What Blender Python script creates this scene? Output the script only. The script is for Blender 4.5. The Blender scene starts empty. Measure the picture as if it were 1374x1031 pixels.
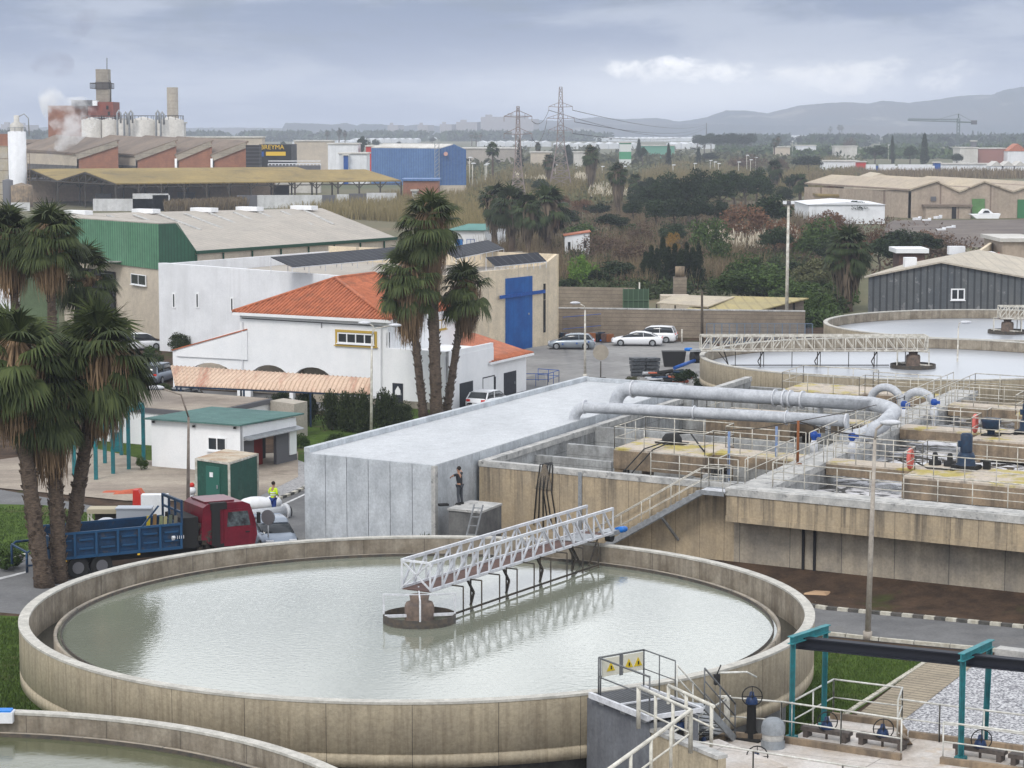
HAZE = True
import bpy, math, random
import numpy as np
from mathutils import Vector, Matrix
R = math.radians
rnd = random.Random(7)
SC = bpy.context.scene
COL = SC.collection
# ---- camera constants; G / D turn a point measured on the photo (1374 px wide) into a place on the site
F = 3080; TH = R(6.40); CX = 687; CY = 515.5; H = 20
def ray(x, y):
    u = (x-CX)/F; v = (CY-y)/F
    return (u, math.cos(TH)+v*math.sin(TH), -math.sin(TH)+v*math.cos(TH))
def G(x, y, z=0.0):
    d = ray(x, y); t = (z-H)/d[2]; return (d[0]*t, d[1]*t, z)
def D(x, y, Y):
    d = ray(x, y); t = Y/d[1]; return (d[0]*t, Y, H+d[2]*t)
def add(a, b, s=1.0): return (a[0]+b[0]*s, a[1]+b[1]*s, (a[2] if len(a) > 2 else 0)+(b[2] if len(b) > 2 else 0)*s)
def lerp(a, b, t): return tuple(a[i]+(b[i]-a[i])*t for i in range(len(a)))
def dist(a, b): return math.sqrt(sum((a[i]-b[i])**2 for i in range(min(len(a), len(b)))))
def zz(p, z): return (p[0], p[1], z)
# site grid
U = (0.8397, -0.5430, 0); V = (0.4065, 0.9137, 0)
O = (-1.58, 109.59, 0)
def A(a, b, z=0.0): return (O[0]+U[0]*a+V[0]*b, O[1]+U[1]*a+V[1]*b, z)
UANG = math.atan2(U[1], U[0]); VANG = math.atan2(V[1], V[0])

# ---------------------------------------------------------------- mesh builder
class MB:
    def __init__(s): s.v = []; s.f = []; s.sm = []
    def raw(s, vs, fs, smooth=False):
        n = len(s.v); s.v += [tuple(v) for v in vs]
        for f in fs: s.f.append(tuple(i+n for i in f)); s.sm.append(smooth)
        return s
    def quad(s, *p): return s.raw(p, [tuple(range(len(p)))])
    def prism(s, poly, z0, z1):
        a = sum(poly[i][0]*poly[(i+1) % len(poly)][1]-poly[(i+1) % len(poly)][0]*poly[i][1] for i in range(len(poly)))
        if a < 0: poly = poly[::-1]
        n = len(poly)
        zb = z0 if isinstance(z0, (list, tuple)) else [z0]*n
        zt = z1 if isinstance(z1, (list, tuple)) else [z1]*n
        if a < 0: zb = list(zb)[::-1] if isinstance(z0, (list, tuple)) else zb; zt = list(zt)[::-1] if isinstance(z1, (list, tuple)) else zt
        vs = [(p[0], p[1], zb[i]) for i, p in enumerate(poly)]+[(p[0], p[1], zt[i]) for i, p in enumerate(poly)]
        fs = [tuple(range(n))[::-1], tuple(range(n, 2*n))]+[(i, (i+1) % n, n+(i+1) % n, n+i) for i in range(n)]
        return s.raw(vs, fs)
    def hull(s, bot, top):   # two rings of equal length
        n = len(bot)
        return s.raw(list(bot)+list(top), [tuple(range(n))[::-1], tuple(range(n, 2*n))]+[(i, (i+1) % n, n+(i+1) % n, n+i) for i in range(n)])
    def box(s, c, d, ang=0.0, pitch=0.0):
        m = Matrix.Rotation(ang, 3, 'Z') @ Matrix.Rotation(pitch, 3, 'Y')
        vs = []
        for z in (-.5, .5):
            for x, y in ((-.5, -.5), (.5, -.5), (.5, .5), (-.5, .5)):
                q = m @ Vector((x*d[0], y*d[1], z*d[2])); vs.append((c[0]+q.x, c[1]+q.y, c[2]+q.z))
        return s.raw(vs, [(3, 2, 1, 0), (4, 5, 6, 7), (0, 1, 5, 4), (1, 2, 6, 5), (2, 3, 7, 6), (3, 0, 4, 7)])
    def grid(s, a0, a1, b0, b1, z0, z1, fr=None):  # box in the site grid
        fr = fr or A
        return s.prism([fr(a0, b0), fr(a1, b0), fr(a1, b1), fr(a0, b1)], z0, z1)
    def bar(s, p, q, w, h=None, up=(0, 0, 1)):
        h = h or w; p = Vector(p); q = Vector(q); d = (q-p)
        if d.length < 1e-6: return s
        d.normalize(); u = Vector(up)
        if abs(d.dot(u)) > .98: u = Vector((1, 0, 0))
        r = d.cross(u).normalized(); t = r.cross(d)
        vs = []
        for c in (p, q):
            for x, y in ((-1, -1), (1, -1), (1, 1), (-1, 1)): vs.append(c+r*(x*w/2)+t*(y*h/2))
        return s.raw(vs, [(3, 2, 1, 0), (4, 5, 6, 7), (0, 1, 5, 4), (1, 2, 6, 5), (2, 3, 7, 6), (3, 0, 4, 7)])
    def path(s, pts, r, n=8, closed=False, smooth=True):
        pts = [Vector(p) for p in pts]; m = len(pts); rs = r if isinstance(r, (list, tuple)) else [r]*m
        vs = []; ref = None
        for i, p in enumerate(pts):
            if closed: d = pts[(i+1) % m]-pts[i-1]
            else: d = pts[min(i+1, m-1)]-pts[max(i-1, 0)]
            d.normalize()
            if ref is None: ref = Vector((0, 0, 1)) if abs(d.z) < .9 else Vector((1, 0, 0))
            a = d.cross(ref).normalized(); b = a.cross(d).normalized(); ref = b
            for k in range(n):
                t = 2*math.pi*k/n; vs.append(p+a*math.cos(t)*rs[i]+b*math.sin(t)*rs[i])
        fs = []
        for i in range(m if closed else m-1):
            j = (i+1) % m
            for k in range(n):
                fs.append((i*n+k, i*n+(k+1) % n, j*n+(k+1) % n, j*n+k))
        s.raw(vs, fs, smooth)
        if not closed:
            nn = len(s.v)-m*n
            s.f.append(tuple(nn+k for k in range(n))[::-1]); s.sm.append(False)
            s.f.append(tuple(nn+(m-1)*n+k for k in range(n))); s.sm.append(False)
        return s
    def tube(s, p, q, r, n=6, r2=None): return s.path([p, q], [r, r2 if r2 is not None else r], n)
    def lathe(s, prof, c, n=32, smooth=True, a0=0.0, a1=2*math.pi, close=False):
        full = abs(a1-a0-2*math.pi) < 1e-6; m = n if full else n+1; k = len(prof); vs = []
        for i in range(m):
            t = a0+(a1-a0)*i/n
            for r, z in prof: vs.append((c[0]+r*math.cos(t), c[1]+r*math.sin(t), c[2]+z))
        fs = []
        kk = k if close else k-1
        for i in range(n):
            j = (i+1) % m
            for q in range(kk):
                q2 = (q+1) % k
                fs.append((i*k+q, j*k+q, j*k+q2, i*k+q2))
        return s.raw(vs, fs, smooth)
    def ball(s, c, r, n=12, m=8, smooth=True):
        r = (r, r, r) if not isinstance(r, (list, tuple)) else r
        vs = [(c[0], c[1], c[2]+r[2])]
        for i in range(1, m):
            a = math.pi*i/m
            for k in range(n):
                t = 2*math.pi*k/n; vs.append((c[0]+r[0]*math.sin(a)*math.cos(t), c[1]+r[1]*math.sin(a)*math.sin(t), c[2]+r[2]*math.cos(a)))
        vs.append((c[0], c[1], c[2]-r[2])); fs = []
        for k in range(n): fs.append((0, 1+k, 1+(k+1) % n))
        for i in range(m-2):
            for k in range(n):
                a = 1+i*n+k; b = 1+i*n+(k+1) % n; fs.append((a, a+n, b+n, b))
        l = len(vs)-1; b0 = 1+(m-2)*n
        for k in range(n): fs.append((l, b0+(k+1) % n, b0+k))
        return s.raw(vs, fs, smooth)
    def build(s, name, m, parent=None, origin=None):
        if parent is not None: origin = PLOC.get(parent.name, (0, 0, 0))
        if origin is None:
            xs = [v[0] for v in s.v]; ys = [v[1] for v in s.v]; z = min(v[2] for v in s.v)
            origin = ((min(xs)+max(xs))/2, (min(ys)+max(ys))/2, z)
        me = bpy.data.meshes.new(name)
        me.from_pydata([(v[0]-origin[0], v[1]-origin[1], v[2]-origin[2]) for v in s.v], [], s.f)
        me.polygons.foreach_set('use_smooth', s.sm)
        for mm in (m if isinstance(m, (list, tuple)) else [m]): me.materials.append(mm)
        o = bpy.data.objects.new(name, me); COL.objects.link(o)
        if parent is not None: o.parent = parent
        else: o.location = origin
        PLOC[o.name] = origin
        return o
PLOC = {}
def npmesh(name, verts, faces, m, smooth=False):  # verts (N,3), faces (M,k)
    me = bpy.data.meshes.new(name); k = faces.shape[1]
    me.vertices.add(len(verts)); me.vertices.foreach_set('co', verts.astype(np.float32).ravel())
    me.loops.add(faces.size); me.loops.foreach_set('vertex_index', faces.astype(np.int32).ravel())
    me.polygons.add(len(faces)); me.polygons.foreach_set('loop_start', np.arange(0, faces.size, k, dtype=np.int32))
    me.polygons.foreach_set('loop_total', np.full(len(faces), k, dtype=np.int32))
    me.update(); me.validate(); me.materials.append(m); return me
def link(name, me, loc=(0, 0, 0), parent=None, rz=0, sc=(1, 1, 1)):
    o = bpy.data.objects.new(name, me); COL.objects.link(o)
    o.location = loc; o.rotation_euler = (0, 0, rz); o.scale = sc
    if parent is not None: o.parent = parent
    PLOC[o.name] = tuple(loc)
    return o
def tag(o, label=None, cat=None, group=None, kind=None):
    if label: o['label'] = label
    if cat: o['category'] = cat
    if group: o['group'] = group
    if kind: o['kind'] = kind
    return o
def thing(name, label, cat, loc=(0, 0, 0), group=None, rz=0):
    o = bpy.data.objects.new(name, None); COL.objects.link(o); o.location = loc; o.rotation_euler = (0, 0, rz)
    o.empty_display_size = .2
    PLOC[o.name] = (0, 0, 0) if rz == 'local' else tuple(loc)
    return tag(o, label, cat, group)
def local(o): PLOC[o.name] = (0, 0, 0); return o      # children of o are modelled around the origin
def solo(name, mb, m, label, cat, group=None, origin=None): return tag(mb.build(name, m, None, origin), label, cat, group)
def struct(name, mb, m): return tag(mb.build(name, m, None, (0, 0, 0)), kind='structure')
def kids(o): return [c for c in KIDS.get(o.name, [])]
def copy_tree(o, loc=None, rz=None, sc=None, label=None, group=None, parent=None):
    c = o.copy(); COL.objects.link(c)
    if parent is not None: c.parent = parent
    if loc is not None: c.location = loc
    if rz is not None: c.rotation_euler = (0, 0, rz)
    if sc is not None: c.scale = sc
    if label: c['label'] = label
    if group: c['group'] = group
    for ch in list(o.children): copy_tree(ch, parent=c)
    return c
# ---------------------------------------------------------------- materials
MATS = {}
def mat(name, c, c2=None, sc=1.0, st=(1, 1, 1), rough=.8, metal=0.0, bump=0.0, bsc=15.0, streak=None, rand=None,
        joint=None, polar=None, spec=.3, lo=.38, hi=.62, wave=None, spots=None, grain=1.0):
    if name in MATS: return MATS[name]
    m = bpy.data.materials.new(name); m.use_nodes = True; nt = m.node_tree; N = nt.nodes; L = nt.links
    b = N['Principled BSDF']; b.inputs['Roughness'].default_value = rough; b.inputs['Metallic'].default_value = metal
    b.inputs['Specular IOR Level'].default_value = spec
    tc = N.new('ShaderNodeTexCoord'); src = tc.outputs['Object']
    def noise(scale, det, stretch=(1, 1, 1)):
        mp = N.new('ShaderNodeMapping'); mp.inputs['Scale'].default_value = stretch; L.new(src, mp.inputs['Vector'])
        n = N.new('ShaderNodeTexNoise'); n.inputs['Scale'].default_value = scale; n.inputs['Detail'].default_value = det
        n.inputs['Roughness'].default_value = .62
        L.new(mp.outputs[0], n.inputs['Vector']); return n.outputs['Fac']
    def ramp(f, a, bb):
        r = N.new('ShaderNodeMapRange'); r.inputs['From Min'].default_value = a; r.inputs['From Max'].default_value = bb
        r.clamp = True; L.new(f, r.inputs['Value']); return r.outputs[0]
    def mix(f, a, bb):
        x = N.new('ShaderNodeMix'); x.data_type = 'RGBA'
        if isinstance(f, float): x.inputs[0].default_value = f
        else: L.new(f, x.inputs[0])
        for i, q in ((6, a), (7, bb)):
            if isinstance(q, tuple): x.inputs[i].default_value = (*q, 1)
            else: L.new(q, x.inputs[i])
        return x.outputs[2]
    def math_(op, a, bb=None):
        x = N.new('ShaderNodeMath'); x.operation = op
        for i, q in ((0, a), (1, bb)):
            if q is None: continue
            if isinstance(q, (int, float)): x.inputs[i].default_value = q
            else: L.new(q, x.inputs[i])
        return x.outputs[0]
    col = tuple(c)
    if rand:   # every leaf its own shade
        g = N.new('ShaderNodeNewGeometry'); col = mix(g.outputs['Random Per Island'], tuple(c), tuple(rand))
        oi = N.new('ShaderNodeObjectInfo'); v = math_('MULTIPLY_ADD', oi.outputs['Random'], .5)
        v.node.inputs[2].default_value = .75
        hs = N.new('ShaderNodeHueSaturation'); L.new(v, hs.inputs['Value']); L.new(col, hs.inputs['Color']); col = hs.outputs[0]
    if c2: col = mix(ramp(noise(sc, 6, st), lo, hi), col, tuple(c2))
    if streak:
        dc, amt, ssc = streak[:3]
        f = ramp(noise(ssc, 5, (1, 1, streak[3] if len(streak) > 3 else .06)), .46, .68)
        f = math_('MULTIPLY', f, amt)
        if len(streak) > 4:   # stains run down from the top edge
            sz = N.new('ShaderNodeSeparateXYZ'); L.new(src, sz.inputs[0]); k = N.new('ShaderNodeMapRange'); z0, z1, lo_ = streak[4]
            k.inputs[1].default_value = z0; k.inputs[2].default_value = z1; k.inputs[3].default_value = lo_; L.new(sz.outputs[2], k.inputs[0]); f = math_('MULTIPLY', f, k.outputs[0])
        col = mix(f, col, tuple(dc))
    if spots:
        dc, amt, ssc = spots; f = math_('MULTIPLY', ramp(noise(ssc, 4), .58, .66), amt); col = mix(f, col, tuple(dc))
    if wave:   # corrugation / pattern: (angle, spacing, dark colour, duty, bump)
        ang, spc, dc, duty = wave[:4]
        mp = N.new('ShaderNodeMapping'); mp.vector_type = 'POINT'; mp.inputs['Rotation'].default_value = (0, 0, -ang)
        L.new(src, mp.inputs['Vector']); sx = N.new('ShaderNodeSeparateXYZ'); L.new(mp.outputs[0], sx.inputs[0])
        x = sx.outputs[wave[4] if len(wave) > 4 else 0]
        fr = math_('FRACT', math_('DIVIDE', x, spc)); f = math_('LESS_THAN', fr, duty); col = mix(f, col, tuple(dc))
    for jj in (joint if isinstance(joint, list) else [joint] if joint else []):  # thin joints: (angle, spacing, width, colour, axis)
        ang, spc, w, dc = jj[:4]
        if ang == 'polar':
            sx = N.new('ShaderNodeSeparateXYZ'); L.new(src, sx.inputs[0])
            x = math_('ARCTAN2', sx.outputs[1], sx.outputs[0])
        else:
            mp = N.new('ShaderNodeMapping'); mp.inputs['Rotation'].default_value = (0, 0, -ang); L.new(src, mp.inputs['Vector'])
            sx = N.new('ShaderNodeSeparateXYZ'); L.new(mp.outputs[0], sx.inputs[0]); x = sx.outputs[jj[4] if len(jj) > 4 else 0]
        f = math_('LESS_THAN', math_('FRACT', math_('ADD', math_('DIVIDE', x, spc), .37)), w/spc)
        f = math_('MULTIPLY', f, .75); col = mix(f, col, tuple(dc))
    if not rand and c2:   # fine grain and soft blotches
        g1 = noise(9.0 if sc >= .2 else 1.6, 6); g2 = noise(1.7 if sc >= .2 else .35, 5); hs = N.new('ShaderNodeHueSaturation')
        k = math_('ADD', math_('MULTIPLY', math_('SUBTRACT', g1, .5), .75*grain), math_('MULTIPLY', math_('SUBTRACT', g2, .5), .45*grain)); L.new(math_('ADD', k, 1.0), hs.inputs['Value'])
        if isinstance(col, tuple): hs.inputs['Color'].default_value = (*col, 1)
        else: L.new(col, hs.inputs['Color'])
        col = hs.outputs[0]
    if isinstance(col, tuple): b.inputs['Base Color'].default_value = (*col, 1)
    else: L.new(col, b.inputs['Base Color'])
    if bump:
        bn = N.new('ShaderNodeBump'); bn.inputs['Strength'].default_value = bump; bn.inputs['Distance'].default_value = .05
        L.new(noise(bsc, 4), bn.inputs['Height']); L.new(bn.outputs[0], b.inputs['Normal'])
    MATS[name] = m; return m
DK = (.05, .045, .04)
M_tank = mat('tank_concrete', (.47, .40, .285), (.36, .31, .23), .7, rough=.9, bump=.25, streak=((.20, .16, .11), .5, 7.0), joint=[('polar', 2*math.pi/34, .0016, DK)], lo=.3, hi=.7)
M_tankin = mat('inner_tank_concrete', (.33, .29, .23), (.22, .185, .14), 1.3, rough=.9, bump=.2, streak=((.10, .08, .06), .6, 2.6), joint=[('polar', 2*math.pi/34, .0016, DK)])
M_rim = mat('tank_rim_concrete', (.52, .50, .45), (.40, .385, .345), 2.5, rough=.85, bump=.15)
M_base = mat('dark_tank_base', (.17, .17, .165), (.11, .11, .11), 1.2, rough=.9, streak=((.07, .07, .07), .5, 2.0))
M_tan = mat('stained_tan_concrete', (.43, .34, .225), (.34, .28, .20), .9, rough=.92, bump=.2, streak=((.075, .068, .06), .95, 3.0, .05, (1.6, 3.7, .25)), joint=[(UANG, 1.25, .03, (.14, .11, .08))], lo=.3, hi=.7)
M_grey = mat('grey_wall_concrete', (.37, .32, .25), (.25, .225, .19), .6, rough=.92, bump=.2, streak=((.11, .105, .10), .45, 1.6), joint=[(UANG, 2.5, .035, (.06, .06, .06))])
M_cap = mat('pale_cap_concrete', (.50, .49, .465), (.33, .33, .32), 1.6, rough=.88, spots=((.13, .13, .13), .7, 2.2))
M_cell = mat('basin_inner_concrete', (.40, .41, .41), (.25, .25, .245), 1.1, rough=.9, bump=.15, streak=((.09, .09, .085), .55, 1.9), joint=[(0, 1.2, .03, (.15, .15, .15), 2)])
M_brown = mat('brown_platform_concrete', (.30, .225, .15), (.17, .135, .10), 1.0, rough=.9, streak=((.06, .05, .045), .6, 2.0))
M_deck = mat('lichen_stained_deck', (.47, .41, .34), (.40, .33, .10), .55, rough=.9, spots=((.16, .14, .12), .6, 1.4), lo=.50, hi=.60)
M_slab = mat('pale_slab_concrete', (.56, .53, .50), (.43, .38, .33), .6, rough=.85, joint=[(UANG, 3.2, .04, (.22, .2, .18)), (VANG, 3.2, .04, (.22, .2, .18))], spots=((.40, .27, .13), .35, .9))
M_panel = mat('new_precast_concrete', (.53, .56, .585), (.42, .445, .47), .9, rough=.7, bump=.1, streak=((.27, .29, .31), .55, 1.3, .25), spots=((.58, .61, .65), .5, .55))
M_roofscreed = mat('smooth_roof_screed', (.50, .515, .53), (.44, .455, .47), .25, rough=.75, spots=((.38, .40, .42), .25, .35), st=(1, .35, 1))
M_white = mat('white_paint', (.85, .85, .855), (.79, .80, .81), .5, rough=.7, streak=((.6, .6, .6), .15, .9), grain=.2)
M_whited = mat('weathered_white_cladding', (.76, .77, .79), (.68, .69, .71), .5, rough=.75, streak=((.5, .5, .5), .3, 1.1), grain=.3)
M_cream = mat('cream_render', (.68, .57, .41), (.61, .52, .39), .3, rough=.85, streak=((.38, .33, .25), .35, .9), joint=[(VANG, 5.0, .05, (.3, .26, .2))])
M_tile = mat('terracotta_tile', (.47, .155, .075), (.34, .11, .055), 1.5, rough=.75, spots=((.22, .10, .06), .5, 1.1))
M_steelw = mat('white_painted_steel', (.62, .63, .66), (.50, .51, .53), 3, rough=.5)
M_rail = mat('cream_painted_rail', (.62, .60, .54), (.40, .37, .31), 4, rough=.5)
M_galv = mat('galvanised_steel', (.36, .38, .40), (.27, .28, .29), 4, rough=.45, metal=.4)
M_blk = mat('blackened_steel', (.035, .033, .03), (.07, .055, .04), 5, rough=.7)
M_rust = mat('rust_brown_plate', (.13, .075, .06), (.08, .05, .045), 2, rough=.8)
M_pipe = mat('silver_painted_pipe', (.46, .475, .50), (.37, .385, .41), 1.5, rough=.45, spots=((.25, .26, .28), .35, 2.5))
M_teal = mat('teal_painted_steel', (.015, .17, .19), (.025, .12, .14), 3, rough=.5)
M_blue = mat('blue_painted_steel', (.01, .09, .36), (.01, .06, .25), 4, rough=.45)
M_navy = mat('dark_blue_motor_paint', (.01, .035, .075), (.015, .025, .05), 4, rough=.5)
M_glass = mat('dark_window_glass', (.025, .03, .035), rough=.08, spec=.6)
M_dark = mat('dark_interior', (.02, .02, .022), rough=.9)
M_black = mat('black_rubber', (.018, .018, .018), rough=.75)
M_grnmetal = mat('green_metal_cladding', (.075, .19, .11), (.10, .24, .14), .15, rough=.6, st=(1, 1, .3), wave=(VANG+R(60), .55, (.04, .12, .07), .28), streak=((.16, .26, .18), .3, .3))
M_corr = mat('grey_corrugated_roof', (.41, .37, .32), (.35, .32, .28), .3, rough=.75, wave=(R(47), .9, (.33, .30, .26), .2), spots=((.28, .25, .22), .3, .2))
M_beige = mat('beige_render', (.52, .45, .36), (.45, .39, .32), .25, rough=.9)
M_brick = mat('orange_brick_wall', (.34, .155, .095), (.26, .12, .08), .5, rough=.9, joint=[(0, .6, .08, (.22, .13, .09), 2)], spots=((.16, .09, .07), .4, .15))
M_oldroof = mat('weathered_brown_roof', (.21, .165, .13), (.15, .12, .10), .08, rough=.95, st=(1, 1, 1), streak=((.28, .22, .16), .4, .12, 1))
M_mossroof = mat('moss_yellow_roof', (.30, .22, .085), (.21, .16, .07), .09, rough=.95, spots=((.13, .10, .06), .5, .12))
M_silo = mat('pale_silo_paint', (.60, .58, .54), (.50, .48, .44), .1, rough=.7, streak=((.35, .32, .28), .4, .25))
M_chim = mat('chimney_concrete', (.36, .32, .26), (.28, .25, .21), .15, rough=.9, joint=[(0, 2.2, .15, (.2, .18, .15), 2)])
M_bluecl = mat('blue_metal_cladding', (.11, .20, .37), (.09, .17, .33), .1, rough=.55, wave=(R(-20), .9, (.06, .13, .33), .25))
M_asph = mat('asphalt', (.165, .165, .165), (.12, .12, .122), .4, rough=.92, bump=.15, bsc=40, spots=((.17, .165, .155), .45, .45))
M_yard = mat('pale_worn_asphalt', (.27, .265, .255), (.20, .195, .19), .12, rough=.95, spots=((.12, .12, .12), .4, .09))
M_pad = mat('brownish_concrete_pad', (.36, .31, .25), (.24, .20, .165), .3, rough=.95, st=(.5, 1, 1), spots=((.16, .13, .1), .5, .25))
M_grass = mat('lawn_turf', (.070, .112, .020), (.045, .078, .014), 1.2, rough=1, bump=.6, bsc=9, spots=((.10, .085, .045), .7, .35), spec=.1)
M_soil = mat('brown_bare_soil', (.085, .056, .038), (.045, .032, .024), .8, rough=1, bump=.7, bsc=6, spots=((.05, .06, .02), .8, .22), spec=.1)
M_kerbw = mat('worn_kerb_white', (.55, .53, .46), (.40, .37, .30), 4, rough=.9)
M_kerbb = mat('worn_kerb_black', (.12, .11, .10), (.07, .07, .065), 4, rough=.9)
M_line = mat('road_line_paint', (.6, .6, .6), (.4, .4, .4), 3, rough=.8)
M_foam = None
M_col = mat('rusty_column_concrete', (.19, .14, .11), (.10, .08, .07), 3, rough=.9)
M_bark = mat('palm_bark', (.13, .095, .07), (.06, .045, .035), 6, rough=1, st=(1, 1, 3), bump=.8, bsc=14)
M_wood = mat('tree_bark', (.10, .08, .06), (.06, .05, .04), 3, rough=1)
M_brickblk = mat('concrete_block_wall', (.27, .225, .175), (.20, .165, .13), .5, rough=.95, joint=[(0, .4, .05, (.12, .10, .08), 2)])
def leafmat(name, a, b, rough=.75):
    return mat(name, a, rand=b, rough=rough, spec=.2)
L_palm = leafmat('palm_leaf', (.020, .031, .009), (.065, .082, .026))
L_palmd = leafmat('palm_dead_leaf', (.11, .07, .038), (.28, .185, .105))
L_palmf = leafmat('far_palm_leaf', (.020, .032, .011), (.045, .062, .022))
L_dark = leafmat('dark_evergreen_leaf', (.012, .024, .009), (.030, .050, .016))
L_hedge = leafmat('hedge_leaf', (.018, .030, .010), (.045, .060, .018))
L_cyp = leafmat('cypress_leaf', (.012, .022, .010), (.028, .042, .017))
L_mid = leafmat('green_shrub_leaf', (.028, .052, .012), (.062, .098, .022))
L_bright = leafmat('bright_green_leaf', (.07, .14, .02), (.13, .22, .035))
L_olive = leafmat('olive_scrub_leaf', (.07, .075, .035), (.12, .12, .055))
L_brown = leafmat('bare_brown_twig', (.075, .05, .035), (.14, .09, .058))
L_rustl = leafmat('rusty_autumn_leaf', (.10, .052, .03), (.17, .088, .045))
L_gold = leafmat('golden_leaf', (.25, .14, .03), (.34, .21, .05))
L_reed = leafmat('dry_reed', (.11, .08, .048), (.22, .17, .10))
L_reedy = leafmat('yellow_reed', (.16, .13, .055), (.26, .21, .10))
L_plume = leafmat('pampas_plume', (.42, .36, .27), (.55, .50, .40))
L_gcov = leafmat('ground_cover_leaf', (.028, .052, .012), (.058, .092, .024))

def water(name, c, c2, rough, ior, bs, bstr, foam=None, sc=.3, spec=.5):
    m = bpy.data.materials.new(name); m.use_nodes = True; nt = m.node_tree; N = nt.nodes; L = nt.links; b = N['Principled BSDF']
    b.inputs['Roughness'].default_value = rough; b.inputs['IOR'].default_value = ior
    tc = N.new('ShaderNodeTexCoord')
    n1 = N.new('ShaderNodeTexNoise'); n1.inputs['Scale'].default_value = sc; n1.inputs['Detail'].default_value = 4; L.new(tc.outputs['Object'], n1.inputs['Vector'])
    mx = N.new('ShaderNodeMix'); mx.data_type = 'RGBA'; mx.inputs[6].default_value = (*c, 1); mx.inputs[7].default_value = (*c2, 1)
    L.new(n1.outputs['Fac'], mx.inputs[0]); col = mx.outputs[2]
    n2 = N.new('ShaderNodeTexNoise'); n2.inputs['Scale'].default_value = bs; n2.inputs['Detail'].default_value = 3; L.new(tc.outputs['Object'], n2.inputs['Vector'])
    bp = N.new('ShaderNodeBump'); bp.inputs['Strength'].default_value = bstr; bp.inputs['Distance'].default_value = .03
    L.new(n2.outputs['Fac'], bp.inputs['Height']); L.new(bp.outputs[0], b.inputs['Normal'])
    if foam:
        n3 = N.new('ShaderNodeTexNoise'); n3.inputs['Scale'].default_value = foam[1]; n3.inputs['Detail'].default_value = 8; n3.inputs['Distortion'].default_value = 1.6
        L.new(tc.outputs['Object'], n3.inputs['Vector'])
        mr = N.new('ShaderNodeMapRange'); mr.inputs['From Min'].default_value = foam[2]; mr.inputs['From Max'].default_value = foam[3]; L.new(n3.outputs['Fac'], mr.inputs['Value'])
        m2 = N.new('ShaderNodeMix'); m2.data_type = 'RGBA'; L.new(mr.outputs[0], m2.inputs[0]); L.new(col, m2.inputs[6]); m2.inputs[7].default_value = (*foam[0], 1); col = m2.outputs[2]
        L.new(mr.outputs[0], b.inputs['Roughness'])
    L.new(col, b.inputs['Base Color']); return m
M_w1 = water('milky_green_water', (.22, .235, .185), (.17, .18, .14), .05, 2.3, 5.0, .13)
M_w2 = water('pale_still_water', (.36, .38, .41), (.30, .32, .35), .30, 2.1, 1.2, .05)
M_w0 = water('olive_tank_water', (.115, .12, .07), (.08, .085, .045), .12, 1.4, 2.5, .25)
M_wf = water('foaming_dark_water', (.035, .032, .028), (.05, .045, .04), .2, 1.4, 2.5, .8, ((.62, .62, .64), .75, .47, .56))
M_wd = water('dark_channel_water', (.05, .05, .04), (.03, .03, .025), .15, 1.4, 2, .3)

# ---------------------------------------------------------------- world, sun, camera
SUN_EL, SUN_AZ = R(48), R(205)
w = bpy.data.worlds.new('World'); SC.world = w; w.use_nodes = True; nt = w.node_tree; N = nt.nodes; L = nt.links
bg = N['Background']
sky = N.new('ShaderNodeTexSky'); sky.sky_type = 'NISHITA'; sky.sun_disc = False; sky.sun_elevation = SUN_EL; sky.sun_rotation = SUN_AZ
bg.inputs['Strength'].default_value = .1; L.new(sky.outputs[0], bg.inputs['Color'])
tc = N.new('ShaderNodeTexCoord'); sep = N.new('ShaderNodeSeparateXYZ'); L.new(tc.outputs['Generated'], sep.inputs[0])
def wm(op, a, b=None, c=None):
    x = N.new('ShaderNodeMath'); x.operation = op
    for i, q in enumerate((a, b, c)):
        if q is None: continue
        if isinstance(q, (int, float)): x.inputs[i].default_value = q
        else: L.new(q, x.inputs[i])
    return x.outputs[0]
def wmr(v, a, b, c=0.0, d=1.0, smooth=True):
    x = N.new('ShaderNodeMapRange'); x.interpolation_type = 'SMOOTHSTEP' if smooth else 'LINEAR'
    for i, q in zip((1, 2, 3, 4), (a, b, c, d)): x.inputs[i].default_value = q
    L.new(v, x.inputs[0]); return x.outputs[0]
def wnoise(scale, det, sx, sy, sz, off=0.0, dist=0.0, rough=.55):
    mp = N.new('ShaderNodeMapping'); mp.inputs['Scale'].default_value = (sx, sy, sz); mp.inputs['Location'].default_value = (off, off, off)
    L.new(tc.outputs['Generated'], mp.inputs[0]); n = N.new('ShaderNodeTexNoise'); n.inputs['Scale'].default_value = scale; n.inputs['Detail'].default_value = det
    n.inputs['Distortion'].default_value = dist; n.inputs['Roughness'].default_value = rough
    L.new(mp.outputs[0], n.inputs['Vector']); return n.outputs['Fac']
def wmix(f, a, b):
    x = N.new('ShaderNodeMix'); x.data_type = 'RGBA'
    if isinstance(f, float): x.inputs[0].default_value = f
    else: L.new(f, x.inputs[0])
    for i, q in ((6, a), (7, b)):
        if isinstance(q, tuple): x.inputs[i].default_value = (*q, 1)
        else: L.new(q, x.inputs[i])
    return x.outputs[2]
zc = sep.outputs[2]; xc = sep.outputs[0]
# low overcast: grey-blue at the horizon, brighter overhead; cloud banks in between
base = wmix(wmr(zc, -.02, .022), (.39, .44, .56), (.27, .33, .49))
base = wmix(wmr(zc, .02, .07), base, (.20, .26, .41))
base = wmix(wmr(zc, .05, .15), base, (1.95, 2.0, 2.06))
base = wmix(wmr(zc, .28, .9), base, (1.35, 1.37, 1.42))
band = wmr(wnoise(9, 9, 1, 1, 4.6, 3.1, .25, .58), .42, .64)
base = wmix(wm('MULTIPLY', band, .75), base, (.49, .54, .66))
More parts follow.
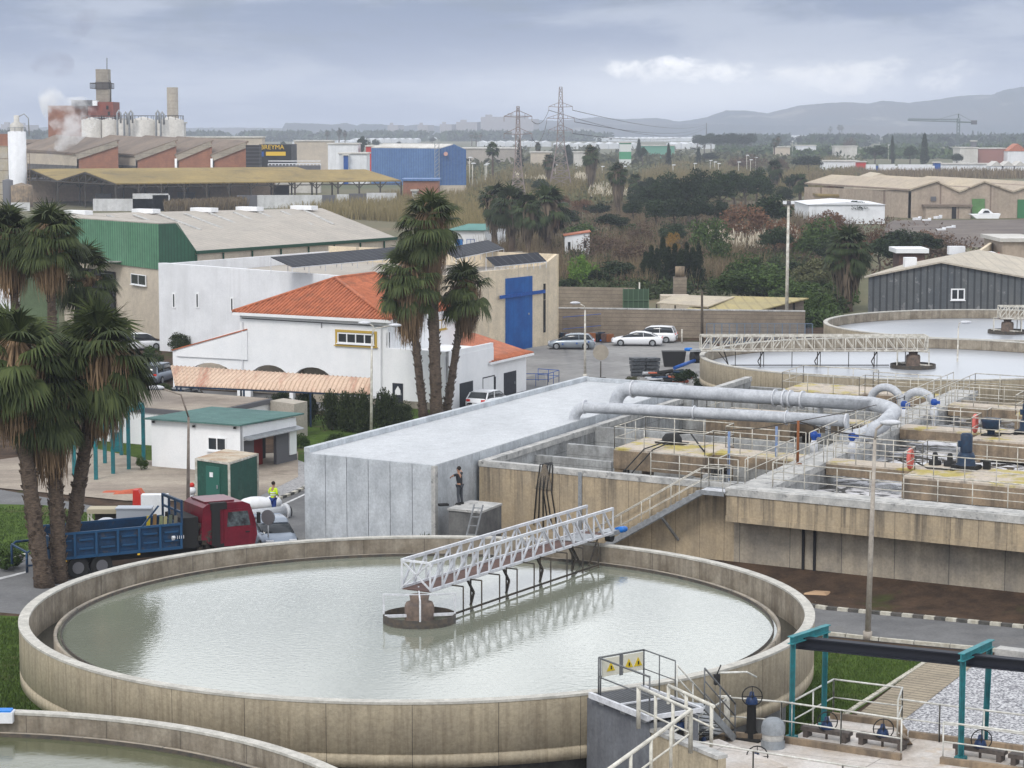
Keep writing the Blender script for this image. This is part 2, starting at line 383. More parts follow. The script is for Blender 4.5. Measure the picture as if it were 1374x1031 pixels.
# a broad bright break in the cloud low over the hills to the right
cl = wnoise(40, 9, 1, .3, 1.7, 1.7, .2, .62)
d1 = wm('POWER', wm('DIVIDE', wm('SUBTRACT', xc, .09), .10), 2)
d2 = wm('POWER', wm('DIVIDE', wm('SUBTRACT', zc, .016), .013), 2)
glow = wm('EXPONENT', wm('MULTIPLY', wm('ADD', d1, d2), -1.0))
base = wmix(wm('MULTIPLY', glow, .85), base, (.86, .89, .95))
def puff(cx, cz, rx, rz, col, amt):
    global base
    e = wm('ADD', wm('POWER', wm('DIVIDE', wm('SUBTRACT', xc, cx), rx), 2), wm('POWER', wm('DIVIDE', wm('SUBTRACT', zc, cz), rz), 2))
    v = wm('ADD', wm('SUBTRACT', 1.0, e), wm('MULTIPLY', wm('SUBTRACT', cl, .5), 6.5))
    base = wmix(wm('MULTIPLY', wmr(v, -.1, 1.9), amt), base, col)
puff(.072, .0245, .034, .0055, (1.2, 1.19, 1.18), .85)
puff(.150, .0215, .045, .0080, (1.0, 1.0, 1.02), .8)
puff(.070, .0275, .02, .003, (1.4, 1.38, 1.36), .6)
dk = wmr(wnoise(13, 8, 1, .4, 3.4, 7.7, .3, .58), .48, .68)
base = wmix(wm('MULTIPLY', wm('MULTIPLY', dk, .8), wmr(zc, .02, .05)), base, (.21, .26, .36))
bg2 = N.new('ShaderNodeBackground'); L.new(base, bg2.inputs['Color']); bg2.inputs['Strength'].default_value = 1.0
ms = N.new('ShaderNodeMixShader'); ms.inputs[0].default_value = .92
L.new(bg.outputs[0], ms.inputs[1]); L.new(bg2.outputs[0], ms.inputs[2]); L.new(ms.outputs[0], N['World Output'].inputs['Surface'])
sl = bpy.data.lights.new('sun', 'SUN'); sl.energy = 1.45; sl.angle = R(16); sl.color = (1, .96, .9)
so = bpy.data.objects.new('sun', sl); COL.objects.link(so)
dv = Vector((math.sin(SUN_AZ)*math.cos(SUN_EL), math.cos(SUN_AZ)*math.cos(SUN_EL), math.sin(SUN_EL)))
so.rotation_euler = (-dv).to_track_quat('-Z', 'Y').to_euler(); so.location = (0, 0, 60)
cd = bpy.data.cameras.new('camera'); cam = bpy.data.objects.new('camera', cd); COL.objects.link(cam); SC.camera = cam
cam.location = (0, 0, H); cam.rotation_euler = (R(90)-TH, 0, 0); cd.sensor_width = 36; cd.lens = 36*F/1374; cd.clip_start = .5; cd.clip_end = 40000
SC.view_settings.view_transform = 'Standard'; SC.view_settings.look = 'None'; SC.view_settings.exposure = .16
SC.cycles.use_denoising = True; SC.cycles.max_bounces = 5; SC.cycles.diffuse_bounces = 3; SC.cycles.glossy_bounces = 3
SC.cycles.transmission_bounces = 2; SC.cycles.volume_bounces = 3; SC.cycles.transparent_max_bounces = 8
SC.cycles.use_adaptive_sampling = True; SC.cycles.adaptive_threshold = .015
SC.cycles.sample_clamp_indirect = 4

# ---------------------------------------------------------------- ground, far country, hills
M_ground = mat('dry_plain_earth', (.13, .115, .065), (.085, .095, .045), .012, rough=1, spots=((.19, .14, .09), .6, .03))
struct('ground', MB().quad((-3200, -140, 0), (3200, -140, 0), (3200, 5250, 0), (-3200, 5250, 0)), M_ground)
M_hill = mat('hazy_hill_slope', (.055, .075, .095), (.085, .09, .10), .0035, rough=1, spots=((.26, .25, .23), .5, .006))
def ridge(name, px, Y, back, m, base=0, jit=0, seed=1):
    """a hill range: traced crest standing at distance Y, sloping down towards us and away behind it"""
    r = random.Random(seed); P = []
    for (x0, y0), (x1, y1) in zip(px[:-1], px[1:]):
        n = max(1, int(abs(x1-x0)/4))
        for k in range(n): P.append((x0+(x1-x0)*k/n, y0+(y1-y0)*k/n+r.uniform(-jit, jit)))
    P.append(px[-1]); rows = []; T = [(-1.0, 0), (-.8, .16), (-.55, .42), (-.3, .72), (-.12, .93), (0, 1), (.3, .8), (.7, .3), (1, 0)]
    for i, (x, y) in enumerate(P):
        c = D(x, y, Y); h = max(2, c[2]); row = []
        for t, s in T:
            jj = (math.sin(i*.55+seed)*.5+math.sin(i*.23+t*5)+math.sin(i*1.3+t*9)*.4)*.07*(1-s) if 0 < s < 1 else 0
            row.append((c[0]*(1+t*back/Y*.2)+r.uniform(-1, 1)*1.5, Y+t*back+r.uniform(-1, 1)*5*(0 < abs(t) < 1), max(0, h*(s+jj))-.5))
        rows.append(row)
    k = len(T); mb = MB(); vs = [v for row in rows for v in row]
    mb.raw(vs, [(i*k+j, (i+1)*k+j, (i+1)*k+j+1, i*k+j+1) for i in range(len(rows)-1) for j in range(k-1)], True)
    return struct(name, mb, m)
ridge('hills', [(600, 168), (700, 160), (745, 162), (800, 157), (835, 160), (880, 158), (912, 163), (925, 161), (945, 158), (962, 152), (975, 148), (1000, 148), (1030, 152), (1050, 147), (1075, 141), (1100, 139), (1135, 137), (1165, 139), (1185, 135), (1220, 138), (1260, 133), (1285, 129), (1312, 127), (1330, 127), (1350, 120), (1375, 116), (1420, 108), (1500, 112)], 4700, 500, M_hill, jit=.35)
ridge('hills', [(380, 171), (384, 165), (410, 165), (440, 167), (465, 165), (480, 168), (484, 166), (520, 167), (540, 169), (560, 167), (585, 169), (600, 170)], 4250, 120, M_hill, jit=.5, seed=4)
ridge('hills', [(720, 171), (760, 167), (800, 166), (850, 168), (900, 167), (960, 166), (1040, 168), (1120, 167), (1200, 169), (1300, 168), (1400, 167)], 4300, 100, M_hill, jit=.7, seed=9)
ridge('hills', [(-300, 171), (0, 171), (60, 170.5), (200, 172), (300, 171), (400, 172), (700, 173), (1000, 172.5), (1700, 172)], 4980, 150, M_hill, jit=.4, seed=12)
# far town on the horizon
M_far = mat('far_town_block', (.30, .28, .28), (.24, .22, .23), .01, rough=1)
town = [(612, 640, 164), (645, 676, 157), (676, 702, 155), (702, 716, 160), (590, 606, 167), (560, 574, 168), (520, 534, 168), (1, 20, 167), (22, 40, 168)]
twn = []
for i, (a, b, y) in enumerate(town):
    p = D(a, y, 4130); q = D(b, y, 4130); hh = p[2]
    t = MB().prism([(p[0], 4130), (q[0], 4130), (q[0]+10, 4160), (p[0]+10, 4160)], 0, hh)
    t.prism([(lerp(p, q, .2)[0], 4135), (lerp(p, q, .5)[0], 4135), (lerp(p, q, .5)[0], 4150), (lerp(p, q, .2)[0], 4150)], hh, hh+4)
    solo('apartment_block', t, M_far, 'far hazy flat topped block, %s of the row' % ['left shoulder', 'middle', 'right end', 'outer right step', 'low left foot', 'left gap', 'far left gap', 'low one at the extreme left edge', 'low one left of the brick tower'][i], 'building', 'far blocks on the horizon')
M_green = mat('plastic_greenhouse_sheet', (.62, .63, .64), (.50, .52, .54), .05, rough=.5, wave=(0, 9, (.45, .47, .5), .12))
r = random.Random(5); k = 0
def greenhouse(x0, x1, y, Y=None, h=4.5, depth=60, m=None, lab='low white plastic greenhouse', cat='greenhouse'):
    global k
    p = G(x0, y); q = G(x1, y); Yb = p[1]; p = (p[0], Yb); q = (q[0], Yb); n = max(1, int((q[0]-p[0])/9)); mb = MB()
    if n > 40: n = 40
    w_ = (q[0]-p[0])/n
    pts = [(p[0], 0)]
    for i in range(n): pts += [(p[0]+w_*i+w_*.001, h*.75), (p[0]+w_*(i+.5), h)]
    pts += [(q[0], h*.75), (q[0], 0)]
    m0 = [(x, Yb, z) for x, z in pts]; m1 = [(x, Yb+depth, z) for x, z in pts]
    mb.hull(m0, m1); k += 1
    return solo('greenhouse', mb, m or M_green, lab, cat, 'greenhouses on the plain')
GH = [(255, 300, 191, 'leftmost pale greenhouse just right of the round chimney'), (300, 385, 190, 'long pale greenhouse behind the black sign building'), (392, 470, 196, 'white greenhouse behind the small red and blue kiosk'), (470, 560, 192, 'white greenhouse left of the blue warehouse roof'), (560, 690, 187, 'long thin white greenhouse far beyond the blue warehouse'), (640, 740, 197, 'white greenhouse behind the two pylons'), (745, 860, 200, 'long white greenhouse right of the taller pylon'), (800, 980, 190, 'widest pale greenhouse behind the green and white block'), (905, 975, 200, 'white greenhouse left of the pine grove'), (820, 940, 184, 'very thin white greenhouse under the far hills'), (1030, 1140, 187, 'thin pale greenhouse under the twin palms'), (1250, 1330, 187, 'thin pale greenhouse behind the tower crane'), (430, 560, 184, 'very thin greenhouse line left of the far blocks'), (60, 66, 187, 'sliver of greenhouse between silo and brick tower'), (0, 14, 190, 'pale greenhouse at the left edge behind the white silo')]
for x0, x1, y, lb in GH: greenhouse(x0, x1, y, lab=lb, h=5.5, depth=110)
# ---------------------------------------------------------------- vegetation makers (numpy)
def unit(v): return v/np.maximum(np.linalg.norm(v, axis=-1, keepdims=True), 1e-9)
def cards(rng, C, size, asp=1.7, up=None, flat=0.0):
    """leaf-sized quads at centres C with random orientation"""
    n = len(C); a = unit(rng.normal(size=(n, 3))); a[:, 2] *= (1-flat); a = unit(a)
    if up is not None: a = unit(a*.35+up)
    b = unit(np.cross(a, rng.normal(size=(n, 3)))); s = (size*rng.uniform(.6, 1.35, n))[:, None]
    P = np.stack([C-a*s*asp/2, C+b*s/2*.9, C+a*s*asp/2, C-b*s/2*.9], 1).reshape(-1, 3)
    return P, np.arange(4*n).reshape(n, 4)
def crown_pts(rng, rad, lumps, per, lump=.38, low=-.5, shape='round'):
    """points spread through clumps inside an ellipsoid of radii rad (centre at origin)"""
    out = []
    for i in range(lumps):
        while True:
            d = rng.normal(size=3); d /= np.linalg.norm(d)
            if d[2] > low: break
        t = rng.uniform(.25, 1)**.5*.78
        c = d*t*np.array(rad)
        if shape == 'cone':
            zz_ = rng.uniform(-1, 1); rr = (1-zz_)/2*.85+.05; th = rng.uniform(0, 6.28); q = rng.uniform(.3, 1)
            c = np.array([math.cos(th)*rr*rad[0]*q, math.sin(th)*rr*rad[1]*q, zz_*rad[2]])
        lr = lump*min(rad)*rng.uniform(.6, 1.25)
        if shape == 'cone': lr *= .5+.5*(1-zz_)/2
        u = unit(rng.normal(size=(per, 3)))*(rng.uniform(.35, 1.05, per)**.6)[:, None]*lr*np.array([1, 1, .8])
        out.append(c+u)
    return np.concatenate(out)
def crown_mesh(name, m, seed, rad, lumps, per, leaf, lump=.38, low=-.5, shape='round', up=None):
    rng = np.random.default_rng(seed); C = crown_pts(rng, rad, lumps, per, lump, low, shape)
    P, Fc = cards(rng, C, leaf, up=up); return npmesh(name, P, Fc, m)
def trunk_mb(h, r, seed, limbs=4, spread=.5, lean=0):
    q = random.Random(seed); mb = MB(); pts = [(q.uniform(-.05, .05)*h*t+lean*t*t, q.uniform(-.05, .05)*h*t, h*t) for t in (0, .25, .5, .75, 1)]
    mb.path(pts, [r*1.25, r, r*.85, r*.7, r*.45], 7)
    for i in range(limbs):
        a = 6.28*i/limbs+q.uniform(-.4, .4); z = h*q.uniform(.45, .85); L_ = h*spread
        mb.path([(0, 0, z), (math.cos(a)*L_*.5, math.sin(a)*L_*.5, z+L_*.45), (math.cos(a)*L_, math.sin(a)*L_, z+L_*.8)], [r*.5, r*.35, r*.12], 5)
    return mb
PROTO = {}
def tree(kind, loc, h, wd, label, cat='tree', group=None, rz=None, th=.3):
    """thing > trunk, crown; crown meshes are shared between trees of one kind"""
    spec = {'dark': (L_dark, (1, 1, 1), 26, 130, .085, .42, -.45, 'round', 'dark_tree'), 'cyp': (L_cyp, (1, 1, 1), 46, 120, .085, .5, -1, 'cone', 'cypress_tree'),
            'hedge': (L_hedge, (1, 1, 1), 34, 190, .07, .45, -1, 'round', 'clipped_bush'), 'mid': (L_mid, (1, 1, 1), 22, 140, .08, .42, -.6, 'round', 'green_shrub'), 'bright': (L_bright, (1, 1, 1), 24, 170, .065, .44, -.6, 'round', 'bright_green_tree'),
            'brown': (L_brown, (1, 1, 1), 26, 90, .055, .42, -.7, 'round', 'bare_tree'), 'rust': (L_rustl, (1, 1, 1), 24, 110, .06, .4, -.7, 'round', 'rusty_bush'), 'gold': (L_gold, (1, 1, 1), 16, 110, .07, .42, -.7, 'round', 'golden_bush'),
            'olive': (L_olive, (1, 1, 1), 22, 120, .075, .42, -.6, 'round', 'olive_scrub_bush'), 'pine': (L_dark, (1, 1, 1), 26, 150, .09, .45, -.5, 'round', 'umbrella_pine')}[kind]
    m, rad, lumps, per, leaf, lump, low, shp, nm = spec; var = rnd.randrange(3); key = (kind, var)
    if key not in PROTO: PROTO[key] = crown_mesh(nm+'_crown', m, 11+var*7+len(PROTO), rad, lumps, per, leaf, lump, low, shp)
    root = thing(nm, label, cat, loc, group); tr = h*(.45 if kind in ('pine',) else .28 if kind in ('dark', 'brown') else .12)
    if kind in ('hedge', 'mid', 'rust', 'olive', 'bright', 'gold', 'brown'): tr = -h*.14
    if kind == 'pine': tr = h*.34
    tk = ('t', kind)
    if tk not in PROTO:
        PROTO[tk] = trunk_mb(1, .035, 3, 4, .3); PROTO[tk].build('x', M_wood, None, (0, 0, 0)); ob = COL.objects[-1]; PROTO[tk] = ob.data; bpy.data.objects.remove(ob)
    link('trunk', PROTO[tk], (0, 0, 0), root, 0, (h*.9 if kind != 'pine' else h*.7, h*.9 if kind != 'pine' else h*.7, (tr+h*.35)))
    ch = (h-tr)/2
    c = link('crown', PROTO[key], (0, 0, tr+ch), root, rnd.uniform(0, 6.28) if rz is None else rz, (wd/2, wd/2, ch))
    return root
# ---- fan palms
def palm_meshes(seed, Rc, nfr=62, nl=22, lean=0.0, wl=.045, leafm=None, drop=1.0):
    rng = np.random.default_rng(seed); V_ = []; F_ = []; off = 0
    for i in range(nfr):
        az = rng.uniform(0, 2*np.pi); q = (i+.5)/nfr; el = np.radians(82-q*130*drop+rng.uniform(-8, 8))
        d = np.array([np.cos(az)*np.cos(el), np.sin(az)*np.cos(el), np.sin(el)])
        Lp = Rc*rng.uniform(.42, .62); sag = np.array([0, 0, -1.0])*Lp*(.12+.25*q)
        e = d*Lp+sag; fw = unit(d+np.array([0, 0, -.35-.5*q])); side = unit(np.cross(fw, [0, 0, 1.0])+rng.normal(size=3)*.12); nr = np.cross(side, fw)
        # petiole
        w_ = side*.02*Rc/2
        V_.append(np.array([-w_, w_, e+w_, e-w_])); F_.append(np.array([[0, 1, 2, 3]])+off); off += 4
        ang = np.linspace(-1.5, 1.5, nl)+rng.normal(size=nl)*.04; Lb = Rc*rng.uniform(.50, .62)*(1-.22*(np.abs(ang)/1.5)**2)
        dirs = np.cos(ang)[:, None]*fw+np.sin(ang)[:, None]*side+nr*(.18*np.cos(ang))[:, None]; dirs = unit(dirs)
        perp = unit(np.cross(dirs, nr)); hw = wl*Rc/2
        m1 = e+dirs*(Lb*.55)[:, None]; tip = m1+unit(dirs+np.array([0, 0, -1.0])*(.55+.7*q+rng.uniform(0, .4, nl))[:, None])*(Lb*.5)[:, None]
        P = np.stack([np.repeat(e[None], nl, 0)-perp*hw*.3, np.repeat(e[None], nl, 0)+perp*hw*.3, m1+perp*hw, m1-perp*hw, tip+perp*hw*.1, tip-perp*hw*.1], 1).reshape(-1, 3)
        b = np.arange(nl)[:, None]*6+off
        V_.append(P); F_.append(b+np.array([[0, 1, 2, 3]])); F_.append(b+np.array([[3, 2, 4, 5]])); off += 6*nl
    return npmesh('palm_crown', np.concatenate(V_), np.concatenate(F_), leafm or L_palm)
def skirt_mesh(seed, Rs, Ls, n=420, m=None, w=.07):
    rng = np.random.default_rng(seed); th = rng.uniform(0, 6.28, n); t = rng.uniform(0, 1, n)
    r0 = Rs*(1-.42*t)*rng.uniform(.35, 1.05, n); z0 = .15*Ls-t*Ls*.62; ln = Ls*rng.uniform(.25, .5, n)
    d = np.stack([np.cos(th), np.sin(th), np.zeros(n)], 1); s = np.stack([-np.sin(th), np.cos(th), np.zeros(n)], 1)
    P0 = d*(r0*.3)[:, None]; P0[:, 2] = z0+.12*Ls; P1 = d*r0[:, None]; P1[:, 2] = z0-.08*Ls; P2 = d*(r0*.86)[:, None]; P2[:, 2] = z0-ln
    P2[:, :2] += rng.normal(size=(n, 2))*Rs*.08; sw = s*w/2*rng.uniform(.6, 1.5, n)[:, None]
    Vv = np.stack([P0-sw*.4, P0+sw*.4, P1+sw, P1-sw, P2+sw*.25, P2-sw*.25], 1).reshape(-1, 3); b = np.arange(n)[:, None]*6
    return npmesh('dead_frond_skirt', Vv, np.concatenate([b+np.array([[0, 1, 2, 3]]), b+np.array([[3, 2, 4, 5]])]), m or L_palmd)
def palm_trunk(base, top, r0, r1, seed, boots=160):
    q = random.Random(seed); b = Vector(base); t = Vector(top); mb = MB(); n = 14
    bend = Vector((q.uniform(-.15, .15), q.uniform(-.15, .15), 0)); pts = []; rs = []
    for i in range(n+1):
        s = i/n; pts.append(b.lerp(t, s)+bend*math.sin(s*math.pi)); rs.append((r0*1.35 if i == 0 else r0+(r1-r0)*s)*(1+.06*((i % 2)*2-1)))
    mb.path(pts, rs, 10)
    for i in range(boots):   # old leaf bases
        s = q.uniform(.02, 1); p = b.lerp(t, s)+bend*math.sin(s*math.pi); a = q.uniform(0, 6.28); rr = r0+(r1-r0)*s
        d = Vector((math.cos(a), math.sin(a), 0)); c = p+d*rr*.95
        mb.bar(c-Vector((0, 0, .07)), c+d*.09+Vector((0, 0, .10)), .13, .04, up=d)
    return mb
def palm(bpx, zbase, toppx, Rc, skirt, label, group, Y=None, nfr=62, nl=22, seed=1, r=.24, Rs=None, leafm=None, deadm=None, boots=150, squash=1.0, name='fan_palm', drop=1.0, ns=420, sw=.07, wl=.045, flare=1.0):
    base = G(bpx[0], bpx[1], zbase) if Y is None else zz(D(bpx[0], bpx[1], Y), zbase)
    top = D(toppx[0], toppx[1], base[1]+.3); root = thing(name, label, 'palm tree', base, group)
    local(root); tl = Vector(top)-Vector(base)
    tb = palm_trunk((0, 0, -.1), tl, r, r*.72, seed, boots).build('trunk', M_bark, root); tb.location = (0, 0, 0)
    key = ('pc', seed % 4, nfr, nl, leafm.name if leafm else '', drop, wl)
    if key not in PROTO: PROTO[key] = palm_meshes(seed, 1.0, nfr, nl, leafm=leafm, drop=drop, wl=wl)
    link('crown', PROTO[key], tl, root, rnd.uniform(0, 6), (Rc, Rc, Rc*squash))
    if skirt: link('dead_frond_skirt', skirt_mesh(seed, Rs or Rc*.55, skirt, ns, deadm, sw), tl, root)
    return root
def leafmass(name, pts, size, m, up=None, asp=1.7, seed=3):
    rng = np.random.default_rng(seed); P, Fc = cards(rng, pts, size, asp, up); return npmesh(name, P, Fc, m)
def blades(name, base, h, w, m, seed=3, lean=.25, nseg=1):
    rng = np.random.default_rng(seed); n = len(base); hh = (h*rng.uniform(.55, 1.2, n))[:, None]
    d = rng.normal(size=(n, 3))*lean; d[:, 2] = 1; d = unit(d); th = rng.uniform(0, 3.14, n); s = np.stack([np.cos(th), np.sin(th), np.zeros(n)], 1)*w/2
    P = np.stack([base-s, base+s, base+d*hh+s*.25, base+d*hh-s*.25], 1).reshape(-1, 3)
    return npmesh(name, P, np.arange(4*n).reshape(n, 4), m)
def inpoly(pts, poly):
    x, y = pts[:, 0], pts[:, 1]; r_ = np.zeros(len(pts), bool); n = len(poly)
    for i in range(n):
        x0, y0 = poly[i]; x1, y1 = poly[(i+1) % n]
        c = ((y0 > y) != (y1 > y)) & (x < (x1-x0)*(y-y0)/(y1-y0+1e-12)+x0); r_ ^= c
    return r_
def scatter(poly, n, seed=1, clump=None, z=0.0):
    """points on the ground inside a region outlined on the photo, evenly dense as the region is seen"""
    rng = np.random.default_rng(seed); a = np.array(poly, float); lo = a.min(0); hi = a.max(0); out = []
    while sum(map(len, out)) < n:
        p = rng.uniform(lo, hi, (n*2, 2))
        if clump:
            f = np.sin(p[:, 0]*clump+seed)+np.sin(p[:, 1]*clump*3.1+seed*2)+np.sin(p[:, 0]*clump*2.3+p[:, 1]*clump*4)+rng.normal(size=len(p))*.7
            p = p[f > -.2]
        out.append(p[inpoly(p, poly)])
    p = np.concatenate(out)[:n]; u = (p[:, 0]-CX)/F; v = (CY-p[:, 1])/F; dy = math.cos(TH)+v*math.sin(TH); dz = -math.sin(TH)+v*math.cos(TH); t = (z-H)/dz
    return np.stack([u*t, dy*t, np.full(len(p), z)], 1)
# ---------------------------------------------------------------- railings and round tanks
def rail_mb(pts, h=1.1, sp=1.6, r=.028, mid=(.55,), posts=True, mb=None):
    mb = mb or MB()
    for p, q in zip(pts[:-1], pts[1:]):
        for hh in (h,)+tuple(mid): mb.tube(add(p, (0, 0, hh)), add(q, (0, 0, hh)), r if hh == h else r*.75, 5)
        n = max(1, round(dist(p, q)/sp))
        if posts:
            for i in range(n+1): c = lerp(p, q, i/n); mb.tube(c, add(c, (0, 0, h)), r*.85, 5)
    return mb
def railing(pts, parent, m=None, name='railing', **k): return rail_mb(pts, **k).build(name, m or M_rail, parent)
def clarifier(c, Rr, label, wmat, wz=3.42, zt=4.0, gut=True, wR=1.35, group='round settling tanks'):
    t = thing('settling_tank', label, 'tank', (c[0], c[1], 0), group); cc = (c[0], c[1], 0)
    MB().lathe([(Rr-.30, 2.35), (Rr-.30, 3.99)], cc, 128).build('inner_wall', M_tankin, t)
    MB().lathe([(Rr, 3.96), (Rr, 2.52), (Rr-.03, 2.50), (Rr-.03, 2.46), (Rr, 2.44), (Rr, 2.1), (Rr-.9, 2.08)], cc, 128).build('outer_wall', M_tank, t)
    MB().lathe([(Rr+.02, 3.93), (Rr+.02, 4.0), (Rr-.32, 4.0), (Rr-.32, 3.93)], cc, 128, smooth=False).build('rim', M_rim, t)
    MB().lathe([(Rr-.9, 0), (Rr-.9, 2.09)], cc, 96).build('base', M_base, t)
    if gut:
        MB().lathe([(Rr-.30, 2.9), (Rr-wR+.25, 2.9)], cc, 96).build('gutter_water', M_wd, t)
        MB().lathe([(Rr-wR+.25, 2.8), (Rr-wR+.25, wz+.08), (Rr-wR+.14, wz+.08), (Rr-wR+.14, 2.8)], cc, 128).build('weir_wall', M_grey, t)
        MB().lathe([(Rr-wR+.03, 2.9), (Rr-wR+.03, wz+.10), (Rr-wR, wz+.10), (Rr-wR, 2.9)], cc, 128).build('scum_baffle', M_blk, t)
    else:
        MB().lathe([(Rr-.30, wz+.02), (Rr-.34, wz+.02), (Rr-.34, wz-.2)], cc, 96).build('waterline_ring', M_blk, t)
    pts = [(c[0]+(Rr-.31)*math.cos(6.2832*i/96), c[1]+(Rr-.31)*math.sin(6.2832*i/96), wz) for i in range(96)]
    if gut: pts = [(c[0]+(Rr-wR+.13)*math.cos(6.2832*i/96), c[1]+(Rr-wR+.13)*math.sin(6.2832*i/96), wz) for i in range(96)]
    MB().quad(*pts).build('water', wmat, t); return t
def bridge(c, ang, s0, s1, n0, n1, zd, h, panels, label, frames=9, hubr=1.2, wz=3.42, steel=None, drive=True, fr_n=.45):
    d = (math.cos(ang), math.sin(ang), 0); n = (math.sin(ang), -math.cos(ang), 0); steel = steel or M_steelw
    def Q(s, k, z): return (c[0]+d[0]*s+n[0]*k, c[1]+d[1]*s+n[1]*k, z)
    t = thing('scraper_bridge', label, 'scraper bridge', (c[0], c[1], wz), 'scraper bridges on the round tanks')
    MB().hull([Q(s0, n0, zd-.04), Q(s1, n0, zd-.04), Q(s1, n1, zd-.04), Q(s0, n1, zd-.04)], [Q(s0, n0, zd), Q(s1, n0, zd), Q(s1, n1, zd), Q(s0, n1, zd)]).build('walkway_deck', M_rust, t)
    for k in (n0, n1):
        mb = MB(); st = (s1-s0)/panels
        mb.bar(Q(s0, k, zd+.03), Q(s1, k, zd+.03), .09); mb.bar(Q(s0, k, zd+h), Q(s1, k, zd+h), .10)
        for i in range(panels+1):
            mb.bar(Q(s0+st*i, k, zd+.03), Q(s0+st*i, k, zd+h), .065)
            if i < panels:
                a, b = (zd+.05, zd+h) if i < panels*.55 else (zd+h, zd+.05)
                mb.bar(Q(s0+st*i, k, a), Q(s0+st*(i+1), k, b), .06)
        mb.build('side_truss', steel, t)
    mb = MB(); mb.bar(Q(s0, n0, zd+h), Q(s0, n1, zd+h), .07); mb.bar(Q(s0, n0, zd+.05), Q(s0, n1, zd+h), .05); mb.bar(Q(s0, n0, zd+h), Q(s0, n1, zd+.05), .05)
    mb.build('end_frame', steel, t)
    MB().lathe([(0, zd-.05), (.34, zd-.05), (.30, zd-.28), (.45, zd-.30), (.50, zd-.42), (.50, wz-.3)], (c[0], c[1], 0), 24).build('centre_column', M_col, t)
    MB().lathe([(hubr-.03, wz-.2), (hubr-.03, wz+.27), (hubr+.03, wz+.27), (hubr+.03, wz-.2)], (c[0], c[1], 0), 40).build('scum_ring', M_blk, t)
    mb = MB()
    for i in range(4):
        a = ang+.6+i*1.57; p = (c[0]+hubr*math.cos(a), c[1]+hubr*math.sin(a), wz+.25); mb.bar(p, add(p, (0, 0, zd-wz-.25)), .06); mb.bar(add(p, (0, 0, zd-wz-.27)), (c[0], c[1], zd-.06), .05)
    mb.bar((c[0]+hubr*math.cos(ang+2.4), c[1]+hubr*math.sin(ang+2.4), wz+.25), (c[0]+hubr*math.cos(ang-1), c[1]+hubr*math.sin(ang-1), wz+.25), .09)
    mb.build('hanger', steel, t)
    mb = MB(); kn = n1+fr_n; L_ = s1-s0
    mb.bar(Q(hubr, kn, wz+.10), Q(s0+L_*.86, kn, wz+.10), .06)
    for i in range(frames):
        s = s0+1.3+(L_*.84-1.3)*i/(frames-1)
        mb.bar(Q(s, n1, zd), Q(s, kn+.05, zd), .045); mb.bar(Q(s, kn+.05, zd), Q(s, kn+.05, wz-.3), .05)
        if i % 2 == 1:
            mb.bar(Q(s, n1-.1, zd), Q(s+.45, n1-.1, wz+.4), .07); mb.bar(Q(s+.45, n1-.1, wz+.4), Q(s+.1, n1-.1, wz-.3), .07); mb.bar(Q(s+.25, n1-.1, zd), Q(s+.25, n1-.1, wz-.3), .06)
    mb.bar(Q(s1-1.2, n1, zd), Q(s1-2.1, n1+.1, wz+.05), .05); mb.bar(Q(s1-1.6, n0, zd), Q(s1-2.1, n1-.1, wz-.2), .07)
    mb.build('scraper_frame', M_blk, t)
    if drive:
        e = s1+.35; m0 = (n0+n1)/2
        mb = MB(); mb.box(Q(e-.1, m0+.3, zd-.02), (.9, .55, .16), ang); mb.box(Q(s1-1.6, m0, zd+.03), (1.6, .9, .03), ang); mb.build('drive_carriage', M_galv, t)
        mb = MB(); q = Q(s1+.25, m0+.3, zd-.2); mb.path([Q(s1+.25, m0+.18, zd-.2), Q(s1+.25, m0+.42, zd-.2)], .19, 14); mb.build('wheel', M_black, t)
        mb = MB(); mb.path([Q(e+.2, m0+.45, zd+.02), Q(e+.62, m0+.55, zd+.02)], .13, 12); mb.path([Q(e+.6, m0+.55, zd+.02), Q(e+.72, m0+.58, zd+.02)], .10, 10); mb.build('motor', mat('bright_blue_motor', (.01, .16, .55), rough=.4), t)
    return t
T1 = (-3.12, 76.0); clarifier(T1, 13.2, 'large round concrete tank in the foreground, full to a pale green surface', M_w1)
bridge(T1, math.atan2(.859, .512), .45, 13.45, -1.0, .15, 4.38, .97, 17, 'white lattice bridge over the nearest whole round tank')
T0 = (-15.4, 48.9); clarifier(T0, 13.2, 'round concrete tank cut off by the bottom left corner of the photo', M_w0, wR=.75)
T2 = (28.1, 160.0); clarifier(T2, 14.9, 'round tank with rusty streaks behind the silver pipes, long lattice bridge on its left half', M_w2, gut=False, wz=3.2)
bridge(T2, math.pi, -.9, 14.9, -.6, .6, 4.42, 1.05, 22, 'long cream lattice bridge lying across the left half of the middle tank', frames=7, hubr=1.55, wz=3.2, steel=M_rail, fr_n=.2)
T3 = (40.5, 187.0); clarifier(T3, 14.9, 'farthest round tank in front of the dark grey metal shed', M_w2, gut=False, wz=3.2)
bridge(T3, 0.0, -.7, 15.0, -.6, .6, 4.42, 1.0, 22, 'lattice bridge cut by the right edge on the farthest round tank', frames=7, hubr=1.55, wz=3.2, steel=M_rail, fr_n=.2)
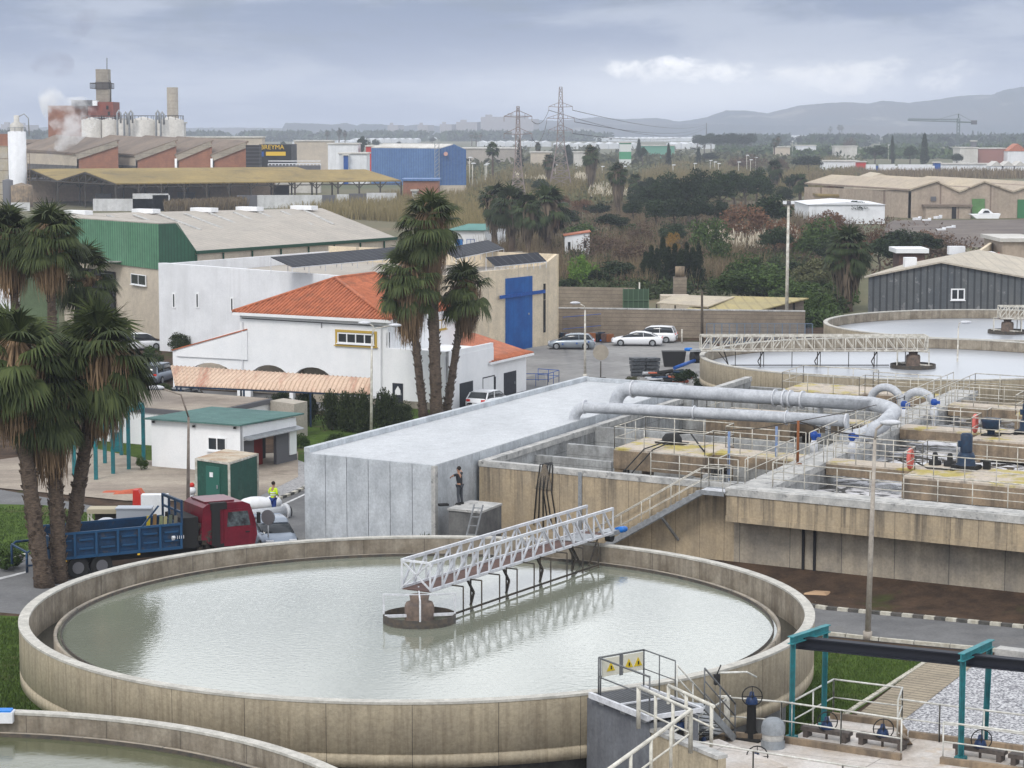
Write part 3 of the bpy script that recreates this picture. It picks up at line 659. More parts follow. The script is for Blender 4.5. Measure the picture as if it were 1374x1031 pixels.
# ---------------------------------------------------------------- rectangular aeration basin
bs = thing('aeration_basin', 'big rectangular concrete basin with open cells, platforms and stained tan front wall', 'basin', A(0, 0))
g = lambda *a: MB().grid(*a)
g(0, 13.8, 0, .35, 0, 3.72).build('front_wall', M_tan, bs)
g(13.8, 36, 0, .35, 0, 2.5).build('front_wall', M_grey, bs)
mb = MB(); mb.grid(13.8, 36, -1.1, .35, 2.75, 3.68); mb.build('front_channel', M_tan, bs)
g(13.77, 36, -1.13, .36, 2.5, 2.75).build('channel_foot', M_tan, bs)
mb = MB()
for a in (17.2, 17.75): mb.grid(a, a+.12, -.1, 0, 0, 2.5)
mb.build('wall_joint', M_dark, bs)
mb = MB(); mb.grid(-.03, 13.8, -.03, .40, 3.72, 4.0); mb.build('front_cap', M_cap, bs)
mb = MB(); mb.grid(13.74, 36, -1.15, .40, 3.68, 4.0); mb.grid(14.2, 36, -.95, -.80, 4.0, 4.03); mb.build('channel_cap', M_cap, bs)
mb = MB(); mb.grid(5.6, 5.8, -.06, 0, 0, 3.9); mb.build('wall_duct', M_galv, bs)
g(0, .35, .35, 41, 0, 3.72).build('side_wall', M_cell, bs)
g(-.03, .42, .40, 41.03, 3.72, 4.0).build('side_cap', M_cap, bs)
g(.4, 36, 40.6, 41, 0, 3.4).build('far_wall', M_cell, bs)
g(.35, 14.1, .35, 40.6, -.1, .25).build('cell_floor', M_cell, bs)
g(.35, 14.1, .35, 14.0, .25, 1.4).build('cell_water', M_wd, bs)
g(.35, 14.1, 14.4, 40.6, .25, 2.2).build('cell_water', M_wd, bs)
for a0, a1, b0, z in ((.35, 4.8, 6.0, 3.5), (.8, 4.4, 9.2, 3.7), (.35, 14.1, 14.0, 3.98), (.35, 14.1, 28, 3.98), (5.5, 14.1, 31.5, 3.6), (9.9, 14.1, 4.6, 3.3), (10.2, 14.1, 18.5, 3.3)):
    g(a0, a1, b0, b0+.35, 0, z).build('cross_wall', M_cell, bs)
mb = MB(); mb.grid(14.1, 14.35, .35, 41, 0, 3.7); mb.grid(15.35, 15.6, .35, 41, 0, 3.7); mb.build('spine_wall', M_cell, bs)
g(14.05, 15.65, .40, 41.5, 3.7, 4.0).build('spine_walkway', M_cap, bs)
g(15.6, 36, .35, 40.6, 2.5, 2.85).build('foaming_water', M_wf, bs)
for b in (28.2,): g(15.6, 36, b, b+.35, 2, 3.5).build('cross_wall', M_cell, bs)
g(15.6, 36, 36.9, 37.3, 2, 3.9).build('cross_wall', M_grey, bs)
def platform(a0, a1, b0, b1, br=None, name='platform'):
    mb = MB(); mb.grid(a0, a1, b0, b1, 3.78, 4.02)
    if br: mb.grid(*br, 3.78, 4.02)
    o = mb.build(name, M_deck, bs)
    mb = MB(); zb = 3.0
    mb.grid(a0-.04, a1+.04, b0-.04, b0+.3, zb, 3.92); mb.grid(a0-.04, a1+.04, b1-.3, b1+.04, zb, 3.92)
    mb.grid(a0-.04, a0+.3, b0+.3, b1-.3, zb, 3.92); mb.grid(a1-.3, a1+.04, b0+.3, b1-.3, zb, 3.92)
    for a in (a0, a1-.5):
        for b in (b0, b1-.5): mb.grid(a, a+.5, b, b+.5, .2, 3.1)
    if br: mb.grid(br[0], br[1], br[2]-.02, br[2]+.25, 3.4, 3.92); mb.grid(br[0], br[1], br[3]-.25, br[3]+.02, 3.4, 3.92)
    mb.build('platform_beam', M_brown, bs)
for b in (7.2, 21.2, 35.2):
    platform(4.5, 9.6, b, b+4.4, (9.6, 14.05, b+1.3, b+3.2))
    L_ = [A(9.6, b+1.3, 4), A(9.6, b, 4), A(4.5, b, 4), A(4.5, b+4.4, 4), A(9.6, b+4.4, 4), A(9.6, b+3.2, 4)]
    railing(L_, bs); railing([A(9.6, b+1.3, 4), A(14, b+1.3, 4)], bs); railing([A(9.6, b+3.2, 4), A(14, b+3.2, 4)], bs)
for b in (6.4, 20.4, 31.4):
    platform(20.2, 26.2, b, b+4.6, (15.65, 20.2, b+2.2, b+3.7))
    railing([A(20.2, b+2.2, 4), A(20.2, b, 4), A(26.2, b, 4), A(26.2, b+4.6, 4), A(20.2, b+4.6, 4), A(20.2, b+3.7, 4)], bs)
    railing([A(15.7, b+2.2, 4), A(20.2, b+2.2, 4)], bs); railing([A(15.7, b+3.7, 4), A(20.2, b+3.7, 4)], bs)
railing([A(14.15, .5, 4), A(14.15, 8.4, 4)], bs); railing([A(14.15, 10.5, 4), A(14.15, 22.4, 4)], bs); railing([A(14.15, 24.5, 4), A(14.15, 41, 4)], bs)
railing([A(15.55, .5, 4), A(15.55, 8.5, 4)], bs); railing([A(15.55, 10.2, 4), A(15.55, 22.5, 4)], bs); railing([A(15.55, 24.2, 4), A(15.55, 41, 4), A(36, 41, 4)], bs)
railing([A(9.4, .2, 4), A(13.9, .2, 4)], bs, mid=(.35, .7))
railing([A(15.6, .28, 4), A(36, .28, 4)], bs, mid=(.35, .7)); railing([A(20, 36.95, 4), A(36, 36.95, 4)], bs)
railing([A(12.9, .2, 4), A(12.9, 1.6, 4), A(13.9, 1.6, 4)], bs)
# steel stair up the front wall
st = thing('steel_stair', 'steel stair with thin handrails climbing the tan front wall of the basin', 'stair', A(6.3, -.8))
P0, P1 = A(6.5, -1.0, .1), A(13.3, -1.0, 3.85)
for b in (-1.35, -.25):
    p, q = A(6.5, b, .15), A(12.6, b, 3.75); MB().bar(p, q, .06, .24).bar(q, A(13.75, b, 3.75), .06, .2).build('stringer', M_galv, st)
    rail_mb([p, q, A(13.7, b, 3.8)], 1.1, 2.0, .025).build('handrail', M_rail, st)
for i in range(19):
    c = lerp(A(6.6, -.8, .25), A(12.5, -.8, 3.75), i/18); MB().box(c, (.26, 1.05, .03), UANG).build('tread', M_galv, st)
g2 = MB().grid(12.5, 13.72, -1.33, -.27, 3.74, 3.80); g2.build('landing', M_steelw, st)
MB().bar(A(10.6, -1.3, 2.4), A(10.95, -.02, 1.2), .1).build('support_strut', M_galv, st)
# silver pipes
def pipe(pts, r, label, flanges=(), supports=(), cat='pipe', group=None, n=16):
    t = thing('silver_pipe', label, cat, (pts[len(pts)//2][0], pts[len(pts)//2][1], 4.0), group); MB().path(pts, r, n).build('pipe_run', M_pipe, t)
    for p, q in flanges: MB().tube(p, q, r*1.28, n).build('flange', M_steelw, t)
    for p in supports:
        mb = MB(); mb.box((p[0], p[1], (4.0+p[2]-r)/2), (.12, .5, p[2]-r-4.0+.04), UANG); mb.box((p[0], p[1], 4.03), (.3, .6, .04), UANG); mb.build('support', M_galv, t)
    return t
def arc(f, n=8): return [f(i/n) for i in range(n+1)]
pa = arc(lambda t: A(-.75+.75*(1-math.cos(t*1.57)), 13.6, 4.2+.85*math.sin(t*1.57)))+[A(3, 14.1, 5.08), A(9, 15, 5.08), A(14.6, 15.8, 5.08)]
q = lambda a: A(a, 13.65+.147*a, 5.08)
pipe(pa, .30, 'thinner nearer silver pipe from the screed roof across the basin', [(q(-.1), q(-.04)), (q(6.2), q(6.26)), (q(11.3), q(11.36)), (q(14.5), q(14.6))], [])
pb = arc(lambda t: A(-1.0+.95*(1-math.cos(t*1.57)), 20.3, 4.2+1.15*math.sin(t*1.57)))+[A(7, 20.7, 5.35), A(14.4, 21.1, 5.35)]+arc(lambda t: A(14.4+1.7*math.sin(t*1.57), 19.4+1.7*math.cos(t*1.57), 5.35-.25*t))+[A(16.0, 17.6, 4.75), A(15.3, 16.2, 4.35), A(14.6, 15.2, 4.25)]
q = lambda a: A(a, 20.35+.05*a, 5.35)
fl = [(q(.1), q(.2)), (q(8.8), q(8.86)), (q(9.35), q(9.45)), (q(9.7), q(9.8)), (q(10.4), q(10.5))]
pipe(pb, .39, 'thicker farther silver pipe that hooks round over the basin walkway', fl, [q(4.0), q(11.5)])
for k_, (a, b, rr, lb) in enumerate(((12.6, 30.6, .95, 'silver pipe arch behind the hooked end of the thick pipe'), (14.9, 29.5, .95, 'silver pipe arch on the basin walkway beside the blue valves'), (13.1, 19.0, .55, 'small silver pipe ring at the end of the thinner pipe'))):
    t = thing('pipe_arch', lb, 'pipe', A(a, b, 4), 'silver pipe arches')
    MB().path([A(a-rr, b, 3.7)]+arc(lambda s: A(a-rr*math.cos(s*math.pi), b, 4.25+rr*.95*math.sin(s*math.pi)), 12)+[A(a+rr, b, 3.7)], .23 if rr > .6 else .15, 14).build('pipe_run', M_pipe, t)
# valves with blue actuators on the walkway
M_act = mat('bright_blue_actuator', (.015, .08, .36), (.01, .05, .25), 5, rough=.4)
for a, b, lb in ((14.9, 26.2, 'blue valve actuator just left of the walkway pipe arch, upper one'), (15.1, 23.6, 'blue valve actuator in front of the walkway pipe arch'), (16.2, 28.0, 'blue valve actuator right of the walkway pipe arch'), (14.0, 11.8, 'small blue valve actuator left of the walkway under the hanging wires'), (15.9, 12.3, 'blue valve actuator beside the tall lamp head near the walkway')):
    t = thing('valve_actuator', lb, 'valve', A(a, b, 4), 'blue actuated valves'); c = A(a, b, 0)
    MB().lathe([(0, 4.55), (.12, 4.55), (.2, 4.35), (.2, 4.0), (.1, 3.9), (.1, 3.5)], c, 14).build('valve_body', M_steelw, t)
    MB().lathe([(0, 5.0), (.13, 4.98), (.19, 4.88), (.19, 4.73), (.11, 4.6), (.11, 4.54)], c, 14).box((c[0]+.2, c[1], 4.8), (.24, .17, .16)).build('actuator_head', M_act, t)
    MB().tube((c[0], c[1], 5.05), (c[0], c[1], 5.3), .03).build('stem', M_black, t)
# mixer motors on the right-hand platforms
def motor(c, s, label):
    t = thing('mixer_motor', label, 'motor', c, 'platform mixer motors'); x, y, z = c
    mb = MB(); mb.box((x, y, z+.10*s), (1.0*s, .8*s, .18*s), UANG)
    for i in (-1, 1): mb.box((x+i*.42*s, y, z+.05), (.16*s, .9*s, .14*s), UANG)
    mb.build('base_frame', M_black, t)
    MB().lathe([(0, .72*s), (.30*s, .70*s), (.36*s, .55*s), (.36*s, .3*s), (.42*s, .18*s)], c, 20).build('gearbox', M_navy, t)
    mb = MB().lathe([(0, 1.5*s), (.2*s, 1.48*s), (.25*s, 1.4*s), (.25*s, .72*s)], c, 18); mb.box((x-.28*s, y, z+1.05*s), (.14*s, .2*s, .25*s))
    mb.build('motor_housing', M_navy, t)
    MB().box((x+.85*s, y, z+.2), (.3, .25, .4), UANG).build('cable_box', M_black, t)
    MB().path([(x-.4, y-.3, z+.15), (x-1.0, y-.45, z+.06), (x-1.8, y+.1, z+.05), (x-2.3, y+.3, z+.3)], .04, 5).build('cable', M_black, t); return t
motor(A(22.4, 10.0, 4.02), 1.15, 'tall dark blue mixer motor on the nearer right platform'); motor(A(22.5, 23.7, 4.02), 1.1, 'dark blue mixer motor at the right edge of the photo on the second platform')
# covered motor and cables on the left platform
t = thing('covered_motor', 'black covered motor standing on the left platform', 'motor', A(6.6, 10.2, 4.02)); c = A(6.6, 10.2, 4.02)
MB().lathe([(0, .55), (.35, .5), (.5, .3), (.52, .05), (.52, 0)], c, 14).build('cover', M_black, t); MB().box(add(c, (0, 0, .05)), (1.6, .7, .08), UANG).build('base_plate', M_blk, t)
solo('power_cable', MB().path([add(c, (.2, .1, .5)), add(c, (.9, -.3, .6)), A(8.7, 8.9, 4.2), A(9.2, 8.2, 4.08)], .045, 5).path([add(c, (-.2, -.4, .2)), A(6.2, 7.2, 4.1), A(5.6, 5, 2.9), A(5.3, 3, 2.4)], .035, 5).path([add(c, (0, -.5, .2)), A(6.7, 7.2, 4.1), A(6.1, 5, 2.9), A(5.9, 3, 2.4)], .035, 5), M_black, 'black cables trailing from the covered motor over the left platform', 'cable')
t = thing('mixer_pump', 'dark blue tub shaped pump head on the second right platform', 'pump', A(20.9, 22.0, 4.02), 'small pumps'); c = A(20.9, 22.0, 4.02)
MB().lathe([(0, .9), (.5, .9), (.52, .8), (.42, .35), (.2, .3), (.2, 0)], c, 18).build('housing', M_navy, t); MB().box(add(c, (0, 0, .04)), (.9, .6, .08), UANG).build('foot', M_black, t)
t = thing('mixer_pump', 'pair of small black pumps behind the nearer right platform rail', 'pump', A(20.9, 10.6, 4.02), 'small pumps')
for k_ in (0, .75):
    c = A(20.7+k_, 10.6, 4.02); MB().lathe([(0, .62), (.1, .6), (.14, .45), (.14, .25), (.3, .2), (.3, 0)], c, 12).build('pump_body', M_black, t)
# life rings on the rails
M_ring = mat('faded_coral_ring', (.62, .16, .13), (.55, .12, .10), 3, rough=.6)
for a, b, z, lb in ((20.1, 8.4, 4.55, 'coral life ring on the rail of the nearer right platform'), (20.1, 22.0, 4.6, 'coral life ring on the rail beside the dark blue tub shaped pump')):
    c = A(a-.08, b, z); solo('life_ring', MB().path([add(c, (V[0]*.34*math.cos(t_), V[1]*.34*math.cos(t_), .42*math.sin(t_))) for t_ in [6.2832*i/20 for i in range(20)]], .1, 8, closed=True), M_ring, lb, 'life ring', 'life rings on the basin rails')
# hanging cables over the front wall
mb = MB(); rr = random.Random(3)
for i in range(6):
    a = 3.5+i*.14; mb.path([A(3.9, .5, 4.15), A(a, -.06, 4.08), A(a-.15+rr.uniform(-.1, .1), -.07, 2.8), A(a-.35+i*.12, -.07, .9+rr.uniform(0, .5))], .032, 5)
solo('hanging_cables', mb, M_black, 'bundle of black cables hanging down the tan front wall', 'cables')
solo('net_bag', MB().hull([A(3.2, -.05, 2.9), A(4.2, -.05, 2.9), A(4.2, -.02, 2.9), A(3.2, -.02, 2.9)], [A(3.7, -.12, 4.1), A(3.85, -.12, 4.1), A(3.85, -.02, 4.1), A(3.7, -.02, 4.1)]), mat('black_netting', (.12, .11, .10), (.25, .2, .14), 30, rough=.9, lo=.45, hi=.55), 'dark triangular piece of netting behind the hanging cables', 'net')
M_pb = mat('pale_blue_pole', (.13, .20, .36), (.2, .24, .32), 4, rough=.6)
for a, b, z0, z1, m, lb in ((11.6, 5.3, .3, 5.6, M_pb, 'pale blue steel pole nearer the stair head inside the left cells'), (12.9, 8.9, .3, 5.5, M_pb, 'pale blue steel pole nearer the walkway inside the left cells'), (14.6, 7.2, 4.0, 6.1, mat('rusty_pole', (.22, .08, .03), rough=.8), 'rusty pole standing on the basin walkway')):
    mb = MB(); mb.path([A(a, b, z0), A(a, b, z1)], .07, 6); mb.box(A(a, b, z0+.03), (.3, .3, .06), UANG); solo('steel_pole', mb, m, lb, 'pole', 'poles in the basin')
t = thing('overhead_wires', 'thin dark wires fanning from the rusty pole over the walkway', 'wire', A(14.6, 7.2, 6))
for e in (A(10.2, 8.2, 5.2), A(15.9, 12.3, 4.9), A(16.8, 14, 4.6), A(14.9, 26.2, 5.2)):
    p = A(14.6, 7.2, 6.08); m_ = lerp(p, e, .5); MB().path([p, add(m_, (0, 0, -.12)), e], .022, 4).build('wire', M_blk, t)
t = thing('sampling_unit', 'small caged black sampling unit at the foot of the basin walkway', 'machine', A(12.5, .9, 3.5)); c = A(12.5, .9, 0)
mb = MB(); mb.box((c[0], c[1], 3.75), (1.0, .6, .9), UANG); mb.build('body', M_cell, t); MB().lathe([(0, .3), (.2, .28), (.22, 0)], (c[0], c[1], 4.2), 12).build('pump', M_black, t)
rail_mb([A(11.9, .6, 3.9), A(13.1, .6, 3.9), A(13.1, 1.3, 3.9)], .6, .6, .02, mid=()).build('cage', M_blk, t)
# ---------------------------------------------------------------- new precast building
ZB = 4.35
cA, cB, cC, cD = [G(x, y, ZB) for x, y in ((408, 608), (583, 625), (921, 520), (784, 511))]
pb_ = thing('precast_building', 'long low building of new pale grey concrete panels with a smooth grey roof', 'building', zz(cB, 0))
def wallpan(p, q, n, z1, gap=.035, th=.16, parent=None, name='wall_panel', m=None, z0=0):
    d = Vector(q)-Vector(p); d.z = 0; L_ = d.length; d.normalize(); nn = Vector((d.y, -d.x, 0)); w_ = L_/n
    for i in range(n):
        a = Vector(zz(p, 0))+d*(i*w_+gap/2); b = Vector(zz(p, 0))+d*((i+1)*w_-gap/2)
        MB().prism([tuple(a)[:2], tuple(b)[:2], tuple(b-nn*th)[:2], tuple(a-nn*th)[:2]], z0, z1).build(name, m or M_panel, parent)
wallpan(cA, cB, 6, ZB, parent=pb_); wallpan(cB, cC, 14, ZB-.02, parent=pb_)
wallpan(cD, cA, 12, ZB, parent=pb_); wallpan(cC, cD, 3, ZB, parent=pb_)
ins = lambda p, q, t: lerp(p, q, t)
core = [lerp(c, lerp(cA, cC, .5), .012) for c in (cA, cB, cC, cD)]
MB().prism([c[:2] for c in core], 0, ZB-.14).build('core', M_dark, pb_)
MB().prism([c[:2] for c in [lerp(c, lerp(cA, cC, .5), .004) for c in (cA, cB, cC, cD)]], ZB-.13, ZB+.015).build('roof_slab', M_roofscreed, pb_)
def strip(p, q, wd, z0, z1, side=1):
    d = (Vector(q)-Vector(p)); d.z = 0; d.normalize(); n = Vector((-d.y, d.x, 0))*side*wd; p = Vector(p); q = Vector(q)
    return MB().prism([tuple(p)[:2], tuple(q)[:2], tuple(q+n)[:2], tuple(p+n)[:2]], z0, z1)
strip(cA, cD, .3, ZB+.02, ZB+.28, -1).build('parapet', M_panel, pb_); strip(cD, cC, .3, ZB+.02, ZB+.24, -1).build('parapet', M_panel, pb_)
e1 = lerp(cB, cC, .83); strip(e1, cC, .3, ZB+.02, ZB+.24, 1).build('parapet', M_panel, pb_)
mb = MB(); mb.box(add(zz(cB, ZB/2), (0.0, -.02, 0)), (.22, .22, ZB-.02), UANG); mb.build('corner_strip', M_cap, pb_)
# box the painter stands on, ladder against it
cbx = D(622, 690, 105.9)
bx = thing('work_platform_box', 'dark grey concrete box with a pale top between the new building and the tan wall', 'platform', (cbx[0], cbx[1], 0))
p0 = A(.85-1.9, -3.6); fr = [D(602, 688, 104.3), D(641, 688, 103.6)]
q0 = (fr[0][0], fr[0][1]); q1 = (fr[1][0]+.1, fr[1][1]-.2)
MB().prism([q0, q1, (q1[0]+V[0]*2.4, q1[1]+V[1]*2.4), (q0[0]+V[0]*2.4, q0[1]+V[1]*2.4)], 0, 2.46).build('block', M_base, bx)
MB().prism([(q0[0]-.06, q0[1]-.06), (q1[0]+.06, q1[1]-.06), (q1[0]+V[0]*2.5, q1[1]+V[1]*2.5), (q0[0]+V[0]*2.5-.06, q0[1]+V[1]*2.5)], 2.46, 2.56).build('top_slab', M_cap, bx)
ld = thing('ladder', 'grey ladder leaning between the box and the tan wall', 'ladder', (q1[0]-.5, q1[1]-.7, 0))
for k_ in (0, .4):
    MB().bar((q1[0]-.95+k_, q1[1]-.35-.26*k_, .1), (q1[0]-.25+k_, q1[1]-.12-.26*k_, 2.9), .06).build('rail', M_galv, ld)
for i in range(7):
    s = (i+.6)/7; a = lerp((q1[0]-.95, q1[1]-.35, .1), (q1[0]-.25, q1[1]-.12, 2.9), s); MB().bar(a, add(a, (.4, -.1, 0)), .04).build('rung', M_galv, ld)
# ---------------------------------------------------------------- wall tools
def PW(x, y, p, q):
    """where the sight line through a photo point meets the vertical plane through p and q"""
    d = ray(x, y); ex, ey = q[0]-p[0], q[1]-p[1]; den = d[0]*ey-d[1]*ex; t = (p[0]*ey-p[1]*ex)/den
    return (d[0]*t, d[1]*t, H+d[2]*t)
def nrm(p, q):
    d = Vector((q[0]-p[0], q[1]-p[1], 0)).normalized(); n = Vector((d.y, -d.x, 0))
    if n.dot(Vector((-p[0], -p[1], 0))) < 0: n = -n
    return d, n
def vslab(p, q, sz, th=.25, mb=None):
    """a wall whose outline is given as (distance along, height)"""
    d, n = nrm(p, q); mb = mb or MB(); p = Vector(zz(p, 0))
    f = [p+d*s+Vector((0, 0, z)) for s, z in sz]; b = [v-n*th for v in f]
    return mb.hull(f, b)
def win(parent, p, q, c0, c1, fm=None, panes=2, name='window', pm=None, proud=.03, fw=.07, pad=None, label=None):
    """window between two photo points on the wall through p and q: frame part with pane sub-part"""
    a = PW(*c0, p, q); b = PW(*c1, p, q); d, n = nrm(p, q); s0 = (Vector(a)-Vector(zz(p, a[2]))).dot(d); s1 = (Vector(b)-Vector(zz(p, b[2]))).dot(d)
    if s0 > s1: s0, s1 = s1, s0
    z0, z1 = min(a[2], b[2]), max(a[2], b[2]); o = Vector(zz(p, 0)); W_ = lambda s, z, k=0.0: o+d*s+n*k+Vector((0, 0, z))
    def panel(s0, s1, z0, z1, k0, k1): return [W_(s0, z0, k0), W_(s1, z0, k0), W_(s1, z1, k0), W_(s0, z1, k0)], [W_(s0, z0, k1), W_(s1, z0, k1), W_(s1, z1, k1), W_(s0, z1, k1)]
    mb = MB(); m = fm or M_white
    mb.hull(*panel(s0, s1, z0, z0+fw, -.05, proud+.03)); mb.hull(*panel(s0, s1, z1-fw, z1, -.05, proud+.03))
    for i in range(panes+1):
        s = s0+(s1-s0-fw)*i/panes; mb.hull(*panel(s, s+fw, z0+fw, z1-fw, -.05, proud+.025))
    if name == 'window' and s1-s0 > .8: mb.hull(*panel(s0-.06, s1+.06, z0-.07, z0-.005, -.05, proud+.12))
    f = mb.build(name, m, parent)
    if label: f['label'] = label
    MB().hull(*panel(s0+fw*.5, s1-fw*.5, z0+fw*.5, z1-fw*.5, -.04, proud)).build('pane', pm or M_glass, f); return f
def door(parent, p, q, c0, c1, m, name='door', k=.05, handle=True):
    a = PW(*c0, p, q); b = PW(*c1, p, q); d, n = nrm(p, q); s0 = (Vector(a)-Vector(zz(p, a[2]))).dot(d); s1 = (Vector(b)-Vector(zz(p, b[2]))).dot(d)
    if s0 > s1: s0, s1 = s1, s0
    z0, z1 = max(0, min(a[2], b[2])), max(a[2], b[2]); o = Vector(zz(p, 0)); W_ = lambda s, z, k_: o+d*s+n*k_+Vector((0, 0, z))
    f = MB().hull([W_(s0, z0, -.05), W_(s1, z0, -.05), W_(s1, z1, -.05), W_(s0, z1, -.05)], [W_(s0, z0, k), W_(s1, z0, k), W_(s1, z1, k), W_(s0, z1, k)]).build(name, m, parent)
    if handle: MB().box(tuple(W_(s0+.85*(s1-s0), z0+(z1-z0)*.48, k+.03)), (.08, .08, .18)).build('handle', M_galv, f)
    return f
# ---------------------------------------------------------------- white control building with tiled roofs
FL2 = G(322, 421, 6.2); FR2 = G(520, 431, 6.2); dF, nF = nrm(FL2, FR2)
def fw(x, y): return PW(x, y, FL2, FR2)
Wl = fw(232, 490); C1 = fw(602, 500); oW = Vector(zz(Wl, 0))
def ss(x, y): v = fw(x, y); return ((Vector(v)-Vector(zz(Wl, v[2]))).dot(dF), v[2])
cb = thing('control_building', 'white rendered building with arches and orange tiled hip roof behind the palms', 'building', zz(C1, 0))
def arch(x0, x1, yt):
    a = ss(x0, 505)[0]; b = ss(x1, 505)[0]; zt = ss((x0+x1)/2, yt)[1]; c = (a+b)/2; rr = (b-a)/2; zb = zt-rr*.62
    return [(a, 0), (a, zb)]+[(c-rr*math.cos(math.pi*i/10), zb+rr*.62*math.sin(math.pi*i/10)) for i in range(1, 10)]+[(b, zb), (b, 0)]
z2 = 6.2; out = [(0, 0)]+arch(250, 318, 487)+arch(336, 388, 490)+arch(393, 446, 493)
sC = ss(602, 500)[0]; sR = ss(520, 440)[0]; zl = ss(560, 470)[1]; sM = ss(322, 440)[0]
out += [(sC, 0), (sC, zl), (sR, zl), (sR, z2), (sM, z2), (sM, ss(322, 442)[1]), (0, ss(232, 470)[1])]
vslab(Wl, C1, out, .3).build('front_wall', M_white, cb)
bV = Vector(V)
mainp = [Vector(zz(FL2, 0))-nF*.3, Vector(zz(FR2, 0))-nF*.3, Vector(zz(FR2, 0))-nF*.3+bV*11.5, Vector(zz(FL2, 0))-nF*.3+bV*11.5]
MB().prism([tuple(v)[:2] for v in mainp], 3.6, z2).build('upper_storey', M_white, cb)
q0 = Vector(zz(Wl, 0))-nF*2.6; q1 = Vector(zz(C1, 0))-nF*.31
lowp = [q0, Vector(zz(fw(450, 500), 0))-nF*2.6, Vector(zz(fw(450, 500), 0))-nF*.31, q1, q1+bV*7.3, q0+bV*9]
MB().prism([tuple(v)[:2] for v in lowp], 0, [2.9, 3.5, 3.5, zl-.35, zl-.35, 3.5]).build('lower_storey', M_white, cb)
sd = Vector(zz(C1, 0)); e = sd+bV*7.6
MB().prism([tuple(v)[:2] for v in (sd, e, e-dF*.25, sd-dF*.25)], 0, zl).build('side_wall', M_white, cb)
b0 = sd-dF*.02; MB().prism([tuple(v)[:2] for v in (sd-dF*12+nF*.03, sd+nF*.03, sd-nF*.05, sd-dF*12-nF*.05)], 0, .55).build('stone_plinth', M_grey, cb)
# eaves and hip roof
ev = lambda v, a, b: Vector(v)+dF*a+bV*b
zr = z2+.12; RL, RR_ = ev(zz(FL2, zr), -.45, -.45), ev(zz(FR2, zr), .45, -.45); RB, RBL = ev(zz(FR2, zr), .45, 12), ev(zz(FL2, zr), -.45, 12)
ap = Vector(D(450, 374, 171.5)); rg = ap+bV*6.2
mb = MB(); mb.hull([RL-Vector((0, 0, .22)), RR_-Vector((0, 0, .22)), RB-Vector((0, 0, .22)), RBL-Vector((0, 0, .22))], [RL, RR_, RB, RBL]); mb.build('eave', M_white, cb)
def tiles(p00, p10, p01, p11, spacing=.32, r=.085, parent=None, over=True, m=None):
    """roof face with rows of half-round tiles; p00-p10 is the eave, p01-p11 the top"""
    mb = MB(); p00, p10, p01, p11 = map(Vector, (p00, p10, p01, p11)); mb.quad(p00, p10, p11, p01) if (p11-p01).length > .01 else mb.quad(p00, p10, p01)
    nn = (p10-p00).cross(p01-p00).normalized(); nn = nn if nn.z > 0 else -nn
    L_ = (p10-p00).length; n = int(L_/spacing); up = ((p01+p11)/2-(p00+p10)/2); e = (p10-p00).normalized()
    slope = (up-e*up.dot(e)); hgt = slope.length; sl = slope.normalized()
    a1 = (p01-p00).dot(e); b1 = (p11-p00).dot(e)
    for i in range(n+1):
        s = L_*i/n; t = 1.0
        if s < a1: t = s/max(a1, 1e-6)
        if s > b1: t = min(t, (L_-s)/max(L_-b1, 1e-6))
        if t < .03: continue
        a = p00+e*s+nn*.02; m_ = max(2, int(hgt*t/.45)); pts = []; rs = []
        for k in range(m_+1): pts.append(a+sl*hgt*t*k/m_); rs.append(r*(1.0 if k % 2 else .8))
        mb.path(pts, rs, 6)
    return mb.build('tiled_roof_face', m or M_tile, parent)
tiles(RL, RR_, ap, ap, parent=cb); tiles(RR_, RB, ap, rg, parent=cb); MB().quad(RBL, RL, ap, rg).quad(RB, RBL, rg).build('tiled_roof_face', M_tile, cb)
mb = MB()
for a, b in ((RL, ap), (RR_, ap), (ap, rg), (rg, RB)): mb.path([a+Vector((0, 0, .06)), b+Vector((0, 0, .06))], .13, 6)
mb.build('ridge_tiles', M_tile, cb)
p_, q_ = Vector(zz(Wl, ss(232, 470)[1])), Vector(zz(fw(332, 442), ss(332, 442)[1])); mb = MB(); mb.bar(p_-nF*.1, q_-nF*.1, .45, .08); mb.build('coping_tiles', M_tile, cb)
pp_, pq_ = [Vector(zz(fw(x, 480), 0))+nF*.12 for x in (238, 333)]; lp = dist(pp_, pq_)
vslab(pp_, pq_, [(0, ss(238, 478)[1]), (lp, ss(333, 483)[1]), (lp, ss(333, 443)[1]-.05), (0, ss(238, 471)[1])], .4).build('end_parapet', M_white, cb)
for x, y0, y1 in ((326, 432, 530), (512, 440, 545), (598, 478, 552)): MB().bar(tuple(Vector(fw(x, y0))+nF*.07), tuple(Vector(fw(x, y1))+nF*.07), .09).build('downpipe', M_whited, cb)
mb = MB(); mb.bar(tuple(Vector(fw(325, 427))+nF*.05), tuple(Vector(fw(515, 438))+nF*.05), .05).bar(tuple(Vector(fw(432, 433))+nF*.05), tuple(Vector(fw(432, 440))+nF*.05), .04); mb.build('cable_run', M_black, cb)
M_ochre = mat('ochre_window_surround', (.50, .34, .07), rough=.8)
win(cb, FL2, FR2, (450, 442), (506, 466), fm=M_ochre, panes=1, fw=.18, proud=.02); win(cb, FL2, FR2, (453.5, 446), (502.5, 463), panes=4, fw=.09, proud=.06)
win(cb, FL2, FR2, (518.5, 446), (519.8, 466), panes=1)
S0 = Vector(zz(FR2, 0)); S1 = S0+bV*10
win(cb, S0, S1, (520.5, 445), (527, 467), panes=1); win(cb, S0, S1, (529, 444), (534, 465), panes=1); win(cb, S0, S1, (586, 430), (598, 441), fm=M_ochre, panes=2)
M_ddoor = mat('dark_slatted_door', (.03, .035, .045), (.02, .022, .03), 4, rough=.6)
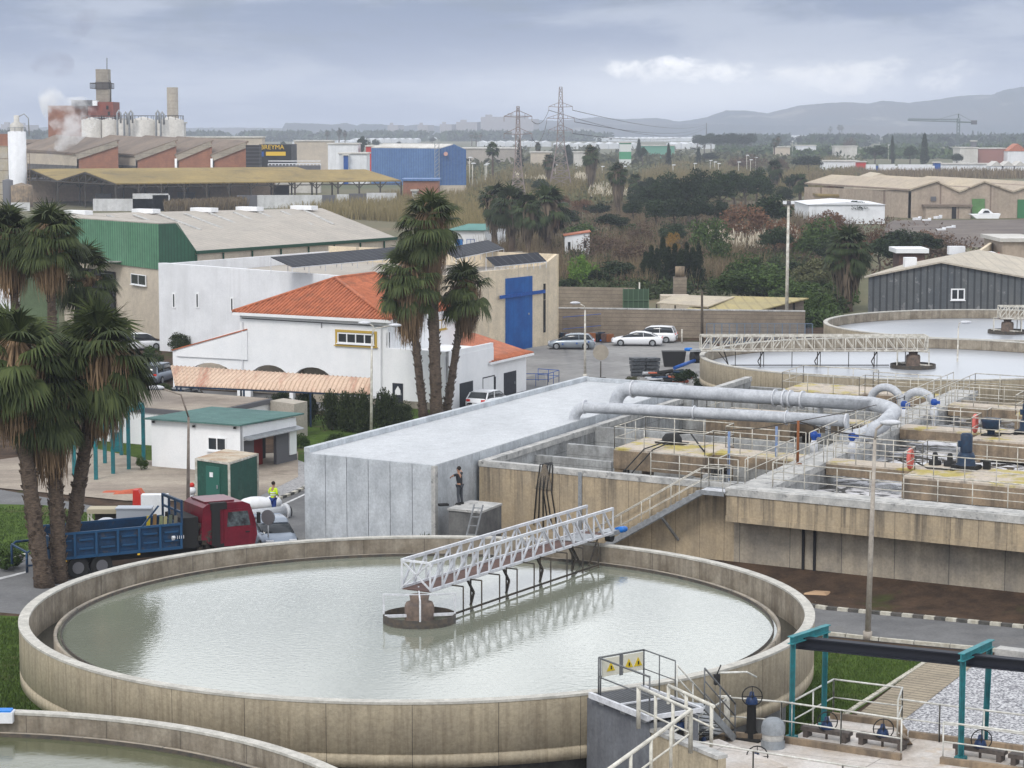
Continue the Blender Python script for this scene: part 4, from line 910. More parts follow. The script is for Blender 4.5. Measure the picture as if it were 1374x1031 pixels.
door(cb, Wl, C1, (527, 514), (541, 542), M_ddoor)
tri = [fw(531, 530), fw(538, 530), fw(538, 524), fw(534.5, 518), fw(531, 524)]; MB().hull([tuple(Vector(v)+nF*.06) for v in tri], [tuple(Vector(v)+nF*.09) for v in tri]).build('door_notice', M_white, cb)
door(cb, sd, e, (616, 515), (634, 550), M_ddoor); win(cb, sd, e, (647, 507), (663, 530), panes=1, fm=M_ddoor)
# side wing with its own tiled roof
wE = e+dF*-.3; wp = PW(657, 500, sd, e); wing0 = Vector(zz(wp, 0))-dF*.25; wing1 = Vector(zz(PW(706, 500, wing0, wing0+bV), 0)); zw = PW(660, 486, wing0, wing1)[2]
MB().prism([tuple(v)[:2] for v in (wing0, wing1, wing1-dF*9, wing0-dF*9)], 0, zw).build('side_wing', M_white, cb)
win(cb, wing0, wing1, (662, 506), (664.5, 530), panes=1, fm=M_ddoor); door(cb, wing0, wing1, (676, 501), (692, 535), M_ddoor)
za = zw+.1; a0, a1 = wing0+dF*.4-bV*.1, wing1+dF*.4+bV*.5; a0.z = a1.z = za; rt0 = wing0-dF*4.5+Vector((0, 0, zw+1.5)); rt1 = wing1-dF*4.5-bV*3.2+Vector((0, 0, zw+1.5))
rt0 = wing0-dF*4.2-bV*3+Vector((0, 0, zw+1.55)); a0 = a0-bV*.2; rt1 = Vector(D(637, 447, wing1.y+3.0)); rt0 = Vector(D(584, 442, wing1.y+7.0))
tiles(a0, a1, rt0, rt1, parent=cb); b1_ = wing1-dF*9+bV*.5; b1_.z = za; MB().quad(a1, b1_, rt1).build('tiled_roof_face', M_tile, cb)
MB().bar(a0-Vector((0, 0, .1)), a1-Vector((0, 0, .1)), .14, .16).build('gutter', M_white, cb)
# recess behind the arches
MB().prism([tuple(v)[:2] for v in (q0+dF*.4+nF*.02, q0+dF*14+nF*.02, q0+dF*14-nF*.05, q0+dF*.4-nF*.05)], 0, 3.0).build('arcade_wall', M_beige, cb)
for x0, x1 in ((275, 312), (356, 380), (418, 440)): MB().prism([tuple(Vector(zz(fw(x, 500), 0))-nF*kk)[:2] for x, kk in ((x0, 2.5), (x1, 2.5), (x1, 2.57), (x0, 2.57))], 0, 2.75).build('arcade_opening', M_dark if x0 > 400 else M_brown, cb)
# blue ramp rails by the yard
t = thing('ramp_railing', 'light blue railing by the yard beside the end of the white building', 'railing', G(720, 520))
rail_mb([G(703, 519), G(735, 519), G(750, 514), G(722, 512)], 1.0, 1.2, .03).build('rails', M_blue, t)
# ---------------------------------------------------------------- cream and white warehouse with the blue door
W3 = (-31.6, 205); W0 = (-9.2, 190.6); W1 = (4.3, 212.0); W2 = (W1[0]+W3[0]-W0[0], W1[1]+W3[1]-W0[1])
wh = thing('blue_door_warehouse', 'white and cream warehouse with tall blue sliding door and solar panels', 'warehouse', (W0[0], W0[1], 0))
MB().prism([W3, W0, tuple(lerp(W0, W2, .02)), tuple(lerp(W3, W1, .02))], 0, [7.9, 7.3, 7.3, 7.9]).build('white_wall', M_whited, wh)
n1 = nrm(W0, W1)[1]
vslab(W0, W1, [(0, 0), (25.1, 0), (25.1, 8.3), (22.6, 7.35), (0, 7.35)], .3).build('cream_wall', M_cream, wh)
i0, i1, i2, i3 = [lerp(c, lerp(W0, W2, .5), .03) for c in (W0, W1, W2, W3)]
MB().prism([i0, i1, i2, i3], 0, [6.7, 6.9, 6.9, 6.7]).build('roof', M_corr, wh)
MB().prism([W1, lerp(W1, W2, 1), lerp(W2, i2, .9), lerp(W1, i1, .9)], 0, 8.3).build('rear_wall', M_cream, wh)
MB().prism([W2, W3, lerp(W3, i3, .9), lerp(W2, i2, .9)], 0, 7.8).build('left_wall', M_whited, wh)
M_bdoor = mat('blue_sliding_door', (.012, .10, .33), (.01, .075, .27), .8, rough=.5, wave=(VANG, .9, (.008, .07, .24), .06))
door(wh, W0, W1, (678, 374), (713, 467), M_bdoor, 'sliding_door', .12)
p, q = PW(668, 399, W0, W1), PW(728, 391, W0, W1); MB().bar(tuple(Vector(p)+n1*.25), tuple(Vector(q)+n1*.25), .12, .3).build('door_rail', M_blue, wh)
win(wh, W0, W1, (729, 381), (731.5, 402), panes=1, fm=M_dark); win(wh, W0, W1, (729, 403), (731.5, 446), panes=1, fm=M_dark)
for x in (233.5, 265, 311.5): win(wh, W3, W0, (x-2.5, 393 if x < 300 else 399), (x+2.5, 414 if x < 300 else 419), panes=1, fw=.12)
M_sol = mat('solar_panel_glass', (.03, .033, .04), (.02, .022, .03), 1, rough=.6, spec=.15, wave=(VANG, 1.0, (.12, .12, .13), .05))
def solar(pa, pb, wd, label):
    t = thing('solar_array', label, 'solar panels', (pa[0], pa[1], pa[2]), 'roof solar arrays'); a, b = Vector(pa), Vector(pb); d = (b-a).normalized(); n = Vector((-d.y, d.x, 0)).normalized()
    f = n*wd+Vector((0, 0, .75)); MB().hull([a, b, b+f, a+f], [v+Vector((0, 0, .06)) for v in (a, b, b+f, a+f)]).build('panel_row', M_sol, t)
    mb = MB(); mb.bar(a-Vector((0, 0, .03)), b-Vector((0, 0, .03)), .07)
    for i in range(9): c = a.lerp(b, i/8); mb.bar(c-Vector((0, 0, .6)), c, .06); mb.bar(c+f-Vector((0, 0, 1.3)), c+f, .06)
    mb.build('frame', M_steelw, t)
solar(D(392, 359, 193), D(560, 344, 210), 2.2, 'long dark solar array at the left of the warehouse roof'); solar(D(612, 347, 205), D(676, 334, 217), 1.6, 'tilted solar array behind the right-hand centre palm')
solar(D(664, 358, 203.6), D(733, 351, 209.6), 1.0, 'low solar array along the cream wall above the blue door')
# ---------------------------------------------------------------- green clad warehouse
gw = thing('green_warehouse', 'green metal clad warehouse with wide pale corrugated roof behind the left palms', 'warehouse', zz(D(213, 301, 216), 0))
Ga, Gk, Gm, Gk2, Ge, Gr, Gl = D(80, 292, 237), D(213, 301, 216), D(236, 300, 219), D(262, 339, 221.5), D(531, 320, 250), D(432, 281, 262), D(96, 288.5, 241)
def poly3(mb, pts): return mb.quad(*pts)
MB().hull([Ge, Gk2, Gm, Gl, Gr], [add(v, (0, 0, .12)) for v in (Ge, Gk2, Gm, Gl, Gr)]).build('roof', M_corr, gw)
MB().hull([Gm, Gk, Ga, Gl], [add(v, (0, 0, .10)) for v in (Gm, Gk, Ga, Gl)]).build('roof_left', M_corr, gw)
zg = 6.6
MB().hull([zz(Ga, zg), zz(Gk, zg), zz(lerp(Gk, Gl, .03), zg), zz(lerp(Ga, Gl, .3), zg)], [Ga, Gk, add(lerp(Gk, Gl, .03), (0, 0, -.05)), add(lerp(Ga, Gl, .3), (0, 0, -.05))]).build('green_cladding', M_grnmetal, gw)
k2b = zz(Gk2, 5.8); MB().hull([zz(Gk, 5.8), zz(Gm, 5.8), k2b, zz(lerp(Gk2, Ge, .01), 5.8), zz(lerp(Gm, Gr, .01), 5.8)], [Gk, Gm, Gk2, lerp(Gk2, Ge, .01), lerp(Gm, Gr, .01)]).build('green_end_cladding', mat('shaded_green_cladding', (.035, .12, .07), (.03, .09, .055), .3, rough=.6, wave=(VANG, .55, (.025, .08, .05), .28)), gw)  # end wall's shade put into the colour: darker copy of the green cladding
kI = lerp(Gk, Gr, .01); dG, nG = nrm(Ga, Gk)
a = Vector(zz(Ga, 0))-nG*.3; b = Vector(zz(Gk, 0))-nG*.1; MB().prism([tuple(v)[:2] for v in (a, b, b-nG*1, a-nG*1)], 0, zg+.05).build('cream_lower_wall', M_beige, gw)
s0, s1 = zz(Gk2, 0), zz(Ge, 0); vslab(s0, s1, [(0, 0), (dist(s0, s1), 0), (dist(s0, s1), Ge[2]), (0, Gk2[2])], .3).build('long_side_wall', M_beige, gw)
mb = MB(); dS, nS = nrm(s0, s1)
for x in (262.5, 299, 338, 376.5, 413.5, 448, 483, 515):
    c = PW(x, 340, s0, s1); mb.bar(tuple(Vector(zz(c, 0))+nS*.08), tuple(Vector(zz(c, 7.7))+nS*.08), .22, .16)
mb.bar(tuple(Vector(Gk2)+nS*.15), tuple(Vector(Ge)+nS*.15), .2, .3); mb.build('green_posts', mat('dark_green_steel', (.02, .07, .045), rough=.6), gw)
win(gw, s0, s1, (389, 344), (402, 353), panes=2, fm=M_dark)
for x in (105, 196, 274, 335, 408): c = D(x, 287.3-(x-105)*.022, 241+(x-105)*.06); MB().box(add(c, (0, 0, .15)), (3.0, 1.2, .45), UANG).build('roof_vent', M_white, gw)
mb = MB()
for i in range(9):
    p = lerp(Gl, Gr, .1+i*.1); q = lerp(Gm, Ge, .05+i*.1) if False else lerp(Gk2, Ge, .02+i*.1); n = add(lerp(p, q, .10), (0, 0, .24)); f = add(lerp(p, q, .55), (0, 0, .24)); mb.bar(n, f, .38, .10)
mb.build('skylight_strip', M_cap, gw)
win(gw, Ga, Gk, (176, 367), (196, 384), panes=2, label='small white two-pane window in the cream wall under the green cladding')
c0, c1 = PW(116, 352, Ga, Gk), PW(163, 352, Ga, Gk); MB().hull([tuple(Vector(c)+nG*k_) for c, k_ in ((c0, 0), (c1, 0), (c1, 1.6), (c0, 1.6))], [tuple(Vector(c)+nG*k_+Vector((0, 0, .12))) for c, k_ in ((c0, 0), (c1, 0), (c1, 1.6), (c0, 1.6))]).build('door_canopy', M_cap, gw)
door(gw, Ga, Gk, (100, 358), (155, 455), M_dark, 'loading_door', .03, False)
M_grn = mat('dull_green_panel', (.10, .14, .075), (.08, .11, .06), .4, rough=.7)
solo('green_wall', MB().prism([G(28, 470)[:2], G(80, 474)[:2], G(80, 472)[:2], G(28, 468)[:2]], 0, 6.5), M_grn, 'plain dull green wall seen between the left palm trunks', 'wall')
solo('white_outbuilding', MB().prism([G(-40, 470)[:2], G(27, 470)[:2], G(27, 455)[:2], G(-40, 455)[:2]], 0, 4.8), M_whited, 'white wall block at the left edge behind the palms', 'building')
solo('grey_boundary_wall', MB().bar(zz(D(432, 300, 266), 1.2), zz(D(700, 300, 300), 1.2), .3, 5.2), M_grey, 'long grey concrete wall beyond the corrugated roof', 'wall')
# small teal-roofed hut and grey-brown wall behind the centre palms
t = thing('teal_roof_hut', 'small white hut with teal roof and blue windows right of the tall palms', 'hut', G(630, 336))
a, b = G(600, 338), G(651, 338); vb = Vector(V)*8; MB().prism([a[:2], b[:2], add(b, vb)[:2], add(a, vb)[:2]], 0, 3.4).build('wall', M_white, t)
MB().hull([add(zz(a, 3.4), (-.3, -.5)), add(zz(b, 3.4), (.3, -.5)), add(zz(b, 4.1), vb), add(zz(a, 4.1), vb)], [add(zz(a, 3.5), (-.3, -.5)), add(zz(b, 3.5), (.3, -.5)), add(zz(b, 4.2), vb), add(zz(a, 4.2), vb)]).build('roof', mat('teal_roof_sheet', (.09, .24, .21), (.07, .19, .17), .4, rough=.7), t)
win(t, a, b, (611, 321), (621, 333), fm=M_blue, pm=mat('pale_blue_window_sheet', (.05, .22, .55), rough=.4), panes=2)
win(t, a, b, (626, 321), (637, 333), fm=M_blue, pm=M_whited, panes=2)
t = thing('small_white_house', 'small whitewashed house with reddish roof edge beside the shaggy palms', 'house', G(775, 347))
a, b = G(758, 347), G(791, 347); MB().prism([a[:2], b[:2], add(b, (0, 6))[:2], add(a, (0, 6))[:2]], 0, [3.4, 4.0, 4.0, 3.4]).build('wall', M_whited, t)
MB().hull([add(zz(a, 3.4), (-.2, -.2)), add(zz(b, 4.0), (.2, -.2)), add(zz(b, 4.0), (.2, 6.2)), add(zz(a, 3.4), (-.2, 6.2))], [add(zz(a, 3.5), (-.2, -.2)), add(zz(b, 4.1), (.2, -.2)), add(zz(b, 4.1), (.2, 6.2)), add(zz(a, 3.5), (-.2, 6.2))]).build('roof', M_tile, t)
win(t, a, b, (762, 325), (765.5, 336), panes=1, fm=M_dark); win(t, a, b, (783, 323), (787, 333), panes=1, fm=M_dark)
# ---------------------------------------------------------------- yard walls and shed
z = 2.75; p, q = G(748, 451), G(1080, 456)
wl = thing('block_wall', 'long concrete block wall behind the white parked cars', 'wall', p)
MB().prism([p[:2], q[:2], add(q, (0, .3))[:2], add(p, (0, .3))[:2]], 0, z-.12).build('wall', M_brickblk, wl); MB().prism([add(p, (0, -.05))[:2], add(q, (0, -.05))[:2], add(q, (0, .35))[:2], add(p, (0, .35))[:2]], z-.12, z).build('coping', M_cap, wl)
p, q = G(747, 417), G(852, 419); solo('weathered_wall', MB().prism([p[:2], q[:2], add(q, (0, .3))[:2], add(p, (0, .3))[:2]], 0, 2.6), M_brickblk, 'farther stained wall with reeds in front, left of the green gate', 'wall')
p, q = G(836, 419), G(870, 419); t = thing('green_gate', 'dull green mesh gate between the farther wall and the yard sheds', 'gate', p)
MB().prism([p[:2], q[:2], add(q, (0, .1))[:2], add(p, (0, .1))[:2]], .1, 2.5).build('gate_panel', mat('green_gate_sheet', (.05, .09, .055), rough=.7), t)
mb = MB()
for i in range(6): c = lerp(p, q, i/5); mb.bar(add(c, (0, -.1, 0)), add(c, (0, -.1, 2.6)), .09)
mb.bar(add(p, (0, -.1, 1.3)), add(q, (0, -.1, 1.3)), .08); mb.build('gate_frame', mat('green_gate_frame', (.09, .15, .09), rough=.7), t)
t = thing('yellow_roof_shed', 'block shed with yellowish sloping roof left of the tall floodlight pole', 'shed', G(1010, 450))
c1, c2, c3 = G(922, 449), G(1010, 452), G(1078, 440); f1, f2, f3 = PW(922, 419, c1, c2), PW(1010, 417, c1, c2), PW(1078, 401, c2, c3)
bk = add(c3, (-(c2[0]-c1[0]), -(c2[1]-c1[1]))); fb = add(c1, (c3[0]-c2[0], c3[1]-c2[1]))
MB().hull([c1, c2, c3, zz(fb, 0)], [zz(c1, 2.2), zz(c2, 2.35), zz(c3, f3[2]-.2), zz(fb, f3[2]-.2)]).build('wall', M_brickblk, t)
o_ = [zz(add(c1, (-.8, -.6)), 2.25), zz(add(c2, (.2, -.6)), 2.4), zz(add(c3, (.5, 0)), f3[2]-.05), zz(add(fb, (-.8, .3)), f3[2]-.05)]; MB().hull(o_, [add(v, (0, 0, .12)) for v in o_]).build('roof', mat('yellowish_fibre_roof', (.40, .33, .15), (.33, .28, .15), .3, rough=.9, wave=(R(90), 1.1, (.3, .25, .13), .2, 1)), t)
win(t, c2, c3, (1038, 413), (1040, 428), panes=1, fm=M_dark); win(t, c2, c3, (1064, 406), (1066, 420), panes=1, fm=M_dark); door(t, c1, c2, (1003, 420), (1009, 450), M_galv)
t = thing('open_canopy', 'pale flat canopy on posts left of the yellow roofed shed', 'canopy', G(915, 440))
cp = [G(881, 408, 2.6), G(950, 413, 2.6), G(986, 400, 2.9), G(906, 397, 2.9)]; MB().hull(cp, [add(v, (0, 0, .12)) for v in cp]).build('roof', mat('pale_fibre_sheet', (.46, .40, .30), (.38, .33, .26), .5, rough=.9), t)
mb = MB()
for v in cp: mb.bar(zz(v, 0), zz(v, 2.6), .15)
mb.build('posts', M_wood, t); MB().box(zz(G(905, 425), 1.2), (3, 2, 2.2)).build('cabinet', M_beige, t)
t = thing('water_tank', 'small round tank on the wall behind the pale canopy', 'tank', G(912, 405)); c = G(912, 403)
MB().lathe([(0, 3.9), (.55, 3.9), (.55, 2.7), (0, 2.7)], c, 16).build('vessel', M_brown, t); MB().box(zz(c, 1.35), (1.5, 1.2, 2.7)).build('stand', M_brickblk, t)
t = thing('mesh_fence', 'blue post mesh fence at the yard corner beside the silver car', 'fence', G(752, 462))
mb = MB()
for x, y in ((755, 462), (774, 461), (790, 459), (806, 457)): mb.bar(G(x, y), G(x, y, 2.6), .12)
for z in (.2, 1.4, 2.5): mb.bar(zz(G(755, 462), z), zz(G(806, 457), z), .05)
mb.build('posts', M_blue, t)
mb = MB(); a, b = G(755, 462), G(806, 457)
for i in range(34): c = lerp(a, b, i/33); mb.bar(c, add(c, (0, 0, 2.5)), .02)
for i in range(12): mb.bar(add(a, (0, 0, .2*i)), add(b, (0, 0, .2*i)), .015)
mb.build('mesh', M_blk, t)
t = thing('steel_fence', 'grey blue rail fence along the foot of the yellow roofed shed', 'fence', G(950, 462)); mb = MB()
a, b = G(948, 462), G(1090, 462)
for i in range(15): c = lerp(a, b, i/14); mb.bar(c, add(c, (0, 0, 1.9)), .07)
for z in (.2, 1.9): mb.bar(add(a, (0, 0, z)), add(b, (0, 0, z)), .06)
for i in range(80): c = lerp(a, b, i/79); mb.bar(c, add(c, (0, 0, 1.85)), .022)
mb.build('bars', mat('grey_blue_fence', (.13, .18, .24), rough=.6), t)
# grey metal shed behind the farthest tank
t = thing('grey_metal_shed', 'dark grey weathered metal shed with low gable behind the farthest tank', 'shed', (40, 212, 0))
Yg = 211.0; e0, rgd = D(1166, 373, Yg), D(1262, 353, Yg); e1 = (2*rgd[0]-e0[0]+3, Yg, e0[2]-.35)
M_gm = mat('weathered_grey_sheet', (.085, .095, .105), (.12, .125, .125), .5, rough=.65, wave=(0, .62, (.05, .055, .06), .3), spots=((.34, .34, .34), .45, 1.1), st=(1, 1, .3))
MB().hull([(e0[0], Yg, 0), (e1[0], Yg, 0), e1, rgd, e0], [(e0[0], Yg+.3, 0), (e1[0], Yg+.3, 0), add(e1, (0, .3)), add(rgd, (0, .3)), add(e0, (0, .3))]).build('gable_wall', M_gm, t)
MB().prism([(e0[0], Yg+.3), (e1[0], Yg+.3), (e1[0]+6, Yg+13.5), (e0[0]+6, Yg+13.5)], 0, 5.2).build('side_walls', M_gm, t)
M_sr = mat('sandy_sheet_roof', (.47, .42, .34), (.40, .36, .30), .3, rough=.85, wave=(0, 1.3, (.38, .34, .28), .12), spots=((.3, .26, .22), .3, .3))
f = lambda v, dy, dz=.05, dx=0: (v[0]+dx, v[1]+dy, v[2]+dz)
bk2 = (6.2, 13.9, .35)
for a, b in (((e0[0]-.5, Yg-.3, e0[2]), (rgd[0], Yg-.3, rgd[2])), ((rgd[0], Yg-.3, rgd[2]), (e1[0], Yg-.3, e1[2]))):
    q_ = [a, b, add(b, bk2), add(a, bk2)]; MB().hull(q_, [add(v, (0, 0, .15)) for v in q_]).build('roof_slope', M_sr, t)
win(t, e0, e1, (1276, 387.5), (1294.5, 403), panes=2, fw=.12); c = D(1221, 352, Yg+4); MB().box(c, (1.1, 1.1, .9)).build('roof_cooler', M_whited, t); MB().box(add(c, (0, 0, -.6)), (.7, .7, .6)).build('cooler_base', M_white, t)
c = D(1283, 336, 226); MB().box(c, (1.6, 1, .8)).build('roof_box', M_whited, t)
solo('low_white_wall', MB().prism([(38.2-2, 206.5), (60, 206.5), (60, 206.9), (38.2-2, 206.9)], 0, 3.55), M_white, 'low white wall between the farthest tank and the grey metal shed', 'wall')
# ---------------------------------------------------------------- ground surfaces near the plant
def sheet(name, px, m, z, kind='structure'):
    return tag(MB().quad(*[G(x, y, z) for x, y in px]).build(name, m, None, (0, 0, 0)), kind=kind)
sheet('plant_ground', [(-400, 1300), (-300, 470), (500, 445), (760, 440), (1100, 438), (1420, 440), (1900, 1200)], M_soil, .01)
sheet('yard', [(560, 575), (640, 500), (700, 470), (738, 458), (940, 459), (985, 470), (1000, 500), (1010, 520), (900, 600), (600, 640)], M_yard, .02)
sheet('road', [(-200, 800), (0, 748), (40, 735), (150, 760), (420, 760), (420, 640), (460, 640), (440, 700), (560, 740), (420, 800), (100, 830), (0, 822), (-200, 880)], M_asph, .02)
sheet('road', [(-200, 615), (0, 657), (330, 715), (345, 690), (395, 660), (420, 640), (480, 640), (480, 760), (330, 760), (160, 702), (0, 680), (-200, 640)], M_asph, .03)
sheet('lawn', [(-200, 700), (-30, 676), (60, 678), (200, 702), (205, 722), (60, 742), (0, 748), (-60, 760), (-200, 800)], M_grass, .05)
sheet('lawn', [(-200, 890), (0, 826), (80, 830), (150, 930), (60, 1100), (-300, 1100)], M_grass, .03)
sheet('concrete_pad', [(-60, 655), (-60, 625), (120, 600), (200, 618), (400, 606), (400, 640), (350, 665), (345, 680), (250, 672), (170, 672), (0, 655)], M_pad, .06)
sheet('lawn', [(395, 650), (395, 570), (380, 560), (590, 545), (620, 560), (520, 610), (430, 650)], M_grass, .044)
sheet('lawn', [(110, 545), (215, 545), (215, 640), (120, 600)], M_grass, .04)
sheet('service_road', [(200, 560), (200, 545), (360, 545), (520, 560), (640, 552), (690, 535), (735, 520), (730, 500), (560, 545), (380, 530), (200, 520)], M_asph, .028)
sheet('gravel_bed', [(345, 672), (350, 640), (396, 616), (420, 625), (425, 655), (400, 660), (372, 672)], mat('pale_gravel', (.42, .41, .41), (.20, .20, .20), 9, rough=1, bump=.8, bsc=12), .05)
sheet('road', [(1060, 812), (1374, 842), (1700, 875), (1700, 915), (1374, 880), (1090, 852), (1060, 848)], M_asph, .03)
sheet('road', [(960, 790), (1060, 812), (1060, 848), (1000, 860), (960, 850)], M_asph, .025)
sheet('lawn', [(1020, 850), (1096, 856), (1255, 882), (1140, 960), (1100, 1010), (1000, 1010)], M_grass, .04)
M_gravel = mat('white_grey_gravel', (.58, .58, .59), (.16, .16, .175), 11, rough=1, bump=1.0, bsc=9, lo=.44, hi=.56)
sheet('gravel_bed', [(1312, 888), (1440, 900), (1500, 1060), (1180, 1060), (1180, 988)], M_gravel, .04)
M_pave = mat('ribbed_paving', (.34, .29, .215), (.28, .24, .18), .8, rough=.95, wave=(R(57), .34, (.15, .125, .09), .22), joint=[(R(-33), .8, .04, (.2, .17, .13))], spots=((.2, .18, .12), .5, .5))
sheet('paved_path', [(1252, 880), (1312, 888), (1182, 990), (1110, 990)], M_pave, .06)
def kerb(px, n, label, a=M_kerbw, b=M_kerbb, w=.22, h=.16, z=0, group='striped kerbs'):
    t = thing('kerb', label, 'kerb', G(*px[0]), group); tot = [dist(G(*p), G(*q)) for p, q in zip(px[:-1], px[1:])]; L_ = sum(tot); mbs = [MB(), MB()]
    i = 0
    for (p, q), l in zip(zip(px[:-1], px[1:]), tot):
        m = max(1, round(n*l/L_)); P, Q = G(*p), G(*q)
        for k in range(m): mbs[i % 2].bar(zz(lerp(P, Q, k/m), h/2), zz(lerp(P, Q, (k+.97)/m), h/2), w, h); i += 1
    mbs[0].build('white_blocks', a, t); mbs[1].build('black_blocks', b, t)
kerb([(1068, 812), (1110, 819), (1240, 831), (1374, 844), (1500, 856)], 28, 'black and white striped kerb along the brown soil strip')
kerb([(1092, 851), (1180, 861), (1374, 879), (1500, 893)], 8, 'plain pale kerb on the near side of the right-hand road', M_kerbw, M_kerbw, w=.15, group=None)
kerb([(1252, 884), (1150, 950), (1100, 984)], 6, 'pale edging along the left side of the ribbed path', M_kerbw, M_kerbw, w=.16, h=.1, group=None)
kerb([(-30, 765), (0, 758), (36, 747)], 9, 'striped kerb stub at the left edge behind the truck tail')
kerb([(372, 672), (398, 662), (412, 655)], 9, 'striped kerb beside the gravel near the hi-vis worker')
kerb([(320, 534), (400, 546), (420, 549)], 12, 'striped kerb on the service road under the striped canopy')
sheet('lane_line', [(0, 778), (38, 768), (38, 766), (0, 775)], M_line, .035); sheet('lane_line', [(372, 682), (412, 663), (412, 661), (371, 680)], M_line, .04)
sheet('lane_line', [(-60, 790), (0, 777.5), (0, 775), (-60, 787)], M_line, .035)
# ---------------------------------------------------------------- pump house, flat roofed block, container
c0 = G(204, 627); c1 = zz((-15.7, 131.4), 0); c2 = zz((-12.9, 136.9), 0); c3 = add(c0, (c2[0]-c1[0], c2[1]-c1[1]))
ph = thing('pump_house', 'white hut with teal roof and small window beside the green container', 'hut', c1)
f = Vector((c2[0]-c1[0], c2[1]-c1[1], 0)); d1, n1 = nrm(c0, c1); fv = f.normalized()
MB().prism([c0[:2], c1[:2], add(c1, fv, .25)[:2], add(c0, fv, .25)[:2]], 0, 2.85).build('front_wall', M_white, ph)
MB().prism([add(c0, fv, .25)[:2], (Vector(c0)+fv*.25+d1*2.2)[:2] if 0 else tuple(Vector(c0)+fv*.25+d1*3.6)[:2], tuple(Vector(c3)+d1*3.6)[:2], c3[:2]], 0, 2.7).build('room', M_white, ph)
vslab(c1, c2, [(0, 0), (.35, 0), (.35, 1.9), (6.0, 1.9), (6.0, 2.65), (0, 2.8)], .2).build('side_wall', M_white, ph)
M_dgrey = mat('dark_grey_paint', (.12, .12, .13), rough=.8)
a, b = Vector(c1)+fv*.35-d1*.35, Vector(c2)-d1*.35; MB().prism([tuple(v)[:2] for v in (a, a+fv*1.6, a+fv*1.6-d1*.2, a-d1*.2)], 0, 1.9).build('grey_panel', M_dgrey, ph)
a2 = Vector(c1)+fv*3.9-d1*.05; MB().prism([tuple(v)[:2] for v in (a2, Vector(c2)-d1*.05, Vector(c2)-d1*.25, a2-d1*.2)], 0, 1.9).build('grey_panel', M_dgrey, ph)
a3 = Vector(c1)+fv*2.0-d1*.9; MB().prism([tuple(v)[:2] for v in (a3, a3+fv*1.7, a3+fv*1.7-d1*.1, a3-d1*.1)], 0, 1.75).build('red_door', mat('dark_red_door', (.16, .02, .018), rough=.7), ph)
a4 = Vector(c2)-fv*.9+d1*.02; MB().prism([tuple(v)[:2] for v in (a4, a4+fv*.75, a4+fv*.75-d1*.1, a4-d1*.1)], .45, 2.4).build('white_pier', M_white, ph)
MB().prism([tuple(v)[:2] for v in (a-d1*1.8, a+fv*5.6-d1*1.8, a+fv*5.6-d1*1.9, a-d1*1.9)], 0, 2.6).build('recess_wall', M_dark, ph)
rf = [Vector(zz(c0, 2.86))-d1*.3-fv*.35, Vector(zz(c1, 2.86))+d1*.25-fv*.35, Vector(zz(c2, 2.78))+d1*.3+fv*.3, Vector(zz(c3, 2.78))-d1*.3+fv*.5]
MB().hull(rf, [v+Vector((0, 0, .09)) for v in rf]).build('roof', mat('teal_bitumen_roof', (.085, .17, .155), (.07, .14, .13), .5, rough=.9, spots=((.12, .2, .19), .5, .8)), ph)
win(ph, c0, c1, (279, 586), (304, 606), panes=2, fw=.07); aw = [Vector(zz(c1, 1.95))+fv*.35+d1*.5, Vector(zz(c2, 1.95))+d1*.5]
MB().hull([aw[0]-d1*.5, aw[0], aw[1], aw[1]-d1*.5], [v+Vector((0, 0, .05)) for v in (aw[0]-d1*.5+Vector((0, 0, .15)), aw[0], aw[1], aw[1]-d1*.5+Vector((0, 0, .15)))]).build('awning', M_galv, ph)
for x, y in ((207, 566), (261, 572), (316, 574)): v = PW(x, y, c0, c1); MB().box(tuple(Vector(v)+n1*.1), (.14, .14, .12)).build('wall_lamp', M_dark, ph)
solo('concrete_shaft', MB().prism([G(363, 585)[:2], G(395, 590)[:2], add(G(395, 590), fv, 1.6)[:2], add(G(363, 585), fv, 1.6)[:2]], 0, 2.3), mat('plain_beige_concrete', (.42, .38, .32), (.35, .32, .27), .8, rough=.9), 'square beige concrete shaft behind the teal roofed hut', 'shaft')
t = thing('flat_roof_block', 'white flat roofed block with dark fascia behind the teal gantry', 'building', G(250, 600)); a, b = G(120, 598), G(270, 612)
a, b = (-27.3, 146.0, 0), (-19.0, 141.0, 0); v_ = Vector(V)*8; s_ = [a, b, tuple(Vector(b)+v_), tuple(Vector(a)+v_)]
MB().prism([c[:2] for c in s_], 0, 2.1).build('wall', M_white, t); MB().prism([c[:2] for c in [add(lerp(c, lerp(s_[0], s_[2], .5), -.03), (0, 0)) for c in s_]], 2.1, 2.4).build('fascia', M_dgrey, t); MB().prism([c[:2] for c in [lerp(c, lerp(s_[0], s_[2], .5), .01) for c in s_]], 2.4, 2.43).build('roof', M_pad, t)
k0, k1, k2 = G(264, 676), G(308, 683), G(346, 669); k3 = add(k0, (k2[0]-k1[0], k2[1]-k1[1]))
ct = thing('shipping_container', 'green metal site container with rusty beige roof', 'container', k1); M_cg = mat('container_green', (.022, .088, .065), (.018, .066, .05), 1.2, rough=.55, wave=(UANG, .28, (.018, .08, .06), .35), spots=((.05, .13, .1), .5, .8))
M_cg2 = mat('container_green_side', (.022, .088, .065), (.018, .066, .05), 1.2, rough=.55, wave=(VANG, .28, (.018, .08, .06), .35))
MB().prism([k[:2] for k in (k0, k1, k2, k3)], .1, 2.42).build('body', M_cg, ct); MB().prism([add(lerp(k, lerp(k0, k2, .5), .01), (0, 0))[:2] for k in (k0, k1, k2, k3)], 2.425, 2.47).build('roof', mat('rusty_beige_roof', (.50, .45, .36), (.34, .24, .16), .9, rough=.9), ct)
mb = MB()
for k in (k0, k1, k2): mb.bar(zz(k, .05), zz(k, 2.45), .12)
